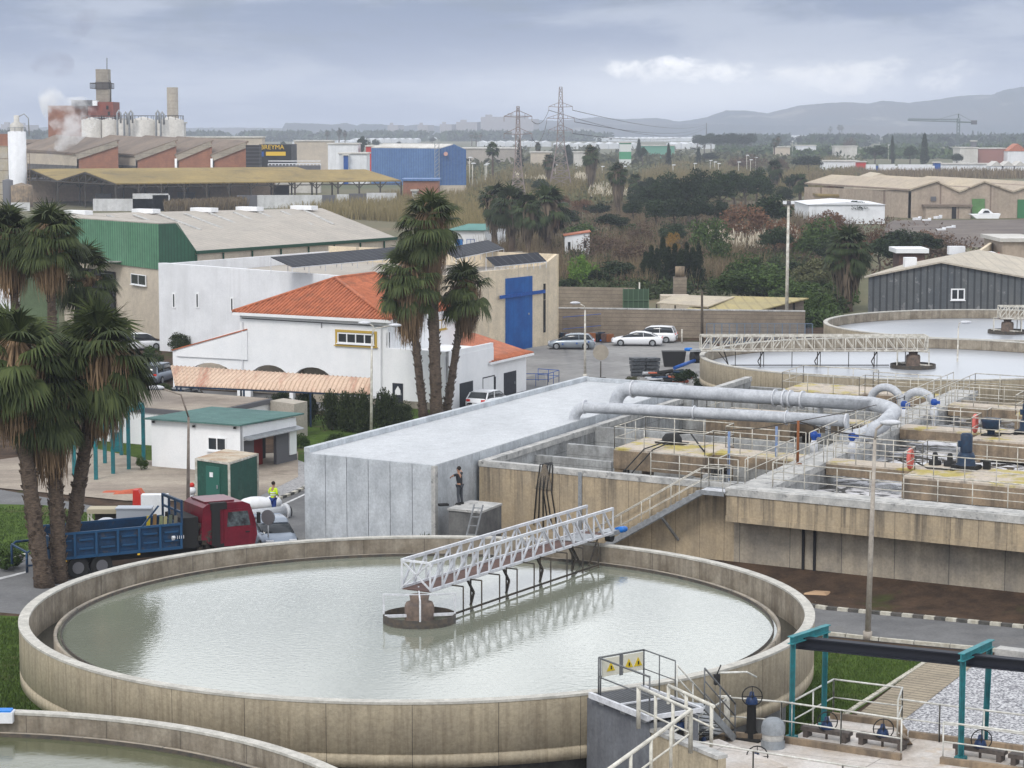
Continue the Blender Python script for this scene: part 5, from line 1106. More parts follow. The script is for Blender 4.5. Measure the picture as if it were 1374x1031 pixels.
mb.bar(zz(k0, 2.4), zz(k1, 2.4), .1); mb.bar(zz(k1, 2.4), zz(k2, 2.4), .1); mb.build('corner_frame', M_rail, ct)
door(ct, k0, k1, (277, 625), (296, 678), mat('container_door', (.03, .13, .10), rough=.5)); v = PW(285, 637, k0, k1); nn = nrm(k0, k1)[1]
MB().box(tuple(Vector(v)+nn*.08), (.22, .03, .25), UANG).build('notice', M_white, ct)
# ---------------------------------------------------------------- teal gantry, striped canopy
gt = thing('teal_gantry', 'seven legged teal steel gantry left of the white hut', 'gantry', G(150, 640)); mb = MB(); Zg = 3.6
fr = [G(129, 645), G(152, 638)]
GZ = lambda x, y: zz(G(x, y), Zg)
for x, y in ((129, 645), (152, 637), (173, 631), (193, 625), (100, 640), (141, 623), (163, 612)): MB().bar(G(x, y), GZ(x, y), .24, .2).build('leg', M_teal, gt)
mb = MB()
A0, A1 = GZ(129, 645), GZ(193, 625); B0, B1 = GZ(100, 640), GZ(163, 612)
mb.bar(A0, A1, .22, .3); mb.bar(B0, B1, .22, .3); mb.bar(A1, B1, .2, .25); mb.bar(A0, B0, .2, .25); mb.bar(lerp(A0, A1, .5), lerp(B0, B1, .5), .2, .25)
mb.build('beams', M_teal, gt); MB().box(add(G(152, 637), (.25, 0, 1.9)), (.35, .3, 1.1)).build('control_box', M_teal, gt); MB().bar(lerp(A0, B0, .5), lerp(A1, B1, .5), .16, .2).build('hoist_rail', M_blk, gt)
cn = thing('striped_canopy', 'long canopy of faded pinkish corrugated sheets in front of the white building', 'canopy', G(360, 560))
e0, e1_, u0, u1 = G(235, 519, 2.35), G(497, 531, 2.35), G(229, 492, 3.3), G(499, 509, 3.3)
MB().hull([e0, e1_, u1, u0], [add(v, (0, 0, .07)) for v in (e0, e1_, u1, u0)]).build('sheet', mat('faded_pink_sheet', (.58, .43, .32), (.40, .20, .14), .55, rough=.85, st=(2.4, .25, 1), lo=.52, hi=.68, wave=(R(-20), .34, (.42, .29, .21), .3)), cn)
mb = MB()
for i in range(46): s = (i+.5)/46; mb.path([add(lerp(e0, e1_, s), (0, 0, .08)), add(lerp(u0, u1, s), (0, 0, .08))], .06, 5)
mb.build('corrugation', MATS['faded_pink_sheet'], cn); mb = MB()
for s in (.03, .36, .7, .97):
    for p, q in ((e0, e1_), (u0, u1)): MB().bar(zz(lerp(p, q, s), 0), lerp(p, q, s), .12).build('post', M_navy, cn)
mb.bar(e0, e1_, .1); mb.build('edge_beam', M_navy, cn)
bw = [lerp(u0, u1, .22), lerp(u0, u1, .62)]; solo('brown_wall', MB().bar(zz(bw[0], .55), zz(bw[1], .55), .2, 1.1), M_brown, 'low brown wall in the shade of the striped canopy', 'wall')
# ---------------------------------------------------------------- truck
TA = Vector((-14.9, 102.9, 0)); th_ = R(29); td = Vector((math.cos(th_), math.sin(th_), 0)); tn = Vector((-td.y, td.x, 0))
def T(s, k, z): v = TA+td*s+tn*k; return (v.x, v.y, z)
tk = thing('tipper_truck', 'blue open bed tipper truck with dark red cab behind the round tank', 'truck', T(0, 0, 0)); TW = 2.45
def tb(s0, s1, k0, k1, z0, z1): return MB().hull([T(s0, k0, z0), T(s1, k0, z0), T(s1, k1, z0), T(s0, k1, z0)], [T(s0, k0, z1), T(s1, k0, z1), T(s1, k1, z1), T(s0, k1, z1)])
M_tblue = mat('truck_blue_paint', (.009, .047, .115), (.014, .036, .075), 1.5, rough=.5, spots=((.07, .06, .055), .5, 2.5)); M_tred = mat('truck_dark_red_paint', (.16, .012, .025), (.12, .01, .02), 1, rough=.3)
tb(-6.2, -.1, 0, TW, .95, 1.05).build('bed_floor', M_tblue, tk)
for k0 in (0, TW-.06): tb(-6.2, -.1, k0, k0+.06, 1.0, 2.05).build('bed_side', M_tblue, tk)
mb = MB()
for i in range(7):
    s = -6.15+i*1.0; mb.bar(T(s, -.05, .98), T(s, -.05, 2.08), .12, .1)
    if i < 6: mb.bar(T(s+.2, -.04, 1.35), T(s+.85, -.04, 1.35), .07); mb.bar(T(s+.2, -.04, 1.75), T(s+.85, -.04, 1.75), .07)
mb.bar(T(-6.2, -.03, 2.08), T(-.1, -.03, 2.08), .1); mb.bar(T(-6.2, TW, 2.08), T(-.1, TW, 2.08), .1); mb.bar(T(-6.2, -.03, 1.0), T(-.1, -.03, 1.0), .12); mb.build('side_ribs', mat('truck_blue_light', (.014, .066, .15), rough=.5), tk)
tb(-.2, -.1, 0, TW, 1.0, 2.1).build('headboard', M_tblue, tk); mb = MB()
for k0 in (0, .8, 1.6, TW): mb.bar(T(-.1, k0, 2.0), T(-.1, k0, 3.1), .1)
mb.bar(T(-.1, 0, 3.1), T(-.1, TW, 3.1), .12); mb.bar(T(-.1, 0, 2.6), T(-.1, TW, 2.6), .09); mb.bar(T(-2.0, 0, 2.1), T(-1.2, 0, 3.0), .07); mb.build('front_rack', M_tblue, tk)
tb(-6.3, -6.2, 0, TW, 1.0, 2.0).build('tailgate', M_tblue, tk); mb = MB()
mb.path([T(-7.3, .1, .5), T(-7.3, .1, 1.35), T(-7.1, .1, 1.5), T(-6.3, .1, 1.5)], .06, 6); mb.path([T(-7.3, TW-.1, .5), T(-7.3, TW-.1, 1.35), T(-7.1, TW-.1, 1.5), T(-6.3, TW-.1, 1.5)], .06, 6); mb.bar(T(-7.3, .1, .8), T(-6.3, .1, .8), .08); mb.bar(T(-7.3, .1, 1.4), T(-7.3, TW-.1, 1.4), .07); mb.build('rear_guard', M_tblue, tk)
tb(-6.2, 3.4, .7, 1.75, .55, .9).build('chassis', M_black, tk); tb(-.05, .75, .15, TW-.15, .9, 2.3).build('dark_equipment', M_black, tk)
for s, k in ((-5.0, .02), (-3.9, .02), (1.9, .02), (-5.0, TW-.3), (-3.9, TW-.3), (1.9, TW-.3)):
    wv = MB().path([T(s, k, .5), T(s, k+.3, .5)], .5, 20).build('wheel', M_black, tk); MB().path([T(s, k-.02, .5), T(s, k+.05, .5)], .27, 14).build('rim', M_dgrey, wv)
rr = random.Random(8); mb = MB()
for i in range(26): mb.box(T(.75+rr.uniform(0, 1.1), rr.uniform(.1, .7), rr.uniform(.7, 1.9)), (rr.uniform(.1, .4), rr.uniform(.1, .3), rr.uniform(.1, .35)), rr.uniform(0, 3))
for i in range(8): mb.path([T(.8+rr.uniform(0, .2), .1, .9+rr.uniform(0, .8)), T(1.2+rr.uniform(0, .4), .05, .8+rr.uniform(0, 1)), T(1.7, .15, 1+rr.uniform(0, .6))], .035, 5)
mb.build('engine', M_blk, tk)
prof = [(.85, 1.25), (1.7, .75), (3.45, .75), (3.6, 1.3), (3.5, 2.0), (3.25, 2.72), (2.9, 2.86), (1.2, 2.86), (.95, 2.7)]
MB().hull([T(s, .05, z) for s, z in prof], [T(s, TW-.05, z) for s, z in prof]).build('cab', M_tred, tk)
tb(1.15, 2.6, .35, TW-.35, 2.87, 2.93).build('roof_hatch', M_tred, tk)
tb(1.35, 1.75, -.02, .06, .9, 2.84).build('air_duct', M_black, tk); tb(1.3, 2.1, .0, TW, 2.58, 2.89).build('roof_trim', M_black, tk)
dd = MB().hull([T(s, .035, z) for s, z in ((1.95, .85), (3.35, .85), (3.4, 1.9), (3.2, 2.55), (1.95, 2.55))], [T(s, .015, z) for s, z in ((1.95, .85), (3.35, .85), (3.4, 1.9), (3.2, 2.55), (1.95, 2.55))]).build('door', M_tred, tk)
MB().hull([T(s, .012, z) for s, z in ((2.1, 1.75), (3.25, 1.75), (3.12, 2.42), (2.15, 2.42))], [T(s, 0, z) for s, z in ((2.1, 1.75), (3.25, 1.75), (3.12, 2.42), (2.15, 2.42))]).build('window', mat('cab_window_glass', (.12, .15, .16), (.03, .03, .035), 2.2, rough=.1, spec=.7), dd)
MB().bar(T(3.0, -.0, 1.45), T(3.2, -.0, 1.45), .05).build('handle', M_black, dd)
MB().box(T(3.55, -.25, 2.1), (.12, .2, .5), th_).build('mirror', M_black, tk); MB().box(T(-6.35, .15, .75), (.1, .3, .14), th_).build('tail_light', mat('tail_light_red', (.6, .03, .02), rough=.4), tk)
for s in (-5.6, -2.2): MB().box(T(s, -.06, .88), (.12, .05, .07), th_).build('marker_light', mat('amber_marker', (.8, .5, .05), rough=.4), tk)
mb = MB(); mb.box(T(-.55, -.09, 1.45), (.14, .02, .14), th_+0); mb.path([T(-.62, -.1, 1.5), T(-.48, -.1, 1.5)], .08, 8)
for i in range(4): mb.bar(T(-.36+i*.1, -.1, 1.42), T(-.36+i*.1, -.1, 1.56), .05, .02)
mb.build('maker_plate', M_whited, tk)
for i, (c_, s, z) in enumerate((((.55, .42, .03), -1.75, 2.55), ((.22, .13, .05), -1.45, 2.6), ((.20, .22, .12), -1.15, 2.5), ((.33, .30, .15), -.95, 2.45), ((.10, .12, .09), -.7, 2.5), ((.16, .15, .12), -.45, 2.45))):
    solo('hanging_strap', MB().hull([T(s, .12, 1.75), T(s+.16, .12, 1.75), T(s+.18, .18, 1.75), T(s, .18, 1.75)], [T(s+.05, .12, z), T(s+.2, .12, z), T(s+.2, .18, z), T(s+.05, .18, z)]), mat('strap_%d' % i, c_, rough=.9), ['yellow strap, leftmost', 'rust brown strap, second', 'grey green strap, third', 'khaki strap, fourth', 'dark green strap, fifth', 'dull grey strap, rightmost'][i]+' of those hung inside the front rack of the truck bed', 'strap', 'straps hung on the truck rack')
# things stacked behind the truck
def boxat(x, y, Y, d, m, name, label, cat, ang=th_, **k): c = D(x, y, Y); return solo(name, MB().box((c[0], c[1], d[2]/2), d, ang), m, label, cat, **k)
c = D(181, 700, 109.5); solo('grey_cabinet', MB().box((c[0], c[1], .85), (1.65, .8, 1.7), 0).box((c[0], c[1], 1.72), (1.75, .9, .05), 0), mat('light_grey_cabinet', (.40, .43, .47), rough=.5), 'light grey metal cabinet behind the truck bed', 'cabinet')
c = D(140, 700, 109.8); t = thing('metal_table', 'beige topped dark frame behind the truck bed left of the grey cabinet', 'frame', (c[0], c[1], 0)); MB().box((c[0], c[1], 1.55), (1.5, 1, .22)).build('top', mat('beige_cover', (.42, .37, .27), rough=.9), t); mb = MB()
for i in (-1, 1):
    for j in (-1, 1): MB().bar((c[0]+i*.7, c[1]+j*.4, 0), (c[0]+i*.7, c[1]+j*.4, 1.45), .07).build('leg', M_rail, t)
mb.bar((c[0]-.7, c[1]-.45, 1.4), (c[0]-.1, c[1]-.45, .7), .06); mb.build('brace', M_rail, t); MB().box((c[0]+.1, c[1]+.3, .75), (1.2, .1, 1.2)).build('back_panel', M_blk, t)
c = D(143, 697, 106.5); mb = MB(); mb.ball((c[0], c[1], 1.25), (.62, .5, .5), 14, 9); mb.ball((c[0]-.35, c[1], 1.1), (.45, .4, .35), 12, 8); solo('white_sack', mb, M_whited, 'crumpled white sack in front of the beige topped frame', 'sack')
solo('stack_under_sack', MB().box((c[0], c[1], .45), (1.2, .9, .9), .2), M_black, 'dark crate under the white sack', 'crate')
M_red = mat('red_paint_metal', (.5, .03, .02), rough=.5); c = D(188, 683, 113); solo('red_machine', MB().hull([(c[0]-.4, c[1], .0), (c[0]+.9, c[1], 0), (c[0]+.9, c[1]+.5, 0), (c[0]-.4, c[1]+.5, 0)], [(c[0]-.35, c[1], 2.0), (c[0]-.1, c[1], 2.0), (c[0]-.1, c[1]+.5, 2.0), (c[0]-.35, c[1]+.5, 2.0)]), M_red, 'red wedge shaped machine behind the truck bed', 'machine')
c = D(208, 683, 113); solo('white_machine', MB().box((c[0], c[1], .9), (1.3, .6, 1.8)), M_whited, 'white machine box behind the truck rack', 'machine')
M_tarp = mat('orange_tarp', (.50, .13, .07), (.38, .09, .05), 2, rough=.8); mb = MB(); c = G(172, 664); mb.hull([add(c, v) for v in ((-.8, -.3, .06), (.9, .15, .06), (.8, .6, .06), (-.7, .2, .06))], [add(c, v) for v in ((-.6, 0, .2), (.7, .3, .32), (.6, .4, .32), (-.55, .1, .2))]); solo('orange_tarp', mb, M_tarp, 'folded orange tarp lying on the concrete pad', 'tarp')
mb = MB(); c = G(150, 662); mb.hull([add(c, v) for v in ((-.5, -.2, .06), (.6, -.1, .06), (.5, .4, .06), (-.5, .3, .06))], [add(c, v) for v in ((-.3, 0, .12), (.4, 0, .12), (.3, .3, .12), (-.3, .2, .12))]); solo('orange_tarp', mb, M_tarp, 'flat orange scrap left of the folded orange tarp', 'tarp')
t = thing('silver_pipe', 'short fat silver pipe lying on the road beside the hi-vis worker', 'pipe', G(360, 692)); a, b = G(322, 694, .3), G(386, 687, .3); MB().path([a, b], .32, 14).build('pipe_run', M_pipe, t); MB().path([lerp(a, b, .93), lerp(a, b, .99)], .42, 14).build('flange', M_steelw, t); MB().path([lerp(a, b, 1), lerp(a, b, 1.04)], .30, 14).build('dark_mouth', M_black, t)
c = G(345, 684); solo('wrapped_bundle', MB().ball(add(c, (0, 0, .3)), (1.0, .5, .4), 12, 8).ball(add(c, (.8, .2, .35)), (.5, .4, .35), 10, 7), M_whited, 'pale wrapped bundle behind the silver pipe on the road', 'bundle')
c = G(256, 700); t = thing('red_white_post', 'small red and white post behind the truck cab by the container', 'post', G(258, 684)); c = G(258, 684); MB().tube(zz(c, 0), zz(c, 1.1), .1).ball(zz(c, 1.0), .22).build('post', M_whited, t); MB().ball(zz(c, 1.3), .14, 10, 7).build('red_cap', M_red, t)
c = D(360, 720, 106.5); t = thing('traffic_mirror', 'round dark backed mirror on a thin post beyond the tank rim', 'mirror', (c[0], c[1], 0)); MB().tube((c[0], c[1], 0), (c[0], c[1], 1.9), .035).build('post', M_galv, t); MB().path([(c[0]-.02, c[1]-.05, 1.75), (c[0]+.02, c[1]+.03, 1.75)], .36, 18).build('disc', M_dgrey, t)
t = thing('yard_mirror', 'round grey disc sign on a short post beyond the screed roof', 'sign', G(806, 512)); c = G(806, 512); MB().tube(c, zz(c, 1.6), .05).build('post', M_blk, t); MB().path([add(c, (0, -.06, 2.3)), add(c, (0, .02, 2.3))], .62, 20).build('disc', M_chim, t); mb = MB(); mb.box(add(c, (0, 0, .2)), (.8, .4, .25)); mb.build('foot', M_blk, t)
# ---------------------------------------------------------------- cars
def car(loc, ang, label, body, kind='hatch', L_=4.2, Wd=1.78, Hh=1.47, group=None, cat='car'):
    t = thing('parked_car', label, cat, loc, group); local(t); h = Wd/2; s = L_/4.2
    st = [(-2.1, .80, .42, .62), (-2.05, .93, .25, .85), (-1.9, .97, .18, .92), (-1.2, 1, .18, .93), (0, 1, .18, .90), (.9, 1, .18, .88), (1.3, .98, .18, .84), (1.75, .93, .20, .74), (2.03, .82, .28, .62), (2.1, .7, .38, .52)]
    mb = MB(); ring = []
    for x, w_, zb, zt in st:
        w_ *= h; k = Hh/1.47; zt *= k
        ring.append([(x*s, -w_*.88, zb), (x*s, -w_, zb+.12), (x*s, -w_*1.0, zt-.22), (x*s, -w_*.95, zt-.03), (x*s, -w_*.7, zt+.03), (x*s, w_*.7, zt+.03), (x*s, w_*.95, zt-.03), (x*s, w_, zt-.22), (x*s, w_, zb+.12), (x*s, w_*.88, zb)])
    def loft(rings, mb):
        n = len(rings[0]); vs = [v for r_ in rings for v in r_]; fs = [(i*n+j, (i+1)*n+j, (i+1)*n+(j+1) % n, i*n+(j+1) % n) for i in range(len(rings)-1) for j in range(n)]
        fs += [tuple(range(n))[::-1], tuple(range((len(rings)-1)*n, len(rings)*n))]; mb.raw(vs, fs, True); return mb
    loft(ring, mb).build('body', body, t)
    if kind == 'hatch': gh = [(-1.95, .9, .95, .66), (-1.55, .86, 1.38, .78), (-.7, .86, 1.44, .8), (.1, .86, 1.42, .8), (.55, .88, 1.28, .76), (1.25, .9, .90, .7)]
    elif kind == 'suv': gh = [(-2.0, .9, .95, .7), (-1.75, .86, 1.45, .82), (-.7, .86, 1.5, .84), (.2, .86, 1.46, .84), (.6, .88, 1.3, .78), (1.2, .9, .90, .7)]
    elif kind == 'van': gh = [(-2.05, .9, .9, .8), (-1.95, .86, 1.55, .84), (-.7, .86, 1.6, .86), (.6, .86, 1.55, .84), (1.0, .88, 1.35, .78), (1.6, .9, .80, .7)]
    else: gh = [(-1.85, .9, .93, .62), (-1.2, .88, 1.22, .72), (-.55, .86, 1.38, .76), (.1, .86, 1.38, .77), (.6, .88, 1.2, .74), (1.3, .9, .88, .68)]
    k = Hh/1.47; rg_, rf_ = [], []
    for x, wb, zr_, wr in gh:
        zr_ *= k; zb = .86*k; rg_.append([(x*s, -h*wb, zb), (x*s, -h*wr, zr_-.05), (x*s, h*wr, zr_-.05), (x*s, h*wb, zb)])
        rf_.append([(x*s, -h*wr*1.02, zr_-.07), (x*s, -h*wr*.9, zr_-.01), (x*s, h*wr*.9, zr_-.01), (x*s, h*wr*1.02, zr_-.07)])
    loft(rg_, MB()).build('windows', M_glass, t); loft(rf_[1:-1], MB()).build('roof', body, t)
    mb = MB()
    for sd_ in (-1, 1):
        for i in (0, 2, 4): x, wb, zr_, wr = gh[i if i else 0]; x1, _, z1_, w1 = gh[i+1]; mb.bar((x*s, sd_*h*(wb+.012), .86*k), (x1*s if i != 2 else (x*s+.04), sd_*h*(w1+.012), z1_*k-.06), .09, .04)
    mb.build('pillars', body, t)
    for x in (-1.28, 1.32):
        for sd_ in (-1, 1): wv = MB().path([(x*s, sd_*(h-.2), .32), (x*s, sd_*(h+.02), .32)], .33, 18).build('wheel', M_black, t); MB().path([(x*s, sd_*(h-.02), .32), (x*s, sd_*(h+.035), .32)], .2, 12).build('rim', M_galv, wv)
    for sd_ in (-1, 1): MB().box((2.02*s, sd_*h*.62, .62*k), (.14, .35, .14)).build('headlight', M_steelw, t); MB().box((-2.03*s, sd_*h*.68, .80*k), (.12, .3, .16)).build('tail_light', MATS['tail_light_red'], t)
    MB().box((-2.1*s, 0, .55), (.04, .5, .12)).build('number_plate', M_white, t)
    t.rotation_euler = (0, 0, ang); return t
P_s = mat('silver_car_paint', (.30, .34, .38), rough=.25, metal=.3, spec=.6); P_w = mat('white_car_paint', (.75, .76, .78), rough=.25, spec=.6); P_b = mat('grey_blue_car_paint', (.24, .28, .34), rough=.25, metal=.3); P_d = mat('dark_car_paint', (.03, .03, .035), rough=.3)
car(G(767, 468.5), R(176), 'silver grey hatchback parked by the warehouse corner', P_s, 'hatch', 4.25, group='cars in the yard')
car(G(855, 464), R(174), 'white saloon parked in the middle of the yard', P_w, 'sedan', 4.7, Hh=1.42, group='cars in the yard')
car(G(876, 459.5), R(168), 'white estate car parked behind the white saloon', P_w, 'suv', 4.5, Hh=1.55, group='cars in the yard')
car(G(657, 549), VANG-R(5), 'white hatchback parked beside the white building, half behind the screed roof', P_w, 'hatch', 4.1)
car(D(366, 735, 108.2), R(-72), 'pale blue grey car between the truck cab and the precast building', P_b, 'hatch', 4.1, Hh=1.5)
bpy.data.objects['parked_car.004'].location.z = 0
car(G(252, 545), VANG, 'dark car in the shade at the left end of the striped canopy', P_d, 'hatch', 4.1, group='cars by the canopy')
car(G(212, 513), VANG+.2, 'pale van glimpsed behind the palm left of the striped canopy', P_b, 'van', 4.5, group='cars by the canopy')
for i, (x, y, lb) in enumerate(((150, 468, 'pale car seen between the palm crowns by the green warehouse'), (40, 430, 'pale car behind the left palm trunk'), (185, 470, 'pale van parked under the green warehouse window'))): car(G(x, y), .3*i, lb, P_w if i else P_s, 'van', 4.4, group='cars by the green warehouse')
M_orn = M_tarp
# dark debris and pipe pile in the yard
def pile(px, label, seed, n, mats):
    rr = random.Random(seed); t = thing('pipe_offcuts', label, 'pipes', G(*px))
    for i in range(n):
        c = G(px[0]+rr.uniform(-24, 24), px[1]+rr.uniform(-6, 6), .12+rr.uniform(0, .5)); a = rr.uniform(-.4, .6); l = rr.uniform(.8, 1.8); r_ = rr.uniform(.07, .16)
        if rr.random() < .4: MB().path([(c[0]+.6*math.cos(k*.628), c[1]+.6*math.sin(k*.628), c[2]+k*.02) for k in range(10)], .07, 6, closed=True).build('hose_coil', mats[i % len(mats)], t)
        else: MB().path([c, add(c, (math.cos(a)*l, math.sin(a)*l, rr.uniform(-.05, .2)))], r_, 9).build('pipe_offcut', mats[i % len(mats)], t)
pile((885, 505), 'heap of black, blue and orange pipe offcuts and hoses at the yard edge', 5, 30, [M_black, M_black, M_pipe, M_navy, M_black, M_tarp, M_black, M_pipe])
c = G(867, 505); t = thing('crate_stack', 'stack of black plastic crates left of the pipe heap', 'crates', c)
for i in range(2):
    for j in range(5):
        MB().box(add(c, (-.7+i*1.15, (j % 2)*.05, .18+j*.3)), (1.05, 1.0, .24), .1*j).build('crate', mat('dark_plastic_crate', (.04, .045, .05), (.09, .1, .11), 6, rough=.6), t)
t = thing('blue_pipe', 'blue pipe lying up the back of the heap', 'pipe', G(930, 490)); MB().path([G(905, 494, .8), G(932, 484, 1.1)], .14, 10).build('pipe_run', M_blue, t)
c = G(904, 492); solo('black_bin', MB().hull([add(c, v) for v in ((-.8, -.5, 0), (.8, -.5, 0), (.8, .5, 0), (-.8, .5, 0))], [add(c, v) for v in ((-1.0, -.6, 1.3), (1.0, -.6, 1.3), (1.0, .6, 1.3), (-1.0, .6, 1.3))]), M_black, 'black open bin behind the pipe heap', 'bin')
c = D(936, 483, 186); solo('pipe_end', MB().path([add(c, (-.5, 0, .2)), add(c, (.5, .3, .2))], .5, 14), M_black, 'black pipe end on top of the heap by the middle tank', 'pipe')
rr = random.Random(2); t = thing('yard_clutter', 'row of small dark and red yard items under the mesh fence', 'clutter', G(790, 459))
for i in range(14): c = G(752+i*5.0, 461-rr.uniform(0, 2)); MB().box(add(c, (0, 0, .45)), (rr.uniform(.4, .9), .5, rr.uniform(.5, 1.1)), rr.uniform(0, 1)).build('item', [M_black, M_navy, M_rust, MATS['rusty_pole'], M_dgrey][i % 5], t)
# ---------------------------------------------------------------- lamps and poles
def lamp(base, top, heads, label, m=M_rail, r=.09, group='street lamps', cat='street lamp'):
    b = G(*base); t = thing('street_lamp', label, cat, b, group); tp = D(top[0], top[1], b[1])
    MB().path([b, lerp(b, tp, .5), tp], [r*1.2, r, r*.65], 8).build('pole', m, t); MB().tube(b, add(b, (0, 0, .35)), r*1.8, 8).build('foot', m, t)
    for (x, y), (mx, my) in heads:
        e = D(x, y, b[1]); mm = D(mx, my, b[1]); MB().path([tp, lerp(tp, mm, .6), mm, e], r*.5, 6).build('arm', m, t)
        d = 1 if e[0] > mm[0] else -1
        MB().ball(add(e, (d*.25, 0, .02)), (.42, .18, .12), 12, 7).build('lamp_head', M_steelw, t)
    return t
lamp((252, 738), (253, 560), [((216, 521), (243, 530))], 'tall street lamp with curved arm over the truck', mat('brown_grey_pole', (.16, .12, .10), (.28, .24, .2), 1, rough=.6), .085)
lamp((498, 586), (499, 452), [((525, 437), (503, 441)), ((494, 434), (501, 438))], 'two headed cream street lamp in front of the white building', M_rail, .085)
lamp((785, 508), (785, 416), [((776, 407), (784, 411))], 'cream street lamp in the yard beside the silver car', M_rail, .09)
lamp((1164, 859), (1174, 590), [((1186, 568), (1176, 576))], 'tall cream lamp post standing by the right-hand road', mat('weathered_lamp_post', (.40, .36, .31), (.32, .28, .24), 2, rough=.7), .10)
lamp((1283, 545), (1286, 440), [((1291, 433), (1287, 434))], 'slim lamp post in front of the middle round tank', M_rail, .07)
t = thing('floodlight_pole', 'very tall cream pole with clustered floodlights', 'pole', G(1055, 448)); b = G(1055, 448); tp = D(1058, 275, b[1]); MB().path([b, tp], [.19, .12], 10).build('pole', M_rail, t)
MB().path([add(tp, (-.35, 0, 0)), add(tp, (.35, 0, 0))], .06, 6).build('crossbar', M_galv, t)
for i in (-1, 0, 1): MB().box(add(tp, (i*.38, -.15, .22)), (.34, .25, .3)).build('floodlight', M_whited if i else M_dgrey, t)
b = G(942, 463); t = thing('utility_pole', 'dark wooden utility pole left of the middle tank bridge', 'pole', b); MB().path([b, D(942, 390, b[1])], [.15, .1], 8).build('pole', M_wood, t); MB().bar(add(D(942, 393, b[1]), (-.5, 0, 0)), add(D(942, 393, b[1]), (.5, 0, 0)), .08).build('crossarm', M_wood, t)
for x, y0, y1, lb in ((915, 461, 442, 'short pale post at the foot of the block wall'), (858, 415, 379, 'grey post behind the block wall left of the pale canopy')):
    b = G(x, y0); solo('post', MB().path([b, D(x, y1, b[1])], .09, 6), M_rail, lb, 'post', 'small posts by the yard walls')
# chain of wires over the yard
def wire(p, q, sag, r, label, name='power_line', cat='power line', group='overhead lines', m=M_blk):
    pts = [add(lerp(p, q, i/14), (0, 0, -4*sag*(i/14)*(1-i/14))) for i in range(15)]
    return solo(name, MB().path(pts, r, 4), m, label, cat, group)
# ---------------------------------------------------------------- lattice pylons
def pylon(bx, by, top, label, bw, arms, Y=None):
    b = G(bx, by) if Y is None else zz(D(bx, by, Y), 0); tp = D(bx, top, b[1]); Ht = tp[2]; t = thing('lattice_pylon', label, 'pylon', b, 'lattice pylons'); local(t); mb = MB(); n = 14
    def hw(z): s = z/Ht; return bw/2*(1-s/.45)+bw*.16*(s/.45) if s < .45 else bw*.16*(1-(s-.45)/.55*.65)
    for i in range(n):
        z0, z1 = Ht*i/n, Ht*(i+1)/n; w0, w1 = hw(z0), hw(z1); cs = ((-1, -1), (1, -1), (1, 1), (-1, 1))
        for k in range(4):
            a, c = cs[k], cs[(k+1) % 4]; mb.bar((a[0]*w0, a[1]*w0, z0), (a[0]*w1, a[1]*w1, z1), .22)
            mb.bar((a[0]*w0, a[1]*w0, z0), (c[0]*w1, c[1]*w1, z1), .13); mb.bar((c[0]*w0, c[1]*w0, z0), (a[0]*w1, a[1]*w1, z1), .13); mb.bar((a[0]*w1, a[1]*w1, z1), (c[0]*w1, c[1]*w1, z1), .12)
    mb.build('tower', mat('pylon_steel', (.20, .17, .17), (.28, .22, .2), .3, rough=.6), t); tips = []
    for f_, L_ in arms:
        z = Ht*f_; w_ = hw(z); m2 = MB()
        for sd in (-1, 1):
            m2.bar((0, -w_, z), (sd*L_, 0, z+.2), .16); m2.bar((0, w_, z), (sd*L_, 0, z+.2), .16); m2.bar((0, 0, z+1.6), (sd*L_, 0, z+.2), .14); m2.bar((sd*L_, 0, z+.2), (sd*L_, 0, z-1.0), .12)
            m2.bar((sd*L_*.5, 0, z+.9), (sd*L_*.5, 0, z), .1); tips.append((b[0]+sd*L_, b[1], z-.9))
        m2.build('crossarm', MATS['pylon_steel'], t)
    return tips
t1 = pylon(752, 262, 117, 'taller lattice pylon right of the centre palms', 7.2, [(.81, 3.6), (.70, 4.2), (.59, 3.6)], 700)
t2 = pylon(695, 290, 143, 'shorter lattice pylon left of the taller one', 4.6, [(.90, 3.2), (.74, 3.2)], 530)
far = [D(948, y, 2600) for y in (167, 168.5, 170, 171)]
for i, k in enumerate((1, 3, 5, 0)): wire(t1[k], far[i], [5, 6, 7, 9][i], .09, 'thin power line from the taller pylon, %s of those sagging right' % ['highest', 'second highest', 'third', 'lowest'][i])
for i, (a, b) in enumerate(((0, 1), (2, 3))): wire(t1[a], t2[b], 2+i, .08, 'power line between the two pylons, %s one' % ['upper', 'lower'][i])
b = zz(D(948, 180, 2600), 0); solo('mast', MB().path([b, D(948, 165, 2600)], [.9, .4], 5), M_blk, 'thin dark mast on the horizon where the power lines end', 'mast')
# ---------------------------------------------------------------- tower crane, far masts
b = zz(D(1285, 213, 1500), 0); t = thing('tower_crane', 'pale green tower crane with long jib on the horizon', 'crane', b); M_cr = mat('crane_paint', (.10, .13, .12), rough=.6)
tp = D(1286, 153, 1500); mb = MB()
for i in range(12):
    z0, z1 = tp[2]*.9*i/12, tp[2]*.9*(i+1)/12
    for sx in (-.9, .9): mb.bar((b[0]+sx, b[1], z0), (b[0]+sx, b[1], z1), .4); mb.bar((b[0]+sx, b[1], z0), (b[0]-sx, b[1], z1), .25)
mb.bar((b[0], b[1], tp[2]*.9), tp, .7); mb.build('mast', M_cr, t); j0, j1, jz = D(1218, 162, 1500), D(1307, 164.5, 1500), D(1286, 155, 1500); mb = MB()
for dz in (0, 1.8): mb.bar(add(j0, (0, 0, dz*.5)), add(lerp(j0, j1, .76), (0, 0, dz)), .4)
for i in range(24): a = lerp(j0, j1, .76*i/24); c = lerp(j0, j1, .76*(i+1)/24); mb.bar(a, add(c, (0, 0, 1.6)), .2); mb.bar(add(c, (0, 0, 1.6)), c, .2)
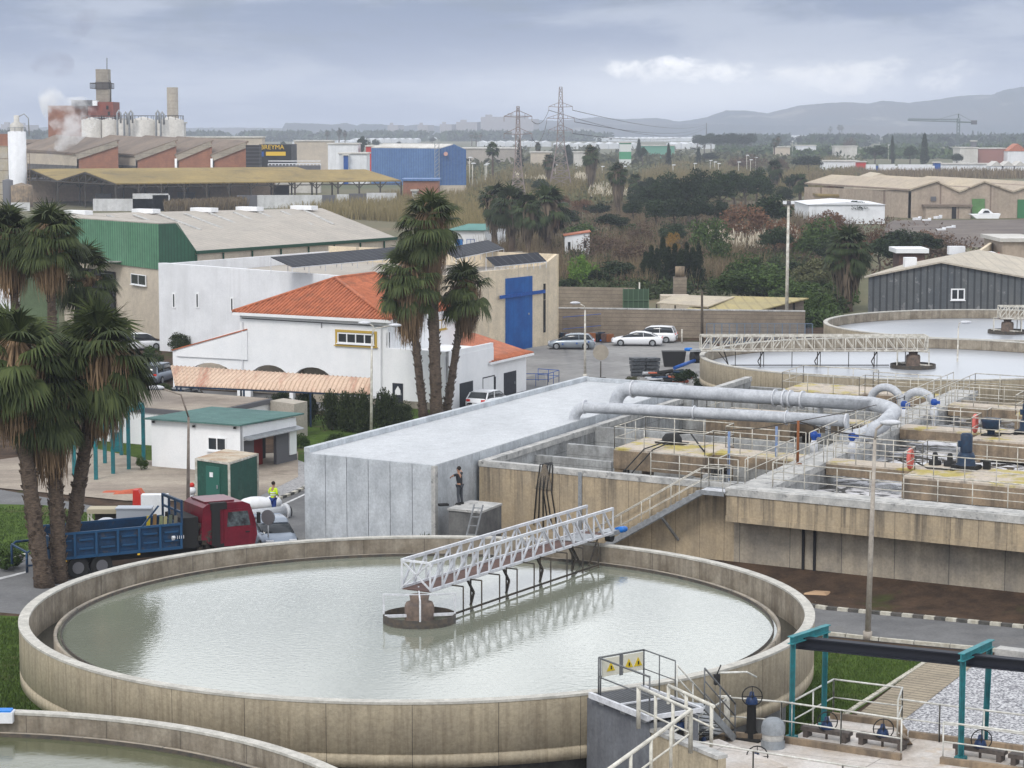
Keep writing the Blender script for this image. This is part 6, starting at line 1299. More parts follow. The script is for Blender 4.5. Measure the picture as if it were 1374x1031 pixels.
mb.bar(lerp(j0, j1, .76), j1, .8); mb.bar(tp, lerp(j0, j1, .35), .18); mb.bar(tp, j1, .18); mb.build('jib', M_cr, t); MB().box(j1, (3.5, 2, 2.6)).build('counterweight', M_dgrey, t)
# ---------------------------------------------------------------- factory at the left
def shed_roof():
    t = thing('open_shed', 'long open-sided factory shed with mossy yellow brown roof and two gable ends', 'shed', (-95, 552, 0)); L_ = (67, 30, 0); ze, zr_ = 6.2, 8.7
    E1, M1, E2, M2, E3 = (-95, 552, ze), (-105, 567, zr_), (-114.8, 582, ze), (-126, 603, zr_), (-137.8, 625, ze)
    for nm, a, b in (('roof_slope', E1, M1), ('roof_slope', M1, E2), ('roof_slope', E2, M2), ('roof_slope', M2, E3)):
        q_ = [a, add(a, L_), add(b, L_), b]; MB().hull(q_, [add(v, (0, 0, .3)) for v in q_]).build(nm, M_mossroof, t)
    for a, m, b in ((E1, M1, E2), (E2, M2, E3)):
        mb = MB(); mb.bar(a, m, .35); mb.bar(m, b, .35); mb.bar(a, b, .3)
        for i in range(1, 8):
            s = i/8; bt = lerp(a, b, s); hh = (zr_-ze)*(1-abs(2*s-1)); mb.bar(bt, add(bt, (0, 0, hh)), .22); n2 = lerp(a, b, (i+1)/8); mb.bar(add(bt, (0, 0, hh)), n2, .18)
        mb.build('gable_truss', M_blk, t)
    mb = MB()
    for e, n_ in ((E1, 13), (E2, 13), (E3, 8)):
        for i in range(n_+1):
            c = add(e, L_, i/n_); mb.bar(zz(c, 0), c, .38); mb.bar(add(c, (0, 0, -1.6)), add(e, L_, min(1, (i+.3)/n_)), .2); mb.bar(add(c, (0, 0, -1.6)), add(e, L_, max(0, (i-.3)/n_)), .2)
        mb.bar(add(e, (0, 0, -.6)), add(add(e, L_), (0, 0, -.6)), .25)
    for i in range(5): c = lerp(E1, E3, i/4); mb.bar(zz(c, 0), zz(c, ze), .35)
    mb.build('steel_frame', M_blk, t)
    w0, w1 = add((-133, 612, 0), L_, 0), add((-133, 612, 0), L_, 1.0); MB().bar(zz(w0, 2.8), zz(w1, 2.8), .4, 5.6).build('rear_wall', mat('stained_peach_wall', (.60, .47, .36), (.46, .33, .25), .12, rough=.9), t)
    e = [(-27.8, 582, 0), (-47.6, 612, 0)]
    rr = random.Random(6)
    M_wp = mat('whitewashed_panel', (.62, .62, .62), (.50, .50, .50), .3, rough=.8, streak=((.3, .3, .28), .4, .6))
    for x0, x1, y0, y1, lb in ((125, 205, 267, 290, 'whitewashed wall left part'), (205, 228, 262, 284, 'whitewashed wall'), (345, 432, 262, 277, 'whitewashed wall'), (452, 468, 261, 276, 'whitewashed wall'), (492, 532, 259, 276, 'whitewashed wall'), (15, 40, 272, 282, 'whitewashed wall'), (178, 226, 260, 266, 'wall')):
        Y = 548 if x0 < 340 else 565; a, b = D(x0, y1, Y), D(x1, y1, Y); h = D(x0, y0, Y)[2]
        solo('whitewashed_panel', MB().prism([a[:2], b[:2], add(b, (0, .4))[:2], add(a, (0, .4))[:2]], 0, h), M_wp, 'whitewashed screen wall under the open shed, %s' % {125: 'large left one below the second gable', 205: 'step just right of the largest one', 345: 'long one below the middle of the roof', 452: 'narrow one right of the dark gap', 492: 'rightmost one beside the blue warehouse', 15: 'small leftmost one above the palms', 178: 'grey strip above the large left one'}[x0], 'wall', 'whitewashed walls of the shed')
    for x0, x1, y0, y1, Y in ((432, 450, 262, 277, 570), (468, 492, 260, 276, 570), (366, 388, 249, 262, 590), (318, 345, 262, 277, 556), (238, 262, 258, 268, 590), (128, 150, 260, 268, 575)):
        a, b = D(x0, y1, Y), D(x1, y1, Y); z0 = max(0, D(x0, y1, Y)[2]); MB().prism([a[:2], b[:2], add(b, (0, .3))[:2], add(a, (0, .3))[:2]], z0, D(x0, y0, Y)[2]).build('dark_screen', M_dgrey, t)
shed_roof()
sw = thing('sawtooth_factory', 'brick factory hall with four sawtooth roof bays behind the open shed', 'factory', (-100, 650, 0))
ex = (-27, 48, 0); Yf = 650
for x0, x1, yl, yh in ((103, 158, 208, 190), (182, 236, 210, 190), (237, 284, 210, 190.5), (285, 331, 210, 192)):
    l, h = D(x0, yl, Yf), D(x1, yh, Yf); bp_ = [(l[0], Yf, 0), (h[0], Yf, 0), h, l]
    MB().hull(bp_, [add(v, (0, .6)) for v in bp_]).build('brick_gable', M_brick, sw)
    lo2, hi2 = add(l, ex), add(h, ex); hi2 = (hi2[0], hi2[1], hi2[2]+1.2); lo2 = (lo2[0], lo2[1], lo2[2]+.8)
    q_ = [add(l, (-.4, -.4, .1)), add(h, (.6, -.4, .1)), hi2, lo2]; MB().hull(q_, [add(v, (0, 0, .5)) for v in q_]).build('roof', M_oldroof, sw)
    MB().bar(add(l, (0, -.3, -.55)), add(h, (0, -.3, -.55)), .3, 1.5).build('fascia', M_chim, sw)
    MB().hull([zz(l, 9), add(zz(l, 9), ex), add(zz(l, 9), add(ex, (.5, 0))), add(zz(l, 9), (.5, 0))], [l, add(l, ex), add(add(l, ex), (.5, 0)), add(l, (.5, 0))]).build('side_fascia', M_beige, sw)
    MB().hull([zz(l, 0), add(zz(l, 0), ex), add(zz(l, 0), add(ex, (.5, 0))), add(zz(l, 0), (.5, 0))], [zz(l, 9), add(zz(l, 9), ex), add(zz(l, 9), add(ex, (.5, 0))), add(zz(l, 9), (.5, 0))]).build('louvres', mat('dark_louvres', (.12, .11, .11), (.05, .05, .05), .5, rough=.8, wave=(R(119), 1.2, (.2, .2, .2), .2)), sw)
    if x0 > 200: c = D(x0-1, 213, Yf-.8); MB().path([c, zz(c, 3)], .35, 8).build('downpipe', M_white, sw)
MB().hull([(-205, 688, 0), (-140, 720, 0), (-140, 724, 0), (-205, 700, 0)], [(-205, 688, 14.5), (-140, 720, 15), (-140, 724, 16), (-205, 700, 16)]).build('left_roof', M_oldroof, sw)
solo('louvred_tower', MB().prism([D(330, 220, 640)[:2], D(348, 220, 640)[:2], add(D(348, 220, 640), (0, 6))[:2], add(D(330, 220, 640), (0, 6))[:2]], 0, D(340, 195, 640)[2]), mat('black_louvre_stack', (.02, .02, .025), rough=.7, wave=(0, 1.0, (.06, .06, .07), .3, 2)), 'black louvred block at the right end of the brick factory', 'building')
def cyl(x0, x1, yt, yb, Y, m, name, label, cat, group=None, dome=True, extra=None):
    a, b = D(x0, yb, Y), D(x1, yb, Y); r_ = (b[0]-a[0])/2; c = ((a[0]+b[0])/2, Y, 0); zt = D(x0, yt, Y)[2]
    t = thing(name, label, cat, c, group); MB().lathe([(r_, 0), (r_, zt), (r_*.96, zt), (0, zt+(r_*.25 if dome else 0))], c, 32).build('shell', m, t); return t, c, r_, zt
def lowbox(x0, x1, y0, y1, Y, m, label, cat='building', name='low_building', dep=18, roof=None, grp=None, gable=0):
    a, b = D(x0, y1, Y), D(x1, y1, Y); zt = D(x0, y0, Y)[2]; t = thing(name, label, cat, zz(a, 0), grp); pl_ = [a[:2], b[:2], add(b, (0, dep))[:2], add(a, (0, dep))[:2]]
    MB().prism(pl_, 0, zt).build('walls', m, t)
    if gable: mb = MB(); f0 = [zz(add(a, (-.3, -.3)), zt), zz(add(b, (.3, -.3)), zt), zz(add(lerp(a, b, .5), (0, -.3)), zt+gable)]; mb.hull(f0, [add(v, (0, dep+.6)) for v in f0]); mb.build('roof', roof or M_silo, t)
    else: MB().prism([add(p_, s_)[:2] for p_, s_ in zip(pl_, ((-.4, -.4), (.4, -.4), (.4, .4), (-.4, .4)))], zt+.02, zt+.5).build('roof', roof or M_silo, t)
    return t
for i, (x0, x1, lb) in enumerate(((110, 137, 'leftmost pale silo, half hidden by steam'), (137, 158, 'second pale silo from the left'), (156, 176, 'narrow middle pale silo between the ladders'), (175, 210, 'wide fourth pale silo'), (211, 247, 'rightmost pale silo under the round chimney'))):
    t, c, r_, zt = cyl(x0, x1, 161, 188, 700, M_silo, 'silo', lb, 'silo', 'pale silos of the factory'); rail_mb([(c[0]+r_*.98*math.cos(a*.524), c[1]+r_*.98*math.sin(a*.524), zt) for a in range(13)], 1.2, 3, .09, mid=()).build('top_railing', M_blk, t)
for i, x in enumerate((158, 167, 174, 210, 216)):
    a = D(x, 190, 694); z1 = D(x, 152 if i in (0, 2, 3) else 154, 694)[2]; mb = MB(); mb.path([zz(a, 0), zz(a, z1), add(zz(a, z1+.8), (.5, 0, 0)), add(zz(a, z1), (1.0, 0, 0)), add(zz(a, z1-3), (1.0, 0, 0))], .32, 6); solo('riser_pipe', mb, M_galv, 'vertical riser pipe between the silos, %s from the left' % ['first', 'second', 'third', 'fourth', 'fifth'][i], 'pipe', 'riser pipes on the silos')
lowbox(112, 246, 166, 188, 708, M_silo, 'pale block wall closing the gaps behind the silos', name='silo_block', dep=6)
t, c, r_, zt = cyl(224.5, 239.5, 117.5, 165, 720, M_chim, 'round_chimney', 'plain round concrete chimney on the rightmost silo', 'chimney', dome=False)
# brick tower with square stack
bt = thing('brick_tower', 'orange brick factory tower with square concrete stack and platform', 'building', D(110, 190, 720))
def blk(x0, x1, y0, y1, Y, dep, m, name, par, z0=0): a, b = D(x0, y1, Y), D(x1, y1, Y); zt = D(x0, y0, Y)[2]; zb = D(x0, y1, Y)[2] if z0 is None else z0; return MB().prism([a[:2], b[:2], add(b, (0, dep))[:2], add(a, (0, dep))[:2]], zb, zt).build(name, m, par)
blk(65, 118, 142, 185, 722, 14, M_brick, 'brick_block', bt); blk(118, 152, 137, 158, 720, 12, mat('dark_red_brick', (.25, .075, .05), (.18, .06, .045), .3, rough=.9), 'upper_brick_block', bt)
blk(96, 128, 134.5, 142, 719.5, 6, M_dgrey, 'roof_house', bt, None); blk(124, 130, 135, 142, 718.8, 3, M_white, 'white_tank', bt, None); blk(118, 152, 157.2, 159, 719, 12, M_galv, 'gallery', bt, None)
for x in (144, 146): blk(x-1.5, x+1.5, 142 if x == 144 else 150, 147 if x == 144 else 155, 719.8, .3, M_dark, 'window', bt, None)
blk(128.5, 145, 93, 110, 724, 5, M_chim, 'stack_top', bt, None); blk(128, 145, 110, 120, 723.8, 5.4, mat('soot_dark_concrete', (.10, .09, .085), rough=.9), 'stack_band', bt, None); blk(129, 146, 120, 140, 724, 5, M_chim, 'stack', bt, None)
p = D(137, 119, 726); rail_mb([(p[0]-3, p[1]-4, p[2]), (p[0]+3, p[1]-4, p[2]), (p[0]+3, p[1]+4, p[2]), (p[0]-3, p[1]+4, p[2]), (p[0]-3, p[1]-4, p[2])], 1.6, 2, .12, mid=(0,)).build('platform', M_blk, bt)
a = D(143.5, 93, 724); MB().path([a, D(143.5, 78, 724)], .12, 4).build('antenna', M_blk, bt); a = D(148, 138, 722); MB().path([a, D(149, 112, 722), D(147, 108, 722)], .15, 4).build('ladder', M_blk, bt)
# white silo at the far left, old wall, tank
t, c, r_, zt = cyl(12, 36, 177, 238, 600, M_whited, 'white_silo', 'tall white silo at the far left with pipework on its cap', 'silo')
MB().lathe([(r_*.75, zt), (r_*.75, zt+1.8), (r_*.3, zt+2.6), (r_*.3, zt+4.2), (0, zt+4.3)], c, 20).build('cap', M_silo, t); mb = MB(); mb.path([(c[0]+.3, c[1], zt+3.8), (c[0]+2, c[1], zt+4.6), (c[0]+3.1, c[1], zt+3.5), (c[0]+3.2, c[1], zt-1)], .16, 6)
rail_mb([(c[0]+r_*math.cos(a*.785), c[1]+r_*math.sin(a*.785), zt) for a in range(9)], 1.1, 3, .07, mid=(), mb=mb); mb.build('pipework', M_galv, t)
mb = MB()
for i in range(16): z = 1+i*.8; mb.bar((c[0]+r_+.3, c[1]-1, z), (c[0]+r_+1.0, c[1]-1, z), .08)
for k in (.3, 1.0): mb.bar((c[0]+r_+k, c[1]-1, 0), (c[0]+r_+k, c[1]-1, 14), .12)
mb.build('ladder', M_brown, t)
t = thing('old_brick_annex', 'old brick and plaster annex at the left edge beside the white silo', 'building', D(-10, 240, 620)); blk(-60, 11, 180, 196, 620, 8, M_brick, 'brick_upper', t, None); blk(-60, 11, 196, 250, 619.6, 8, mat('peeling_yellow_plaster', (.42, .35, .22), (.45, .42, .38), .2, rough=.9, joint=[(0, 3.2, .3, (.2, .16, .12), 2)]), 'plaster_lower', t)
t, c, r_, zt = cyl(15, 44, 249, 272, 575, M_brown, 'squat_tank', 'squat brown tank under the left end of the open shed', 'tank')
t, c, r_, zt = cyl(4, 18, 242, 270, 575, M_dgrey, 'dark_vessel', 'dark vertical vessel beside the squat brown tank', 'tank')
# black sign building with yellow lettering
sg = thing('sign_building', 'black fronted shop building with yellow lettering behind the factory', 'building', D(370, 215, 760)); blk(348, 391, 194, 226, 760, 20, mat('black_shopfront', (.012, .012, .014), rough=.6), 'front', sg)
def text(s, loc, size, m, parent, name='lettering', rx=R(90), rz=0, ex_=.02):
    cu = bpy.data.curves.new('t', 'FONT'); cu.body = s; cu.size = size; cu.extrude = ex_; ob = bpy.data.objects.new('t', cu); COL.objects.link(ob)
    dg = bpy.context.evaluated_depsgraph_get(); me = bpy.data.meshes.new_from_object(ob.evaluated_get(dg)); bpy.data.objects.remove(ob); me.materials.clear(); me.materials.append(m)
    o = bpy.data.objects.new(name, me); COL.objects.link(o); pl = PLOC.get(parent.name, (0, 0, 0)); o.location = (loc[0]-pl[0], loc[1]-pl[1], loc[2]-pl[2]); o.rotation_euler = (rx, 0, rz); o.parent = parent; return o
M_yel = mat('yellow_sign_paint', (.75, .48, .03), rough=.6); p = D(349.5, 200.5, 759.6); text('BREYMA', p, 2.1, M_yel, sg, ex_=.08); a = D(357, 206.5, 759.7); MB().box(add(a, (3.2, 0, .0)), (6.5, .1, 1.3)).build('yellow_panel', M_yel, sg); a = D(351, 207, 759.7); MB().box(add(a, (0, 0, 0)), (1.4, .1, 1.6)).build('blue_panel', M_blue, sg)
M_teal2 = M_dgrey
t = thing('steel_pergola', 'pale open steel frame structure right of the black shop front', 'structure', D(395, 222, 700)); mb = MB(); a, b = D(360, 224, 700), D(430, 224, 700)
for i in range(16):
    c = lerp(a, b, i/15); mb.bar(zz(c, 6), zz(c, 8.8), .25)
for z in (8.8, 9.6): mb.bar(zz(a, z), zz(b, z), .3)
mb.build('frame', M_whited, t); MB().bar(zz(a, 7.2), zz(b, 7.2), 4, 2.2).build('dark_infill', M_dgrey, t); MB().bar(zz(a, 3), zz(b, 3), 4, 6).build('base_wall', M_silo, t)
# low commercial sheds behind
lowbox(395, 445, 190, 204, 1050, M_beige, 'beige low shed behind the black shop sign'); lowbox(248, 352, 185, 193, 900, M_beige, 'long beige shed right of the silos', dep=10)
lowbox(440, 480, 194, 210, 900, M_whited, 'white low building with red and blue signs left of the cypress'); lowbox(455, 492, 207, 224, 800, M_whited, 'white kiosk with a blue doorway left of the dark cypress')
t = lowbox(461, 467, 209, 221, 798, M_blue, 'blue doorway box in front of the white kiosk', dep=1); lowbox(491, 503, 197, 206, 905, M_red, 'small red kiosk behind the dark cypress')
bw_ = thing('blue_warehouse', 'blue metal warehouse with gabled end and pale roof', 'warehouse', (-20.6, 662, 0)); C0, CR, CL = (-20.6, 662), (-13.2, 664), (-41.5, 680); bk_ = (CL[0]-C0[0], CL[1]-C0[1]); zt = 13.7
vslab(CL, C0, [(0, 3), (dist(CL, C0), 3), (dist(CL, C0), zt), (0, zt)], 1).build('long_wall', M_bluecl, bw_)
w_ = dist(C0, CR); mb = vslab(C0, CR, [(0, 3.2), (w_, 3.2), (w_, zt-.6), (w_*.5, zt+1.1), (0, zt)], 1); mb.build('gable_wall', mat('blue_gable_cladding', (.08, .155, .31), (.07, .135, .28), .1, rough=.55, wave=(R(10), .9, (.05, .115, .3), .25)), bw_)
vslab(C0, CR, [(0, 0), (w_, 0), (w_, 3.2), (0, 3.2)], 1.1).build('plinth_wall', M_beige, bw_)
m_ = lerp((*C0, zt), (*CR, zt-.6), .5); m_ = (m_[0], m_[1], zt+1.1); q_ = [(*C0, zt), m_, add(m_, bk_), (*CL, zt)]; MB().hull(q_, [add(v, (0, 0, .25)) for v in q_]).build('roof_slope', M_silo, bw_)
q_ = [m_, (*CR, zt-.6), add((*CR, zt-.6), bk_), add(m_, bk_)]; MB().hull(q_, [add(v, (0, 0, .25)) for v in q_]).build('roof_slope', M_bluecl, bw_)
c = Vector((C0[0]-1.5, C0[1]-1.2, 0)); mb = MB()
for sx in (0, 1.2): mb.bar(tuple(c+Vector((sx, 0, 0))), tuple(c+Vector((sx, 0, 15.5))), .2)
for i in range(14): mb.bar(tuple(c+Vector((0, 0, i*1.1))), tuple(c+Vector((1.2, 0, (i+1)*1.1))), .12)
mb.build('lattice_column', M_galv, bw_); mb = MB().path([(C0[0]+1.6, C0[1]-.6, 12.2), (C0[0]+1.6, C0[1]-.2, 12.2)], .6, 14); mb.build('round_sign', mat('faded_round_sign', (.6, .35, .3), rough=.6), bw_)
lowbox(541, 588, 243, 276, 600, M_brick, 'plain orange brick annex in front of the blue warehouse', dep=14, roof=M_bluecl)
t = lowbox(553, 560, 257, 270, 599, M_whited, 'pale shutter in the orange brick annex', name='shutter', dep=.4)
# ---------------------------------------------------------------- right-hand far sheds and trucks
ts = thing('twin_gable_warehouse', 'tan warehouse with three low gables and green doors at the right', 'warehouse', D(1218, 292, 505)); Yw = 505
pk = [(1219, 257, 255, 1258, 245), (1288, 260, None, 1322, 246), (1360, 259, None, 1395, 247), (1430, 259, None, None, None)]
pts = [D(1219, 257, Yw), D(1258, 245, Yw), D(1288, 259, Yw), D(1322, 245.5, Yw), D(1360, 259, Yw), D(1396, 247, Yw), D(1432, 259, Yw)]
M_tw = mat('tan_render_wall', (.42, .34, .27), (.35, .29, .23), .15, rough=.9, streak=((.2, .16, .13), .4, .3), joint=[(0, 11, .35, (.16, .11, .09))]); f0 = [zz(pts[0], 0), zz(pts[-1], 0)]+pts[::-1]
MB().hull(f0, [add(v, (0, .6)) for v in f0]).build('front_wall', M_tw, ts); dz_ = (-18, 38, 0)
for i in range(0, 6): a, b = pts[i], pts[i+1]; q_ = [add(a, (-.2, -.5, .1)), add(b, (-.2, -.5, .1)), add(b, add(dz_, (0, 0, .6))), add(a, add(dz_, (0, 0, .6)))]; MB().hull(q_, [add(v, (0, 0, .35)) for v in q_]).build('roof_slope', mat('sandy_far_roof', (.45, .38, .28), (.38, .32, .25), .1, rough=.9, wave=(R(115), 6, (.25, .2, .16), .08, 1)), ts)
MB().hull([zz(pts[0], 0), add(zz(pts[0], 0), dz_), add(zz(pts[0], 0), add(dz_, (.6, 0))), add(zz(pts[0], 0), (.6, 0))], [pts[0], add(pts[0], dz_), add(pts[0], add(dz_, (.6, 0))), add(pts[0], (.6, 0))]).build('side_wall', M_tw, ts)
M_gd = mat('leaf_green_door', (.12, .25, .09), (.09, .19, .07), .3, rough=.7); blk(1304, 1321, 267, 292, Yw-.4, .3, M_gd, 'door', ts); blk(1365, 1390, 268, 296, Yw-.4, .3, mat('deep_green_door', (.04, .17, .07), rough=.7), 'door', ts); blk(1249, 1256, 264, 270, Yw-.3, .3, M_dgrey, 'window', ts, None); blk(1277, 1283, 278, 294, Yw-3.1, .3, M_dark, 'doorway', ts)
lowbox(1242, 1302, 278, 293, Yw-3, M_tw, 'low lean-to with a dark doorway in front of the tan warehouse', dep=3, roof=M_oldroof)
lowbox(1145, 1217, 247, 258, 560, M_beige, 'pale beige shed left of the tan warehouse', dep=16, roof=mat('sandy_plain_roof', (.50, .43, .32), (.44, .38, .3), .1, rough=.9), gable=2.6)
lowbox(1100, 1190, 264, 276, 530, mat('ochre_wall', (.45, .35, .24), rough=.9), 'ochre walled low shed behind the white shed', dep=22, roof=M_mossroof); lowbox(1186, 1218, 260, 283, 515, M_beige, 'pale box shed at the left side of the tan warehouse', dep=10)
lowbox(1085, 1187, 275, 300, 475, M_whited, 'white shed with bluish roof in the scrub', dep=24, roof=M_whited, gable=.6)
for i, (x0, x1) in enumerate(((1163, 1178), (1180, 1204), (1206, 1254))):
    Y = 960; t = thing('parked_lorry', ['short white lorry trailer at the left of the lorry row', 'white lorry trailer with a blue end in the middle of the lorry row', 'longest white lorry trailer at the right of the lorry row'][i], 'lorry', zz(D(x0, 231, Y), 0), 'parked lorries'); blk(x0, x1-3, 221, 229, Y, 3, M_whited, 'trailer', t, None); blk(x1-3, x1, 223, 231, Y, 3, M_white if i else M_blue, 'cab', t, None)
    mb = MB()
    for k in (.15, .25, .85): c = lerp(D(x0, 231, Y), D(x1, 231, Y), k); mb.path([(c[0], Y-.2, .6), (c[0], Y+.6, .6)], .6, 10)
    mb.build('wheels', M_black, t)
lowbox(1254, 1262, 219, 231, 965, M_blue, 'blue container right of the lorry row', name='container', dep=4); lowbox(1262, 1330, 221, 229, 975, M_whited, 'white shed right of the blue container', dep=10)
lowbox(1105, 1152, 217, 226, 1010, M_whited, 'white low sheds left of the lorry row', dep=12); lowbox(1150, 1162, 218, 227, 1000, M_red, 'small dark red shed left of the lorry row', dep=5)
for i in range(3): lowbox(1330+i*16, 1344+i*16, 223, 231, 960, M_whited, ['left', 'middle', 'right'][i]+' of three white arched sheds at the right edge', dep=10, gable=2, grp='arched white sheds')
lowbox(1288, 1312, 199, 213, 1250, M_silo, 'cream block under the tower crane', dep=20); lowbox(1309, 1352, 200, 213, 1255, mat('brick_red_far', (.30, .14, .11), rough=.9), 'brick red building right of the crane', dep=20); lowbox(1352, 1378, 203, 214, 1245, M_whited, 'white gabled house with red roof at the right edge', dep=12, gable=4, roof=M_tile); lowbox(1305, 1310, 190, 205, 1260, M_dgrey, 'small square tower on the crane site', dep=6)
lowbox(832, 847, 192, 214, 1150, mat('green_white_block', (.06, .28, .14), rough=.7, wave=(0, 7.5, (.62, .64, .62), .5, 2)), 'green and white banded block beyond the palms', dep=12); lowbox(860, 905, 196, 203, 1400, mat('far_green_shed', (.12, .30, .22), rough=.7), 'far green shed right of the banded block', dep=12)
lowbox(620, 700, 200, 216, 1150, mat('far_rubble_beige', (.40, .36, .31), (.32, .29, .26), .06, rough=1), 'pale rubble coloured low blocks left of the shorter pylon', dep=30); lowbox(712, 740, 205, 214, 1100, M_beige, 'beige low house between the pylons', dep=10); lowbox(770, 790, 205, 212, 1100, M_silo, 'pale low house right of the taller pylon', dep=10)
lowbox(1070, 1095, 196, 203, 1500, M_whited, 'white low house beyond the lamp cluster', dep=12); lowbox(1120, 1150, 197, 203, 1400, M_silo, 'pale low house under the twin far palms', dep=12); lowbox(1040, 1060, 198, 206, 1350, M_beige, 'beige low house left of the dark trees', dep=10)
# motor boat on the ground
bt = thing('motor_boat', 'white motor boat laid up on the ground before the tan warehouse', 'boat', D(1322, 294, 490)); Yb = 490; P = lambda x, y, dy=0: add(D(x, y, Yb), (0, dy))
hull_ = [P(1303, 288), P(1310, 293.5), P(1340, 293.5), P(1343, 287)]; MB().hull(hull_, [add(v, (0, 3)) for v in hull_]).build('hull', M_white, bt); cb_ = [P(1315, 287), P(1321, 281), P(1327, 281), P(1334, 287)]; MB().hull([add(v, (0, .6)) for v in cb_], [add(v, (0, 2.4)) for v in cb_]).build('cabin', M_white, bt); MB().hull([P(1319, 286, .5), P(1322, 283, .5), P(1327, 283, .5), P(1329, 286, .5)], [P(1319, 286, .6), P(1322, 283, .6), P(1327, 283, .6), P(1329, 286, .6)]).build('window', M_glass, bt)
# right edge: tan walls, small lorry cab, tin hut, soil bank
p, q = G(1208, 345), G(1250, 322); solo('tan_yard_wall', MB().bar(zz(D(1292, 345, 262), 2.3), zz(D(1345, 330, 330), 2.3), .4, 4.6), M_cream, 'tan plaster wall running back behind the grey metal shed', 'wall')
lowbox(1345, 1392, 325, 348, 300, M_tw, 'tan flat roofed block at the right edge above the metal shed', dep=12, roof=M_silo); 
t = thing('small_lorry', 'small lorry with white cab and blue body beyond the grey metal shed roof', 'lorry', zz(D(1325, 352, 255), 0)); Y = 255; blk(1316, 1321, 338, 352, Y, 2.3, M_blue, 'body', t); cbn = blk(1320, 1336, 339, 358, Y-.1, 2.4, M_white, 'cab', t); blk(1324, 1329, 341, 346, Y-.2, .1, M_glass, 'window', t, None); c = D(1340, 350, Y-.5); MB().lathe([(.3, c[2]), (.05, c[2]+.9)], (c[0], c[1], 0), 10).build('red_light', M_red, t)
t = lowbox(1206, 1240, 340, 372, 246, M_rust, 'rusty brown tin hut with white overhanging roof behind the metal shed', dep=4, roof=M_white, name='tin_hut')
solo('soil_bank', MB().hull([G(1180, 325), G(1420, 338), G(1420, 300), G(1190, 300)], [zz(G(1190, 318), 1.1), zz(G(1415, 330), 1.4), zz(G(1415, 304), 1.4), zz(G(1200, 303), 1.1)]), mat('grey_brown_bank', (.16, .135, .115), (.11, .09, .08), .1, rough=1, bump=.6, bsc=2), 'grey brown bank of earth before the tan warehouse', 'earth bank')
for i, (x, y) in enumerate(((1262, 309), (1275, 306), (1230, 294), (1243, 296), (1258, 292))): c = G(x, y, 1.2); solo('debris', MB().box(c, (1.6, 1.0, .5), i).box(add(c, (.7, .3, .2)), (.6, .5, .6), i*2), M_whited, 'pale scrap on the earth bank, %s' % ['nearest one', 'just right of the nearest', 'leftmost by the lean-to', 'second by the lean-to', 'third, before the dark doorway'][i], 'scrap', 'scrap on the earth bank')
# row of small street lights across the middle distance
for i, (x, y0, y1) in enumerate(((745, 242, 222), (808, 236, 224), (837, 250, 224), (903, 240, 222), (932, 235, 220), (953, 234, 216), (959, 236, 218), (964, 238, 220), (991, 240, 218), (1007, 236, 215), (1014, 232, 212), (1002, 235, 209), (651, 255, 222), (653, 250, 220), (630, 250, 212), (634, 258, 220), (1063, 214, 190), (1192, 215, 195))):
    b = G(x, y0); tp = D(x, y1, b[1]); t = thing('street_lamp', 'small far street lamp, number %d' % i, 'street lamp', b, 'far street lamps'); MB().path([b, tp], .14, 5).build('pole', M_rail, t); MB().ball(add(tp, (.3, 0, .1)), (.8, .4, .22), 8, 5).build('lamp_head', M_whited, t)
    t['label'] = ['far street lamp beside the shorter pylon', 'far street lamp left of the banded block', 'far lamp above the shaggy palm', 'far lamp before the middle cypress', 'lone lamp over the yellow reeds', 'first of the lamp cluster over the dark grove', 'second lamp of the cluster over the grove', 'third lamp of the cluster over the grove', 'tall lamp at the middle of the grove edge', 'lamp at the right end of the grove', 'last lamp at the right end of the grove', 'highest lamp over the grove', 'left lamp of the pair right of the blue warehouse', 'right lamp of the pair right of the blue warehouse', 'lamp close to the blue warehouse gable', 'nearer lamp by the blue warehouse gable', 'thin lamp mast beyond the dark round trees', 'thin mast beside the far dark tree'][i]
# ---------------------------------------------------------------- steam
sm = bpy.data.materials.new('steam'); sm.use_nodes = True; nt = sm.node_tree; nt.nodes.clear(); o_ = nt.nodes.new('ShaderNodeOutputMaterial'); pv = nt.nodes.new('ShaderNodeVolumePrincipled'); pv.inputs['Color'].default_value = (.97, .975, .985, 1)
tc_ = nt.nodes.new('ShaderNodeTexCoord'); nz = nt.nodes.new('ShaderNodeTexNoise'); nz.inputs['Scale'].default_value = .16; nz.inputs['Detail'].default_value = 5; nz.inputs['Roughness'].default_value = .65; mr = nt.nodes.new('ShaderNodeMapRange'); mr.inputs[1].default_value = .46; mr.inputs[2].default_value = .66; mr.inputs[4].default_value = .42
nt.links.new(tc_.outputs['Object'], nz.inputs['Vector']); nt.links.new(nz.outputs['Fac'], mr.inputs[0]); nt.links.new(mr.outputs[0], pv.inputs['Density']); nt.links.new(pv.outputs[0], o_.inputs['Volume'])
sv = sm.copy(); sv.name = 'thin_smoke'
for n_ in sv.node_tree.nodes:
    if n_.type == 'PRINCIPLED_VOLUME': n_.inputs['Color'].default_value = (.42, .44, .55, 1)
    if n_.type == 'MAP_RANGE': n_.inputs[1].default_value = .49; n_.inputs[2].default_value = .62; n_.inputs[4].default_value = .09
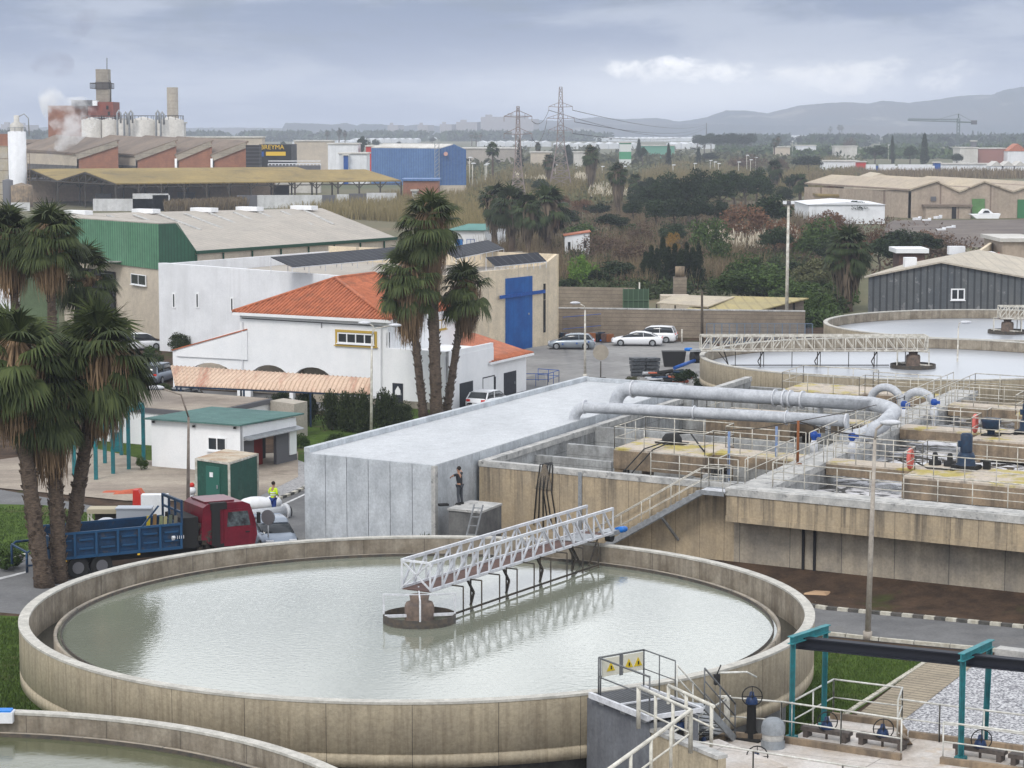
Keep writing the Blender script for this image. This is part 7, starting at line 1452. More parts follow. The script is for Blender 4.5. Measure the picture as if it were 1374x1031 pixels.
def puffs(name, lst, Y, m, label, cat):
    """a cloud of steam as one closed skin grown round the puffs"""
    mb_ = bpy.data.metaballs.new('x'); mb_.resolution = 1.4; mb_.threshold = .3; c0 = D(lst[0][0], lst[0][1], Y)
    for x, y, r_ in lst:
        c = D(x, y, Y); e = mb_.elements.new(); e.co = (c[0]-c0[0], rnd.uniform(-1, 1), c[2]-c0[2]); e.radius = r_*1.35
    ob = bpy.data.objects.new('x', mb_); COL.objects.link(ob); bpy.context.view_layer.update(); dg = bpy.context.evaluated_depsgraph_get(); me = bpy.data.meshes.new_from_object(ob.evaluated_get(dg)); bpy.data.objects.remove(ob)
    me.materials.clear(); me.materials.append(m); o = link(name, me, c0); return tag(o, label, cat)
puffs('steam_plume', [(80, 196, 2.0), (86, 190, 2.6), (92, 183, 3.4), (95, 175, 4.0), (99, 167, 4.8), (104, 158, 5.4), (97, 158, 5.0), (108, 152, 4.6), (112, 149, 4.0), (90, 162, 4.6), (83, 154, 4.6), (78, 147, 4.4), (72, 140, 4.0), (68, 133, 3.6), (66, 127, 3.2), (116, 157, 3.2), (96, 149, 3.6)], 655, sm, 'white steam plume rising from the sawtooth factory roof', 'steam')
puffs('steam_wisp', [(77, 232, .9), (76, 226, 1.2), (74, 219, 1.4), (72, 212, 1.6), (68, 207, 1.7), (65, 204, 1.5)], 652, sv, 'thin wisp of steam at the foot of the sawtooth factory wall', 'steam')
puffs('smoke_puff', [(50, 86, 2.6), (58, 84, 3.4), (66, 86, 4.0), (74, 83, 4.2), (82, 86, 3.8), (88, 88, 3.0), (68, 80, 3.0), (76, 91, 3.0)], 660, sv, 'grey drifting smoke puff left of the square stack', 'smoke')
puffs('smoke_puff', [(124, 16, 2.6), (118, 22, 3.4), (112, 29, 3.6), (108, 37, 3.2), (104, 44, 2.4), (98, 52, 2.0)], 660, sv, 'faint high smoke streak near the top left of the photo', 'smoke')
# ---------------------------------------------------------------- foreground slab, gantries, stairs by the near tank
ZS = 2.5; SG = lambda x, y, dz=0.0: G(x, y, ZS+dz)
sp = thing('inlet_slab', 'pale concrete slab deck with railings in the bottom right corner', 'slab', SG(1100, 1000))
poly = [SG(x, y) for x, y in ((893, 1034), (976, 986), (1044, 991), (1062, 991), (1116, 959), (1206, 971), (1218, 984), (1390, 1006), (1500, 1020), (1500, 1200), (860, 1200), (862, 1060))]
MB().prism([p[:2] for p in poly], ZS-.35, ZS).build('deck', M_slab, sp)
inn = [lerp(p, SG(1150, 1060), .04) for p in poly]; MB().prism([p[:2] for p in inn], 0, ZS-.35).build('support_walls', M_base, sp)
def upst(px, w=.16, h=.18, name='kerb_upstand', m=None):
    mb = MB()
    for a, b in zip(px[:-1], px[1:]): mb.bar(SG(*a, h/2), SG(*b, h/2), w, h)
    return mb.build(name, m or M_brown, sp)
upst([(895, 1031), (976, 986), (1043, 991)]); upst([(1043, 991), (1209, 1016)]); upst([(1115, 960), (1205, 972), (1214, 984)]); upst([(1220, 985), (1374, 1005), (1480, 1018)]); upst([(1262, 1020), (1374, 1035), (1450, 1046)])
M_rw = mat('off_white_rail', (.66, .66, .62), (.5, .49, .44), 5, rough=.5)
def srail(px, **k): return railing([SG(*p) for p in px], sp, M_rw, r=.03, **k)
srail([(893, 1042), (977, 986), (1048, 992), (1128, 1004), (1209, 1017)], sp=2.0)
srail([(1062, 992), (1118, 960), (1210, 972), (1204, 990)], sp=1.7); srail([(1204, 988), (1260, 996), (1380, 1012), (1470, 1024)], sp=1.7)
srail([(1265, 1021), (1374, 1036), (1460, 1048)], sp=1.9); srail([(893, 1042), (1010, 1062), (1130, 1082), (1374, 1120)], sp=2.0)
MB().hull([SG(1205, 985), SG(1215, 1000), SG(1225, 999), SG(1214, 984)], [SG(1210, 984, .45), SG(1212, 990, .45), SG(1216, 990, .45), SG(1212, 984, .45)]).build('concrete_nib', M_brown, sp)
def valve(x, y, kind, label, z=ZS, group='hand wheel valves'):
    c = G(x, y, z); t = thing('hand_wheel_valve', label, 'valve', c, group); X, Y, Z = c; Mv = mat('valve_blue', (.006, .032, .11), (.008, .02, .06), 6, rough=.45)
    if kind == 'post':
        MB().box((X, Y, Z+.02), (.75, .6, .05), UANG).lathe([(.15, .04), (.13, 1.0), (.17, 1.05)], c, 14).hull([(X-.3, Y-.05, Z), (X+.3, Y-.05, Z), (X+.3, Y+.05, Z), (X-.3, Y+.05, Z)], [(X-.12, Y-.05, Z+.3), (X+.12, Y-.05, Z+.3), (X+.12, Y+.05, Z+.3), (X-.12, Y+.05, Z+.3)]).build('pedestal', M_black, t); h = 1.05
    elif kind == 'low':
        mb = MB().bar(add(c, (-.75*U[0], -.75*U[1], .25)), add(c, (.75*U[0], .75*U[1], .25)), .32, .12)
        for s in (-.6, .6): mb.box(add(c, (s*U[0], s*U[1], .1)), (.14, .34, .2), UANG)
        mb.tube(c, add(c, (0, 0, .3)), .04); mb.build('stand', mat('rusted_dark_steel', (.11, .09, .08), (.07, .06, .055), 4, rough=.8), t); h = .31
    else:
        MB().hull([add(c, v) for v in ((-.4, -.1, 0), (.4, -.1, 0), (.4, .1, 0), (-.4, .1, 0))], [add(c, v) for v in ((-.2, -.1, .3), (.2, -.1, .3), (.2, .1, .3), (-.2, .1, .3))]).build('orange_bracket', mat('orange_rust_bracket', (.36, .15, .05), rough=.8), t); h = .2
    MB().lathe([(.18, h), (.18, h+.05), (.14, h+.18), (.08, h+.23), (.06, h+.34), (0, h+.36)], c, 16).build('gear_head', Mv, t)
    if kind == 'flat': ring = [add(c, (.22*math.cos(i*.524), .22*math.sin(i*.524), h+.46)) for i in range(12)]
    else: ring = [add(c, (.29*math.cos(i*.393), -.14, h+.24+.29*math.sin(i*.393))) for i in range(16)]
    mb = MB().path(ring, .018, 5, closed=True)
    if kind != 'flat': mb.tube(add(c, (0, -.14, h+.24)), add(c, (0, .05, h+.24)), .03)
    for i in (0, len(ring)//4): mb.tube(ring[i], ring[i+len(ring)//2], .012, 4)
    mb.build('hand_wheel', M_black, t); return t
valve(1008, 992, 'post', 'black valve pedestal with blue head and hand wheel near the slab corner'); valve(1109, 992, 'low', 'blue hand wheel valve on a low stand by the left teal gantry')
valve(1184, 1002, 'low', 'blue hand wheel valve on a low stand at the middle of the upper slab'); valve(1315, 1017, 'low', 'blue hand wheel valve on a low stand by the right teal gantry')
valve(1015, 1040, 'low', 'blue hand wheel valve at the bottom edge right of the tall black pedestal'); valve(944, 1015, 'flat', 'small blue valve with orange bracket at the foot of the stair'); valve(911, 1028, 'post', 'black valve post behind the thick cream stair rail')
valve(1390, 1030, 'low', 'hand wheel valve stand cut by the right edge of the photo')
c = SG(1037, 1003); t = thing('roof_vent', 'grey mushroom shaped vent cap on the slab', 'vent', c); MB().lathe([(0, .86), (.18, .84), (.29, .76), (.34, .6), (.34, .42)], c, 24).build('hood', mat('grey_plastic_hood', (.27, .29, .31), (.22, .24, .26), 3, rough=.6), t); MB().lathe([(.31, .44), (.31, .22)], c, 24).build('collar', M_cap, t); MB().lathe([(.34, .24), (.34, 0)], c, 24).build('base', MATS['grey_plastic_hood'], t)
# teal hoist gantries with the black beam
def gantry(f, r_, tops, label):
    t = thing('hoist_gantry', label, 'gantry', SG(*f), 'teal hoist gantries'); F0, R0 = SG(*f), SG(*r_); F1, R1 = D(*tops[0], F0[1]), D(*tops[1], R0[1]); R1 = (R1[0], R1[1], F1[2])
    def H_(p, q): mb = MB(); mb.bar(add(p, (-.06, 0, 0)), add(q, (-.06, 0, 0)), .15, .025, up=(1, 0, 0)).bar(add(p, (.06, 0, 0)), add(q, (.06, 0, 0)), .15, .025, up=(1, 0, 0)).bar(p, q, .03, .12, up=(1, 0, 0)); return mb
    H_(F0, F1).build('post', M_teal, t); H_(R0, R1).build('post', M_teal, t); e = Vector(R1)-Vector(F1); e.normalize(); a, b = Vector(F1)-e*.15, Vector(R1)+e*.15; mb = MB()
    mb.bar(a+Vector((0, 0, .02)), b+Vector((0, 0, .02)), .18, .025); mb.bar(a+Vector((0, 0, .22)), b+Vector((0, 0, .22)), .18, .025); mb.bar(a+Vector((0, 0, .12)), b+Vector((0, 0, .12)), .03, .18); mb.build('cross_beam', mat('teal_beam_light', (.03, .23, .26), (.03, .17, .19), 3, rough=.5), t)
    for p in (F0, R0): MB().box(add(p, (0, 0, .06)), (.28, .28, .10), UANG).build('foot', M_teal, t)
    return lerp(F1, R1, .38)
g1 = gantry((1062, 992), (1105, 975), ((1064, 864), (1108, 835)), 'teal steel gantry nearer the round tank'); g2 = gantry((1289, 1020), (1321, 1000), ((1292, 887), (1328, 858)), 'teal steel gantry standing over the white gravel')
d_ = Vector(g2)-Vector(g1); d_.z = 0; d_.normalize(); a, b = Vector(g1)-d_*.3, Vector(g2)+d_*5; b.z = a.z = g1[2]-.10
solo('hoist_beam', MB().bar(a, b, .05, .3).bar(a+Vector((0, 0, .15)), b+Vector((0, 0, .15)), .28, .04).bar(a-Vector((0, 0, .15)), b-Vector((0, 0, .15)), .28, .04), mat('black_beam_paint', (.012, .014, .022), rough=.6), 'long black hoist beam hung under both teal gantries', 'beam')
# outlet box, platform and stairs from the near tank (frame: e = outwards from the tank, t = to the right)
E_ = Vector((.5, -.866, 0)); T_ = Vector((.866, .5, 0)); Tc = Vector((T1[0], T1[1], 0))
def B(e, t, z): v = Tc+E_*e+T_*t; return (v.x, v.y, z)
def bb(e0, e1, t0, t1, z0, z1): return MB().hull([B(e0, t0, z0), B(e1, t0, z0), B(e1, t1, z0), B(e0, t1, z0)], [B(e0, t0, z1), B(e1, t0, z1), B(e1, t1, z1), B(e0, t1, z1)])
ob = thing('outlet_box', 'concrete outlet channel with grey shutter side running out from the near tank', 'outlet box', B(15, 0, 0))
bb(13.1, 16.35, -1.5, .1, 1.0, 3.85).build('grey_chamber', mat('grey_blue_concrete', (.16, .17, .19), (.12, .125, .14), .8, rough=.8, streak=((.3, .31, .32), .3, 2.5)), ob)
bb(16.35, 19.5, -1.45, -1.2, 0, 3.6).build('channel_wall', M_tank, ob); bb(16.35, 19.5, -1.2, .8, 0, 3.1).build('channel_floor', M_slab, ob); bb(16.3, 19.5, -1.5, -1.15, 3.6, 3.7).build('wall_cap', M_cap, ob)

for e in (13.9, 15.0, 16.0): bb(e, e+.25, -1.6, -1.4, 3.85, 3.98).build('bearing', M_galv, ob)
pl = thing('access_platform', 'dark grating platform with warning signs over the rim of the near tank', 'platform', B(14.5, 0, 4))
bb(13.5, 16.5, -1.6, .1, 4.0, 4.06).build('grating', mat('dark_grating', (.07, .075, .08), (.10, .105, .11), 8, rough=.7, wave=(R(30), .12, (.03, .03, .035), .4)), pl)
mb = bb(13.5, 16.5, -1.7, -1.6, 3.96, 4.12); mb.bar(B(13.5, .12, 4.05), B(16.5, .12, 4.05), .08, .14); mb.bar(B(16.5, -1.6, 4.05), B(16.5, .1, 4.05), .08, .12); mb.bar(B(15.0, -1.6, 4.09), B(15.0, .1, 4.09), .08, .04); mb.build('edge_beam', M_steelw, pl)
M_dr = mat('dark_galvanised_rail', (.13, .135, .14), rough=.5)
rail_mb([B(13.9, -1.55, 4.06), B(16.4, -1.55, 4.06)], 1.1, 2.4, .03).build('railing', M_dr, pl); rail_mb([B(13.8, -1.55, 4.06), B(13.6, .1, 4.06)], 1.1, 2.3, .03).build('gate_frame', M_dr, pl)
rail_mb([B(13.6, .1, 4.06), B(15.2, .1, 4.06)], 1.1, 1.0, .022).build('railing', M_dr, pl)
M_sw = mat('sign_board_cream', (.62, .60, .50), rough=.6); M_sy = mat('warning_yellow', (.62, .45, .02), rough=.6)
gd = (Vector(B(13.6, .1, 0))-Vector(B(13.8, -1.55, 0))); gl = gd.length; gd.normalize(); gn = Vector((gd.y, -gd.x, 0))
if gn.dot(Vector((0, -1, 0))) < 0: gn = -gn
def sgn(s0, s1, z0, z1, k): o = Vector(B(13.8, -1.55, 0)); f = [o+gd*s+gn*(.04+k)+Vector((0, 0, z)) for s, z in ((s0, z0), (s1, z0), (s1, z1), (s0, z1))]; return MB().hull(f, [v+gn*.02 for v in f])
def tri_(s, z, r_, k): o = Vector(B(13.8, -1.55, 0)); f = [o+gd*(s+dx)+gn*(.04+k)+Vector((0, 0, z+dz)) for dx, dz in ((-r_, 0), (r_, 0), (0, r_*1.7))]; return MB().hull(f, [v+gn*.012 for v in f])
for i, (s0, s1) in enumerate(((.08, .70), (.86, 1.58))):
    s_ = sgn(s0, s1, 4.60, 5.12, 0).build('warning_sign', M_sw, pl)
    m_ = [(s0+s1)/2] if i == 0 else [s0+.19, s1-.19]
    for c_ in m_: tri_(c_, 4.74, .15, .022).build('warning_triangle', M_sy, s_); sgn(c_-.015, c_+.015, 4.79, 4.89, .04).build('mark', M_black, s_)
sgn(.72, .84, 4.55, 5.14, 0).build('sign_post', M_dr, pl)
# stair from the platform down to the slab, and the thick cream rails
s2 = thing('slab_stair', 'short steel stair from the grating platform down to the slab', 'stair', B(15, 1.5, 2.5)); p0, p1 = B(14.9, .9, 4.0), B(14.9, 3.6, ZS)
top_, bot = Vector(B(15.6, .35, 4.0)), Vector(zz(SG(968, 990), ZS)); dn = (bot-top_); dn.z = 0; sdn = Vector((dn.y, -dn.x, 0)).normalized()
for k in (-.42, .42):
    MB().bar(top_+sdn*k, bot+sdn*k, .06, .22).build('stringer', M_galv, s2); rail_mb([tuple(top_+sdn*k), tuple(bot+sdn*k)], 1.05, 1.5, .028, mid=(.35, .7)).build('handrail', M_dr if k > 0 else M_rw, s2)
for i in range(8): c = top_.lerp(bot, (i+.5)/8); MB().box(tuple(c+Vector((0, 0, .05))), (.26, .84, .03), math.atan2(dn.y, dn.x)).build('tread', M_galv, s2)
s3 = thing('thick_rail', 'thick cream pipe railing along the outlet channel and down the front stair', 'railing', B(17, -1.2, 3.8)); mb = MB()
P_ = [D(857, 922, 60.9), D(927, 953, 58.6), D(819, 1031, 57.2), D(760, 1074, 56.0)]
mb.path(P_, .055, 8); mb.path([add(p, (0, 0, -.62)) for p in P_], .03, 6)
for a, b, n_ in ((0, 1, 3), (1, 2, 4)):
    for i in range(n_+1): c = lerp(P_[a], P_[b], i/n_); mb.tube(c, add(c, (0, 0, -1.15)), .06 if i in (0, n_) else .045, 8)
mb.build('pipe_rail', mat('thick_rail_cream', (.64, .62, .55), (.5, .48, .42), 4, rough=.5), s3); mb = MB()
Q_ = [D(897, 920, 62.4), D(958, 948, 60.2), D(975, 937, 64.5)]; mb.path(Q_[:2], .05, 8); mb.path([add(p, (0, 0, -.6)) for p in Q_[:2]], .028, 6)
for s in (0, .4, .95): c = lerp(Q_[0], Q_[1], s); mb.tube(c, add(c, (0, 0, -1.15)), .05, 8)
mb.build('pipe_rail', MATS['thick_rail_cream'], s3); MB().tube(D(975, 934, 64.8), D(976, 984, 64.8), .09, 10).box(D(972.5, 935, 64.8), (.36, .12, .05)).build('corner_post', MATS['thick_rail_cream'], s3)
c = D(962, 912, 64.0); c = (c[0], c[1], c[2]); t = thing('level_sensor', 'small black sensor on a white arm over the near tank rim', 'sensor', c); MB().box(c, (.16, .12, .3), .3).path([add(c, (0, 0, .15)), add(c, (.12, .1, .4))], .02, 5).build('sensor', M_black, t); MB().path([add(c, (.05, .1, .17)), add(c, (.9, .5, .10)), add(c, (1.2, .7, -.1))], .03, 6).build('arm', M_rw, t)
c = G(8, 966, 4.0); t = thing('blue_box', 'blue capped white box on the rim at the bottom left', 'box', (c[0], c[1]+.6, 3.5)); MB().box((c[0]-.35, c[1]+.75, 3.9), (.8, .4, .3)).build('box', M_whited, t); MB().box((c[0]-.35, c[1]+.75, 4.07), (.7, .34, .05)).build('lid', mat('bright_blue_lid', (.02, .2, .6), rough=.5), t)
c = G(1262, 0+906) if 0 else G(1175, 876); solo('plank', MB().bar(add(G(1152, 874), (0, 0, .12)), add(G(1198, 881), (0, 0, .12)), .3, .1).box(add(G(1154, 875), (0, 0, .2)), (.4, .3, .3)), M_cap, 'pale concrete plank on the grass beside the lamp post', 'plank')
c = G(1362, 884); solo('concrete_block', MB().box(add(c, (0, 0, .18)), (1.4, .6, .36), UANG), M_cap, 'pale concrete block at the edge of the gravel by the road', 'block')
c = G(1095, 798); solo('cardboard_scrap', MB().hull([add(c, v) for v in ((-.6, -.2, .02), (.4, -.4, .02), (.7, .2, .02), (-.1, .5, .02))], [add(c, v) for v in ((-.5, -.1, .1), (.3, -.3, .16), (.6, .15, .12), (0, .4, .1))]), mat('cardboard', (.42, .28, .17), rough=.9), 'torn cardboard lying on the brown soil', 'scrap')
# litter on the soil
rr = random.Random(12)
tag(MB().build('x', M_cap) if 0 else leafmass and link('soil_litter', leafmass('litter', scatter([(960, 770), (1374, 800), (1374, 840), (1080, 812)], 260, 5, z=.03), .05, leafmat('litter_bits', (.2, .18, .14), (.09, .07, .05)), seed=5)), kind='stuff')
struct('soil_bank', MB().hull([G(975, 770), G(1072, 808), G(1374, 839), G(1520, 853), zz(A(36, -.02), 0), zz(A(8, -.02), 0)], [G(1000, 782, .02), G(1075, 803, .06), G(1374, 834, .06), G(1520, 848, .06), A(36, -.02, .62), A(8, -.02, .45)]), M_soil)
# ---------------------------------------------------------------- palms
palm((60, 788), 0, (22, 486), 2.75, 4.2, 'front left palm with the outermost trunk and drooping crown at the left edge', 'three front palms', seed=1, r=.38, nfr=76, nl=26, Rs=1.7, drop=.95, ns=1300)
palm((78, 782), 0, (62, 535), 2.4, 4.4, 'front left palm in the middle of the three trunks, its crown lowest', 'three front palms', seed=2, r=.36, nfr=64, nl=26, Rs=1.6, drop=.95, ns=1300)
palm((88, 776), 0, (136, 480), 2.7, 4.4, 'front left palm whose trunk leans right, with the fullest crown', 'three front palms', seed=3, r=.35, nfr=80, nl=26, Rs=1.7, drop=.95, ns=1300)
palm((30, 600), 0, (14, 322), 2.6, 4.2, 'tall rear palm cut by the left edge of the photo', 'rear left palms', seed=5, Y=140, r=.33, nfr=68, Rs=1.7, drop=.92, ns=1200)
palm((70, 600), 0, (66, 322), 2.6, 4.0, 'tallest rear left palm with a bare trunk below a brown skirt', 'rear left palms', seed=6, Y=138, r=.33, nfr=72, Rs=1.7, drop=.92, ns=1200)
palm((122, 600), 0, (113, 372), 2.4, .9, 'shorter rear left palm in front of the green wall', 'rear left palms', seed=7, Y=145, r=.2, nfr=56, drop=1.0)
palm((569, 562), 0, (549, 374), 2.75, 5.4, 'left one of the three centre palms, its crown widest and skirt longest', 'three centre palms', seed=9, r=.31, nfr=70, Rs=1.75, ns=1300, drop=.95)
palm((586, 562), 0, (577, 302), 2.7, 6.0, 'tallest one of the three centre palms', 'three centre palms', seed=10, r=.44, nfr=66, Rs=1.5, ns=1300, drop=.98)
palm((598, 558), 0, (625, 388), 2.35, 4.2, 'right one of the three centre palms, its trunk leaning right', 'three centre palms', seed=11, r=.30, nfr=48, Rs=1.3, ns=900, drop=.95)
M_dk = leafmat('grey_dead_leaf', (.085, .065, .045), (.17, .13, .09))
def fpalm(x, yb, yt, wpx, label, sk=.75, seed=1, group='shaggy palms in the scrub', nfr=46, nl=13, kf=1.0):
    b = G(x, yb); Rc = wpx/2*b[1]/F*1.12; tp = D(x, yt, b[1])[2]; Ht = tp-Rc*.75; top = P3(b, Ht)
    return palm((x, yb), 0, (x, 515.5-F*0 if 0 else top), Rc, Ht*sk, label, group, seed=seed, r=Rc*.16, nfr=nfr, nl=nl, leafm=L_palmf, deadm=M_dk, Rs=Rc*.72*kf, boots=20, ns=260, sw=Rc*.09, wl=.09)
def P3(b, z):
    zz_ = z-H; zc = b[1]*math.cos(TH)-zz_*math.sin(TH); return CY-F*(b[1]*math.sin(TH)+zz_*math.cos(TH))/zc
fpalm(664, 340, 248, 50, 'shaggy palm at the left of the clump behind the warehouse', seed=21); fpalm(686, 345, 252, 56, 'shaggy palm in the middle of the clump behind the warehouse', seed=22)
fpalm(708, 350, 262, 44, 'shaggy palm behind the others in the clump', seed=23); fpalm(735, 345, 252, 62, 'broadest shaggy palm at the right of the clump', seed=24)
fpalm(793, 262, 196, 27, 'tall shaggy palm right of the taller pylon', .9, 25); fpalm(829, 292, 219, 30, 'tall shaggy palm beside the dark grove', .9, 26); fpalm(852, 272, 234, 24, 'short palm just right of the tall shaggy one', .7, 27)
fpalm(737, 252, 208, 20, 'slim shaggy palm at the foot of the taller pylon', .9, 28); fpalm(1138, 418, 308, 66, 'big pale shaggy palm left of the grey metal shed', .95, 29, nfr=58, nl=16, kf=1.15)
fpalm(1040, 262, 216, 26, 'shaggy palm above the right part of the grove', .8, 30); fpalm(1074, 275, 234, 26, 'dark palm behind the floodlight pole', .5, 31); fpalm(444, 224, 198, 30, 'bushy palm behind the open shed roof', .4, 32)
fpalm(661, 246, 192, 19, 'slender far palm right of the blue warehouse', 0, 33); fpalm(722, 222, 192, 10, 'tiny far palm between the pylons', .8, 34); fpalm(804, 196, 185, 8, 'tiny far palm beyond the greenhouse', 0, 35)
for i, (x, yb, yt, w_) in enumerate(((1114, 187, 170, 5), (1126, 187, 167.5, 5), (1129.5, 187, 168, 5), (439, 200, 174.5, 6), (455, 202, 172, 7), (463, 200, 175, 6), (633, 196, 178, 6), (639, 196, 179, 6), (645, 196, 178, 6), (1044, 215, 182, 7), (1039, 217, 187, 8))):
    fpalm(x, yb, yt, w_*1.5, ['far palm alone at the left of the twin ones on the skyline', 'left far palm of the close pair on the skyline', 'right far palm of the close pair on the skyline', 'left of the three skyline palms above the cypress', 'middle and tallest of the three skyline palms', 'right of the three skyline palms above the cypress', 'left skyline palm above the blue warehouse', 'middle skyline palm above the blue warehouse', 'right skyline palm above the blue warehouse', 'tall thin palm left of the far dark trees', 'lower palm beside the tall thin one'][i], .3, 40+i, 'skyline palms', 22, 7)
# ---------------------------------------------------------------- trees and shrubs
def T2(kind, x, yb, yt, wpx, label, cat='tree', group=None):
    b = G(x, yb); h = D(x, yt, b[1])[2]; return tree(kind, b, h, wpx*b[1]/F, label, cat, group)
G1 = 'dark evergreen grove'
for i, (x, yb, yt, w_) in enumerate(((860, 288, 250, 40), (880, 300, 244, 46), (893, 292, 232, 44), (908, 302, 240, 44), (925, 306, 236, 50), (938, 292, 226, 40), (950, 300, 240, 44), (968, 296, 230, 44), (985, 288, 226, 40), (1000, 284, 234, 40), (850, 304, 268, 36), (880, 312, 268, 44), (905, 314, 266, 46), (935, 314, 264, 46), (1015, 278, 226, 34), (1025, 284, 236, 36), (960, 312, 266, 36), (870, 276, 236, 30), (1060, 268, 232, 26), (1052, 282, 250, 30))):
    T2('dark', x, yb, yt, w_, 'dark evergreen of the grove, %s' % ['low one at its left front', 'broad one left of the centre', 'second tallest at the left', 'rounded one below the lamps', 'broad central one', 'tallest central one', 'central one in front of the tallest', 'right of the centre, full crown', 'tall one right of the centre', 'right one with lower crown', 'lowest at the left foot', 'low front one, second from the left', 'low front one, third', 'low front one, fourth', 'tall one at the right end', 'shorter one at the right end', 'low front one, fifth', 'small rear one at the left end', 'separate one behind the floodlight pole', 'separate low one left of the floodlight pole'][i], group=G1)
for i, x in enumerate((866, 874, 881, 889, 897, 905, 913, 921, 929, 937)):
    T2('cyp', x, 388-(i % 3), (340, 332, 336, 322, 334, 330, 338, 328, 334, 330)[i], 23, 'dark cypress in the row behind the canopy, %s from the left' % ['first', 'second', 'third', 'fourth and tallest', 'fifth', 'sixth', 'seventh', 'eighth', 'ninth', 'last'][i], 'cypress', 'cypress row')
T2('bright', 781, 392, 339, 42, 'round bright green tree beside the small white house'); T2('gold', 903, 345, 308, 24, 'golden yellow bush above the cypress row', 'bush')
T2('dark', 488, 224, 181, 20, 'dark pointed conifer on the skyline left of the blue warehouse'); T2('dark', 380, 212, 189, 14, 'dark tree in front of the yellow lettered sign')
H1 = 'clipped hedge bushes'
for i, (x, yb, yt, w_) in enumerate(((412, 572, 522, 34), (378, 548, 524, 30), (446, 578, 522, 36), (468, 580, 521, 38), (488, 582, 522, 34), (518, 582, 521, 44), (540, 568, 538, 36), (360, 556, 532, 18))):
    T2('hedge', x, yb, yt, w_, 'dark hedge bush before the striped canopy, %s' % ['first big one from the left', 'low one under the canopy edge', 'second big one', 'third big one in the middle', 'fourth beside the cream lamp post', 'large one right of the cream lamp post', 'low one nearest the centre palms', 'small dark one by the concrete shaft'][i], 'bush', H1)
T2('mid', 452, 600, 577, 34, 'low spiky green shrub on the lawn by the precast building', 'shrub'); T2('mid', 404, 602, 578, 24, 'green shrub beside the beige shaft', 'shrub'); T2('olive', 292, 548, 530, 28, 'flowering shrub behind the white flat roofed block', 'shrub')
T2('hedge', 242, 474, 446, 38, 'dark round bush at the foot of the white warehouse wall', 'bush'); T2('mid', 205, 500, 462, 34, 'green shrub left of the dark round bush', 'shrub'); T2('hedge', 218, 548, 512, 40, 'dark hedge left of the striped canopy', 'bush')
T2('dark', 919, 530, 494, 34, 'dark round bush below the pipe heap', 'bush'); T2('hedge', 940, 526, 506, 26, 'low bush between the round bush and the middle tank', 'bush'); T2('mid', 10, 765, 728, 50, 'green bush at the left edge behind the truck guard', 'bush')
T2('mid', 190, 632, 612, 20, 'small shrub at the foot of the white hut', 'shrub'); T2('olive', 848, 516, 503, 22, 'weedy tuft beside the crate stack', 'shrub')
F1_ = 'umbrella pine grove'
for i in range(9): T2('pine', 936+i*9, 205+(i % 2)*2, 181-(i % 3), 20, 'umbrella pine of the far grove, %s from the left' % ['first', 'second', 'third', 'fourth', 'fifth', 'sixth', 'seventh', 'eighth', 'last'][i], 'pine', F1_)
far_t = [('dark', 1085, 234, 209, 52, 'broad dark umbrella shaped tree beyond the floodlight pole'), ('dark', 1174, 222, 194, 34, 'broad dark tree left of the lorry row'), ('dark', 1221, 222, 196, 22, 'dark round tree left of the tiered conifer'), ('cyp', 1240, 222, 182, 16, 'tiered dark conifer beside the crane site'), ('cyp', 1197, 220, 184, 9, 'narrow dark cypress right of the broad dark tree'), ('cyp', 897, 228, 194, 10, 'slim dark cypress beyond the yellow reeds'), ('cyp', 857, 220, 188, 12, 'slim tree right of the banded block'), ('dark', 862, 226, 196, 14, 'dark far tree behind the slim one'), ('cyp', 937, 224, 200, 12, 'small dark cypress below the pine grove'), ('dark', 950, 222, 205, 34, 'dark low tree clump below the pine grove'), ('cyp', 697, 232, 188, 13, 'dark cypress behind the shorter pylon'), ('cyp', 762, 226, 196, 20, 'dark conifer behind the taller pylon'), ('dark', 1124, 214, 200, 16, 'small dark tree under the skyline palms'), ('brown', 1140, 206, 182, 18, 'bare branched far tree'), ('brown', 1005, 232, 205, 60, 'brown leafless thicket right of the pine grove'), ('brown', 1048, 236, 212, 26, 'brown thicket left of the broad dark tree'), ('dark', 1284, 225, 206, 20, 'dark tree under the crane'), ('cyp', 1305, 191, 176, 6, 'left of two thin cypresses on the skyline'), ('cyp', 1312, 191, 177, 5, 'right of two thin cypresses on the skyline'), ('cyp', 920, 182, 171, 5, 'lone thin conifer on the horizon'), ('dark', 1018, 186, 179, 12, 'round far tree on the skyline'), ('brown', 1212, 184, 175, 10, 'bare far tree on the skyline'), ('dark', 1247, 190, 179, 20, 'round far tree behind the crane jib'), ('dark', 580, 196, 184, 10, 'small dark tree beyond the blue roof'), ('dark', 535, 205, 190, 9, 'small dark tree left of the blue roof'), ('dark', 505, 205, 186, 12, 'dark shrub behind the pointed conifer'), ('dark', 725, 268, 240, 26, 'dark shrub at the base of the shorter pylon')]
for a in far_t: T2(*a[:5], a[5], 'tree')
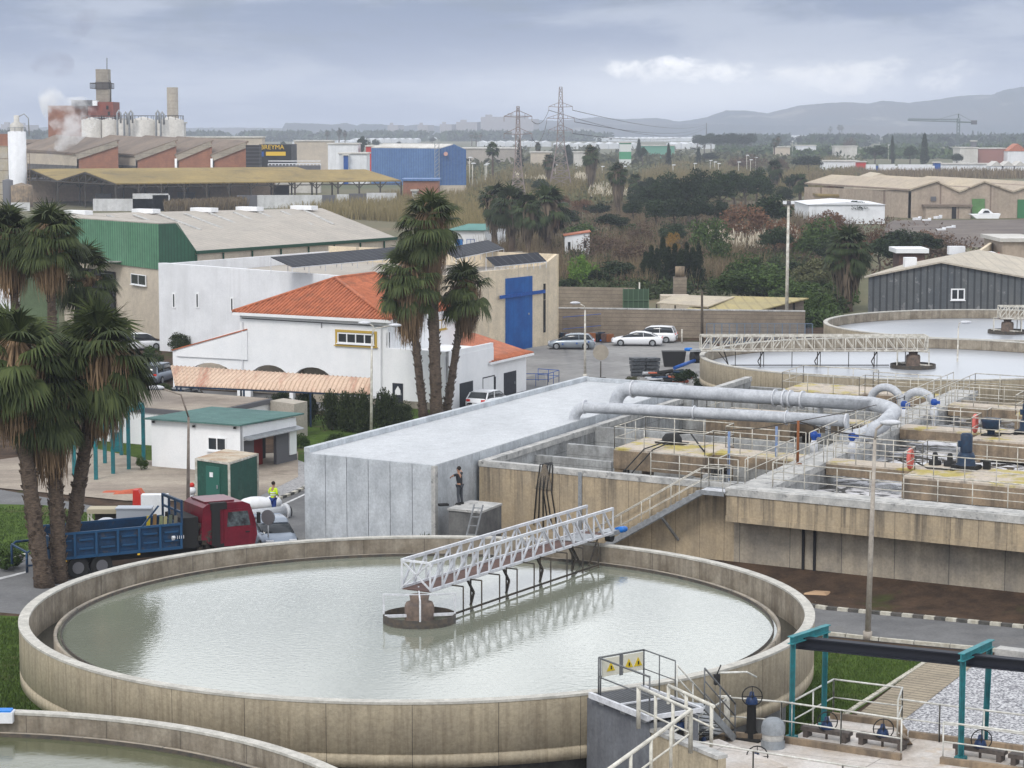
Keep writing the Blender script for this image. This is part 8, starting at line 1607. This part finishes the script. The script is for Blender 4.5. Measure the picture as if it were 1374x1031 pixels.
sb = [('rust', 745, 285, 258, 50), ('rust', 780, 292, 266, 44), ('rust', 1000, 330, 268, 70), ('dark', 1030, 325, 262, 70), ('rust', 1048, 345, 290, 60), ('rust', 1112, 322, 280, 60), ('mid', 1100, 345, 292, 60), ('rust', 1180, 345, 300, 44), ('rust', 1240, 340, 305, 34), ('dark', 1205, 360, 308, 70), ('dark', 1240, 352, 312, 60), ('dark', 1180, 372, 318, 50), ('brown', 1265, 350, 312, 60), ('olive', 1150, 262, 240, 60), ('olive', 1180, 256, 238, 50), ('rust', 1118, 262, 238, 34), ('mid', 1030, 400, 355, 80), ('mid', 1070, 412, 378, 70), ('mid', 990, 400, 362, 70), ('mid', 1000, 385, 340, 60), ('dark', 1060, 385, 350, 60), ('olive', 1090, 392, 340, 60), ('mid', 1098, 430, 390, 50), ('dark', 800, 392, 360, 40), ('dark', 830, 388, 350, 60), ('dark', 760, 400, 372, 30), ('brown', 850, 365, 318, 60), ('brown', 810, 350, 305, 60), ('mid', 950, 345, 290, 60), ('mid', 970, 365, 322, 50), ('dark', 820, 320, 285, 50), ('dark', 800, 300, 272, 40), ('olive', 700, 258, 238, 50), ('brown', 860, 335, 296, 50), ('dark', 905, 338, 300, 44), ('olive', 1310, 218, 206, 30), ('mid', 1085, 350, 310, 50), ('rust', 1150, 350, 314, 44), ('dark', 1120, 365, 322, 60), ('dark', 1040, 350, 305, 50), ('mid', 780, 330, 300, 50), ('dark', 760, 312, 282, 50), ('dark', 985, 312, 280, 50), ('dark', 1150, 300, 268, 40), ('mid', 840, 318, 296, 46)]
nm = {'rust': 'rusty autumn bush', 'brown': 'leafless brown thicket', 'dark': 'dark leafy bush', 'olive': 'olive scrub bush', 'mid': 'green leafy bush'}
cnt = {}
for k, x, yb, yt, w_ in sorted(sb, key=lambda a: a[1]):
    ref = 'beyond the yard wall' if x < 960 else 'left of the floodlight pole' if x < 1050 else 'right of the floodlight pole' if x < 1135 else 'behind the grey metal shed'
    row = 'nearest row' if yb > 380 else 'second row' if yb > 345 else 'third row' if yb > 300 else 'farthest row'
    c_ = cnt[(k, ref, row)] = cnt.get((k, ref, row), 0)+1
    T2(k, x, yb, yt, w_, '%s %s, %s, %s such from left' % (nm[k], ref, row, ['first', 'second', 'third', 'fourth', 'fifth', 'sixth'][c_-1]), 'bush', 'scrub bushes')
# undergrowth as stuff
def stf(name, me): return tag(link(name, me), kind='stuff')
def band(poly, n, seed, rz0=.0, rz1=2.0, clump=.05):
    p = scatter(poly, n, seed, clump); rng = np.random.default_rng(seed+50); p[:, 2] = rz0+(rz1-rz0)*rng.uniform(0, 1, n)**1.5; return p
ZR = [(640, 300), (1110, 300), (1160, 330), (1140, 420), (1040, 436), (1040, 400), (950, 396), (760, 412), (755, 345), (640, 330)]
stf('dry_reeds', blades('dry_reeds', scatter([(640, 262), (1110, 285), (1110, 340), (950, 392), (760, 396), (640, 345)], 26000, 3, .05), 2.6, .10, L_reed, 3))
stf('dry_reeds', blades('brown_stems', scatter([(620, 255), (1110, 275), (1180, 330), (1110, 370), (760, 396), (620, 345)], 18000, 4, .08), 2.0, .09, L_brown, 4, .4))
stf('undergrowth', leafmass('undergrowth', band(ZR, 40000, 7, 0, 1.6), .34, L_hedge, seed=7)); stf('undergrowth', leafmass('undergrowth_green', band([(950, 352), (1110, 345), (1165, 420), (1130, 440), (1040, 440), (1030, 398), (950, 390)], 26000, 8, 0, 1.3, .03), .3, L_gcov, seed=8))
stf('undergrowth', leafmass('undergrowth_brown', band([(750, 275), (1110, 285), (1330, 318), (1330, 352), (1180, 372), (760, 350)], 13000, 9, 0, 1.4), .34, L_brown, seed=9)); stf('undergrowth', leafmass('undergrowth_dark', band([(740, 372), (960, 372), (960, 398), (740, 412)], 9000, 10, 0, 1.8), .26, L_hedge, seed=10))
stf('yellow_reeds', blades('yellow_reeds', scatter([(622, 222), (1110, 210), (1160, 228), (1120, 262), (622, 290)], 30000, 11, .03), 3.2, .45, L_reedy, 11, .15)); stf('yellow_reeds', leafmass('reed_bushes', band([(622, 215), (1150, 208), (1180, 240), (1060, 268), (622, 290)], 22000, 12, 0, 2.6, .04), .9, L_olive, seed=12))
stf('yellow_reeds', blades('reed_strip', scatter([(340, 300), (540, 268), (640, 268), (660, 300), (640, 330), (560, 300), (420, 292)], 14000, 13), 3.0, .22, L_reedy, 13, .15)); stf('yellow_reeds', blades('reed_strip2', scatter([(222, 290), (330, 286), (330, 281), (222, 286)], 4500, 14), 3.0, .3, L_reed, 14, .2))
stf('yellow_reeds', blades('reed_fringe', scatter([(1060, 262), (1160, 243), (1374, 240), (1374, 232), (1150, 232), (1050, 246)], 9000, 15), 3.0, .4, L_reed, 15, .2))
stf('pampas_plumes', blades('plume_a', band([(940, 326), (985, 322), (1068, 316), (1068, 338), (1020, 346), (940, 344)], 700, 16, .8, 2.0), 1.3, .30, L_plume, 16, .3)); stf('pampas_plumes', blades('plume_b', band([(790, 256), (850, 258), (850, 275), (790, 275)], 500, 17, 1.0, 2.5), 1.6, .4, L_plume, 17, .3)); stf('pampas_plumes', blades('plume_c', band([(690, 244), (790, 244), (790, 250), (690, 250)], 400, 18, 1, 2.5), 1.8, .6, L_plume, 18, .3))
stf('distant_woodland', leafmass('wood_left', band([(250, 187.5), (690, 186.5), (820, 188), (820, 190), (690, 190), (250, 190.5)], 9000, 20, 0, 11), 7, L_dark, seed=20)); stf('distant_woodland', leafmass('wood_right', band([(960, 191), (1380, 190), (1420, 197), (1100, 198), (960, 196)], 12000, 21, 0, 8), 6, L_dark, seed=21)); stf('distant_woodland', leafmass('wood_mid', band([(960, 197), (1374, 195), (1374, 214), (1190, 214), (1060, 216), (960, 212)], 9000, 22, 0, 5, .05), 2.6, L_mid, seed=22)); stf('distant_woodland', leafmass('wood_far_left', band([(0, 190), (64, 190), (64, 193), (0, 193)], 1500, 23, 0, 11), 8, L_dark, seed=23))
stf('distant_woodland', leafmass('wood_scrub', band([(590, 202), (1060, 200), (1060, 222), (590, 226)], 6000, 24, 0, 4, .06), 2.2, L_olive, seed=24)); stf('lawn_grass', blades('grass_blades', scatter([(-20, 682), (60, 680), (200, 703), (200, 720), (60, 738), (-20, 745)], 5000, 25, z=.04), .10, .05, L_gcov, 25)); stf('lawn_grass', blades('grass_blades2', scatter([(1025, 852), (1096, 858), (1250, 884), (1140, 955), (1100, 1000), (1010, 1000)], 14000, 26, z=.04), .10, .04, leafmat('lawn_blade', (.045, .08, .015), (.085, .125, .03)), 26)); stf('lawn_grass', blades('grass_blades3', scatter([(0, 830), (60, 832), (130, 935), (60, 960), (0, 960)], 8000, 27, z=.03), .12, .04, MATS['lawn_blade'], 27))
t = thing('agave', 'spiky dark agave at the foot of the precast building by the tank rim', 'plant', (D(568, 718, 103.0)[0], 103.0, 0)); c = (D(568, 718, 103.0)[0], 103.0, 0.9); mb = MB(); rr = random.Random(4)
for i in range(22): a = rr.uniform(0, 6.28); e = rr.uniform(.2, 1.3); mb.path([c, add(c, (.35*math.cos(a)*math.cos(e), .35*math.sin(a)*math.cos(e), .35*math.sin(e)+.1)), add(c, (.75*math.cos(a)*math.cos(e), .75*math.sin(a)*math.cos(e), .7*math.sin(e)+.1))], [.05, .04, .008], 5)
mb.build('leaves', L_hedge, t); MB().path([zz(c, 0), c], [.15, .2], 8).build('stem', M_wood, t)
# ---------------------------------------------------------------- people
def skin(name, pts, edges, root, m, parent, sub=2):
    """one continuous skinned surface grown over a little skeleton; pts = {name: (x, y, z, radius)}"""
    ks = list(pts); me = bpy.data.meshes.new(name); me.from_pydata([pts[k][:3] for k in ks], [(ks.index(a), ks.index(b)) for a, b in edges], [])
    o = bpy.data.objects.new(name, me); COL.objects.link(o); o.modifiers.new('s', 'SKIN'); sv_ = me.skin_vertices[0].data
    for i, k in enumerate(ks): r_ = pts[k][3]; sv_[i].radius = (r_, r_) if not isinstance(r_, tuple) else r_; sv_[i].use_root = (k == root)
    s_ = o.modifiers.new('d', 'SUBSURF'); s_.levels = s_.render_levels = sub; bpy.context.view_layer.update(); dg = bpy.context.evaluated_depsgraph_get()
    m2 = bpy.data.meshes.new_from_object(o.evaluated_get(dg)); bpy.data.objects.remove(o); m2.materials.clear(); m2.materials.append(m); m2.polygons.foreach_set('use_smooth', [True]*len(m2.polygons)); return link(name, m2, (0, 0, 0), parent)
M_skin = mat('skin', (.36, .20, .13), rough=.6); M_hair = mat('dark_hair', (.02, .014, .01), rough=.8)
def person(loc, ang, label, J, shirt, trousers, shoes, band=None, group=None):
    t = thing('person', label, 'person', loc, group); local(t); pts = {}; ed = []
    def P_(k, v, r_): pts[k] = (*v, r_)
    P_('hip', (0, 0, .93), .12); P_('waist', (0, 0, 1.08), .115); P_('chest', (J.get('lean', 0), 0, 1.28), .14); P_('neck', (J.get('lean', 0), 0, 1.48), .055); P_('chin', (J.get('lean', 0)+.02, 0, 1.56), .065); P_('head', (J.get('lean', 0)+.015, 0, 1.66), .095); P_('crown', (J.get('lean', 0)+.005, 0, 1.74), .06)
    ed += [('hip', 'waist'), ('waist', 'chest'), ('chest', 'neck'), ('neck', 'chin'), ('chin', 'head'), ('head', 'crown')]
    for s, n in ((1, 'L'), (-1, 'R')):
        el, wr = J['arm'+n]; P_('sh'+n, (J.get('lean', 0), s*.19, 1.42), .06); P_('el'+n, el, .042); P_('wr'+n, wr, .028); d = (Vector(wr)-Vector(el)).normalized(); pm = Vector(wr)+d*.06; P_('pm'+n, tuple(pm), .034); ed += [('chest', 'sh'+n), ('sh'+n, 'el'+n), ('el'+n, 'wr'+n), ('wr'+n, 'pm'+n)]
        sd_ = d.cross(Vector((0, s, .3))).normalized(); dn_ = d.cross(sd_).normalized()
        for i, (off, ln) in enumerate(((-.028, .065), (-.01, .08), (.01, .075), (.028, .058))):
            a = pm+d*.035+sd_*off; b_ = a+d*ln*.5; c_ = b_+d*ln*.35+dn_*ln*.3; P_('f%s%da' % (n, i), tuple(a), .009); P_('f%s%db' % (n, i), tuple(b_), .008); P_('f%s%dc' % (n, i), tuple(c_), .007); ed += [('pm'+n, 'f%s%da' % (n, i)), ('f%s%da' % (n, i), 'f%s%db' % (n, i)), ('f%s%db' % (n, i), 'f%s%dc' % (n, i))]
        th0 = pm-d*.02-sd_*.035; P_('t%sa' % n, tuple(th0), .011); P_('t%sb' % n, tuple(th0-sd_*.025+d*.04), .009); ed += [('pm'+n, 't%sa' % n), ('t%sa' % n, 't%sb' % n)]
        kn, an = J['leg'+n]; P_('th'+n, (0, s*.09, .86), .09); P_('kn'+n, kn, .06); P_('an'+n, an, .04); P_('to'+n, (an[0]+.16, an[1], .04), .035); ed += [('hip', 'th'+n), ('th'+n, 'kn'+n), ('kn'+n, 'an'+n), ('an'+n, 'to'+n)]
    body = skin('body', pts, ed, 'hip', M_skin, t)
    g_ = lambda k, r_: (*pts[k][:3], r_)
    sh = {k: g_(k, pts[k][3]+.018) for k in ('hip', 'waist', 'chest', 'shL', 'shR', 'elL', 'elR')}; sh['neck'] = (*pts['chest'][:2], 1.44, .07); es = [('hip', 'waist'), ('waist', 'chest'), ('chest', 'neck'), ('chest', 'shL'), ('chest', 'shR'), ('shL', 'elL'), ('shR', 'elR')]
    if J.get('sleeve'):
        for n in 'LR': sh['wr'+n] = g_('wr'+n, .042); es.append(('el'+n, 'wr'+n))
    skin('jacket' if J.get('sleeve') else 'shirt', sh, es, 'waist', shirt, t)
    tr = {k: g_(k, pts[k][3]+.016) for k in ('hip', 'thL', 'thR', 'knL', 'knR', 'anL', 'anR')}; skin('trousers', tr, [('hip', 'thL'), ('hip', 'thR'), ('thL', 'knL'), ('thR', 'knR'), ('knL', 'anL'), ('knR', 'anR')], 'hip', trousers, t)
    for n in 'LR':
        a = pts['an'+n]; MB().hull([(a[0]-.08, a[1]-.05, 0), (a[0]+.21, a[1]-.05, 0), (a[0]+.21, a[1]+.05, 0), (a[0]-.08, a[1]+.05, 0)], [(a[0]-.06, a[1]-.04, .11), (a[0]+.12, a[1]-.04, .09), (a[0]+.12, a[1]+.04, .09), (a[0]-.06, a[1]+.04, .11)]).build('shoe', shoes, t)
    hx = J.get('lean', 0)
    MB().ball((hx-.01, 0, 1.70), (.108, .098, .10), 14, 9).build('hair', M_hair, t)
    for s in (-1, 1): MB().ball((hx+.10, s*.033, 1.665), .013, 8, 6).build('eye', M_dark, t); MB().ball((hx+.01, s*.098, 1.65), (.018, .01, .03), 8, 6).build('ear', M_skin, t)
    MB().hull([(hx+.095, -.014, 1.625), (hx+.13, -.008, 1.625), (hx+.13, .008, 1.625), (hx+.095, .014, 1.625)], [(hx+.095, -.006, 1.665), (hx+.10, -.004, 1.665), (hx+.10, .004, 1.665), (hx+.095, .006, 1.665)]).build('nose', M_skin, t); MB().box((hx+.085, 0, 1.60), (.015, .045, .01)).build('mouth', M_red, t)
    if band:
        for z_, r_ in ((1.10, .165), (1.22, .185)): MB().lathe([(r_, -.028), (r_+.004, 0), (r_, .028)], (J.get('lean', 0)*.7, 0, z_), 20).build('reflective_band', band, t)
        for n in 'LR':
            a = lerp(pts['kn'+n], pts['an'+n], .55)
            MB().lathe([(.078, -.17), (.082, 0), (.078, .17)], a[:3], 12).build('hi_vis_cuff', shirt, t)
    t.rotation_euler = (0, 0, ang); return t
M_hv = mat('hi_vis_yellow', (.55, .75, .02), rough=.6); M_bl = mat('navy_trousers', (.02, .05, .22), rough=.8); M_bk = mat('black_clothing', (.025, .026, .03), rough=.85)
pa_ = D(617, 679.5, 105.2); pz = 1.64; fwd = math.atan2(V[1], V[0])
a_ = D(617, 680, 105.3); a_ = zz(a_, 2.56)
person(a_, R(150), 'man in black clothes standing on the grey box, working on the concrete wall', {'armL': ((.10, .42, 1.40), (.30, .28, 1.30)), 'armR': ((.12, -.40, 1.42), (.30, -.58, 1.50)), 'legL': ((.03, .11, .5), (-.04, .14, .07)), 'legR': ((.0, -.12, .5), (-.02, -.17, .07)), 'lean': .05}, M_bk, mat('charcoal_trousers', (.05, .055, .065), rough=.9), M_black)
person(G(367, 692, .03), R(60), 'worker in yellow hi-vis jacket and blue trousers walking by the silver pipe', {'armL': ((-.02, .26, 1.18), (.16, .22, 1.04)), 'armR': ((-.04, -.26, 1.18), (.14, -.20, 1.06)), 'legL': ((.10, .09, .5), (.02, .09, .07)), 'legR': ((.0, -.09, .5), (-.12, -.08, .07)), 'lean': .02, 'sleeve': 1}, M_hv, M_bl, M_black, M_whited)
c = add(a_, (-.75, -.35, 0)); solo('paint_tray', MB().box((c[0], c[1], 2.61), (.45, .3, .1), .4), M_black, 'small black tray on the box at the feet of the man in black', 'tray')
# ---------------------------------------------------------------- haze
hz = bpy.data.materials.new('haze'); hz.use_nodes = True; nt = hz.node_tree; nt.nodes.clear(); o_ = nt.nodes.new('ShaderNodeOutputMaterial'); pv = nt.nodes.new('ShaderNodeVolumePrincipled'); pv.inputs['Color'].default_value = (.80, .86, 1.0, 1); pv.inputs['Density'].default_value = .00017; pv.inputs['Anisotropy'].default_value = 0.0; nt.links.new(pv.outputs[0], o_.inputs['Volume'])
if HAZE: tag(MB().prism([(-3250, -150), (3250, -150), (3250, 5300), (-3250, 5300)], -1, 122).build('haze', hz, None, (0, 0, 0)), kind='stuff')
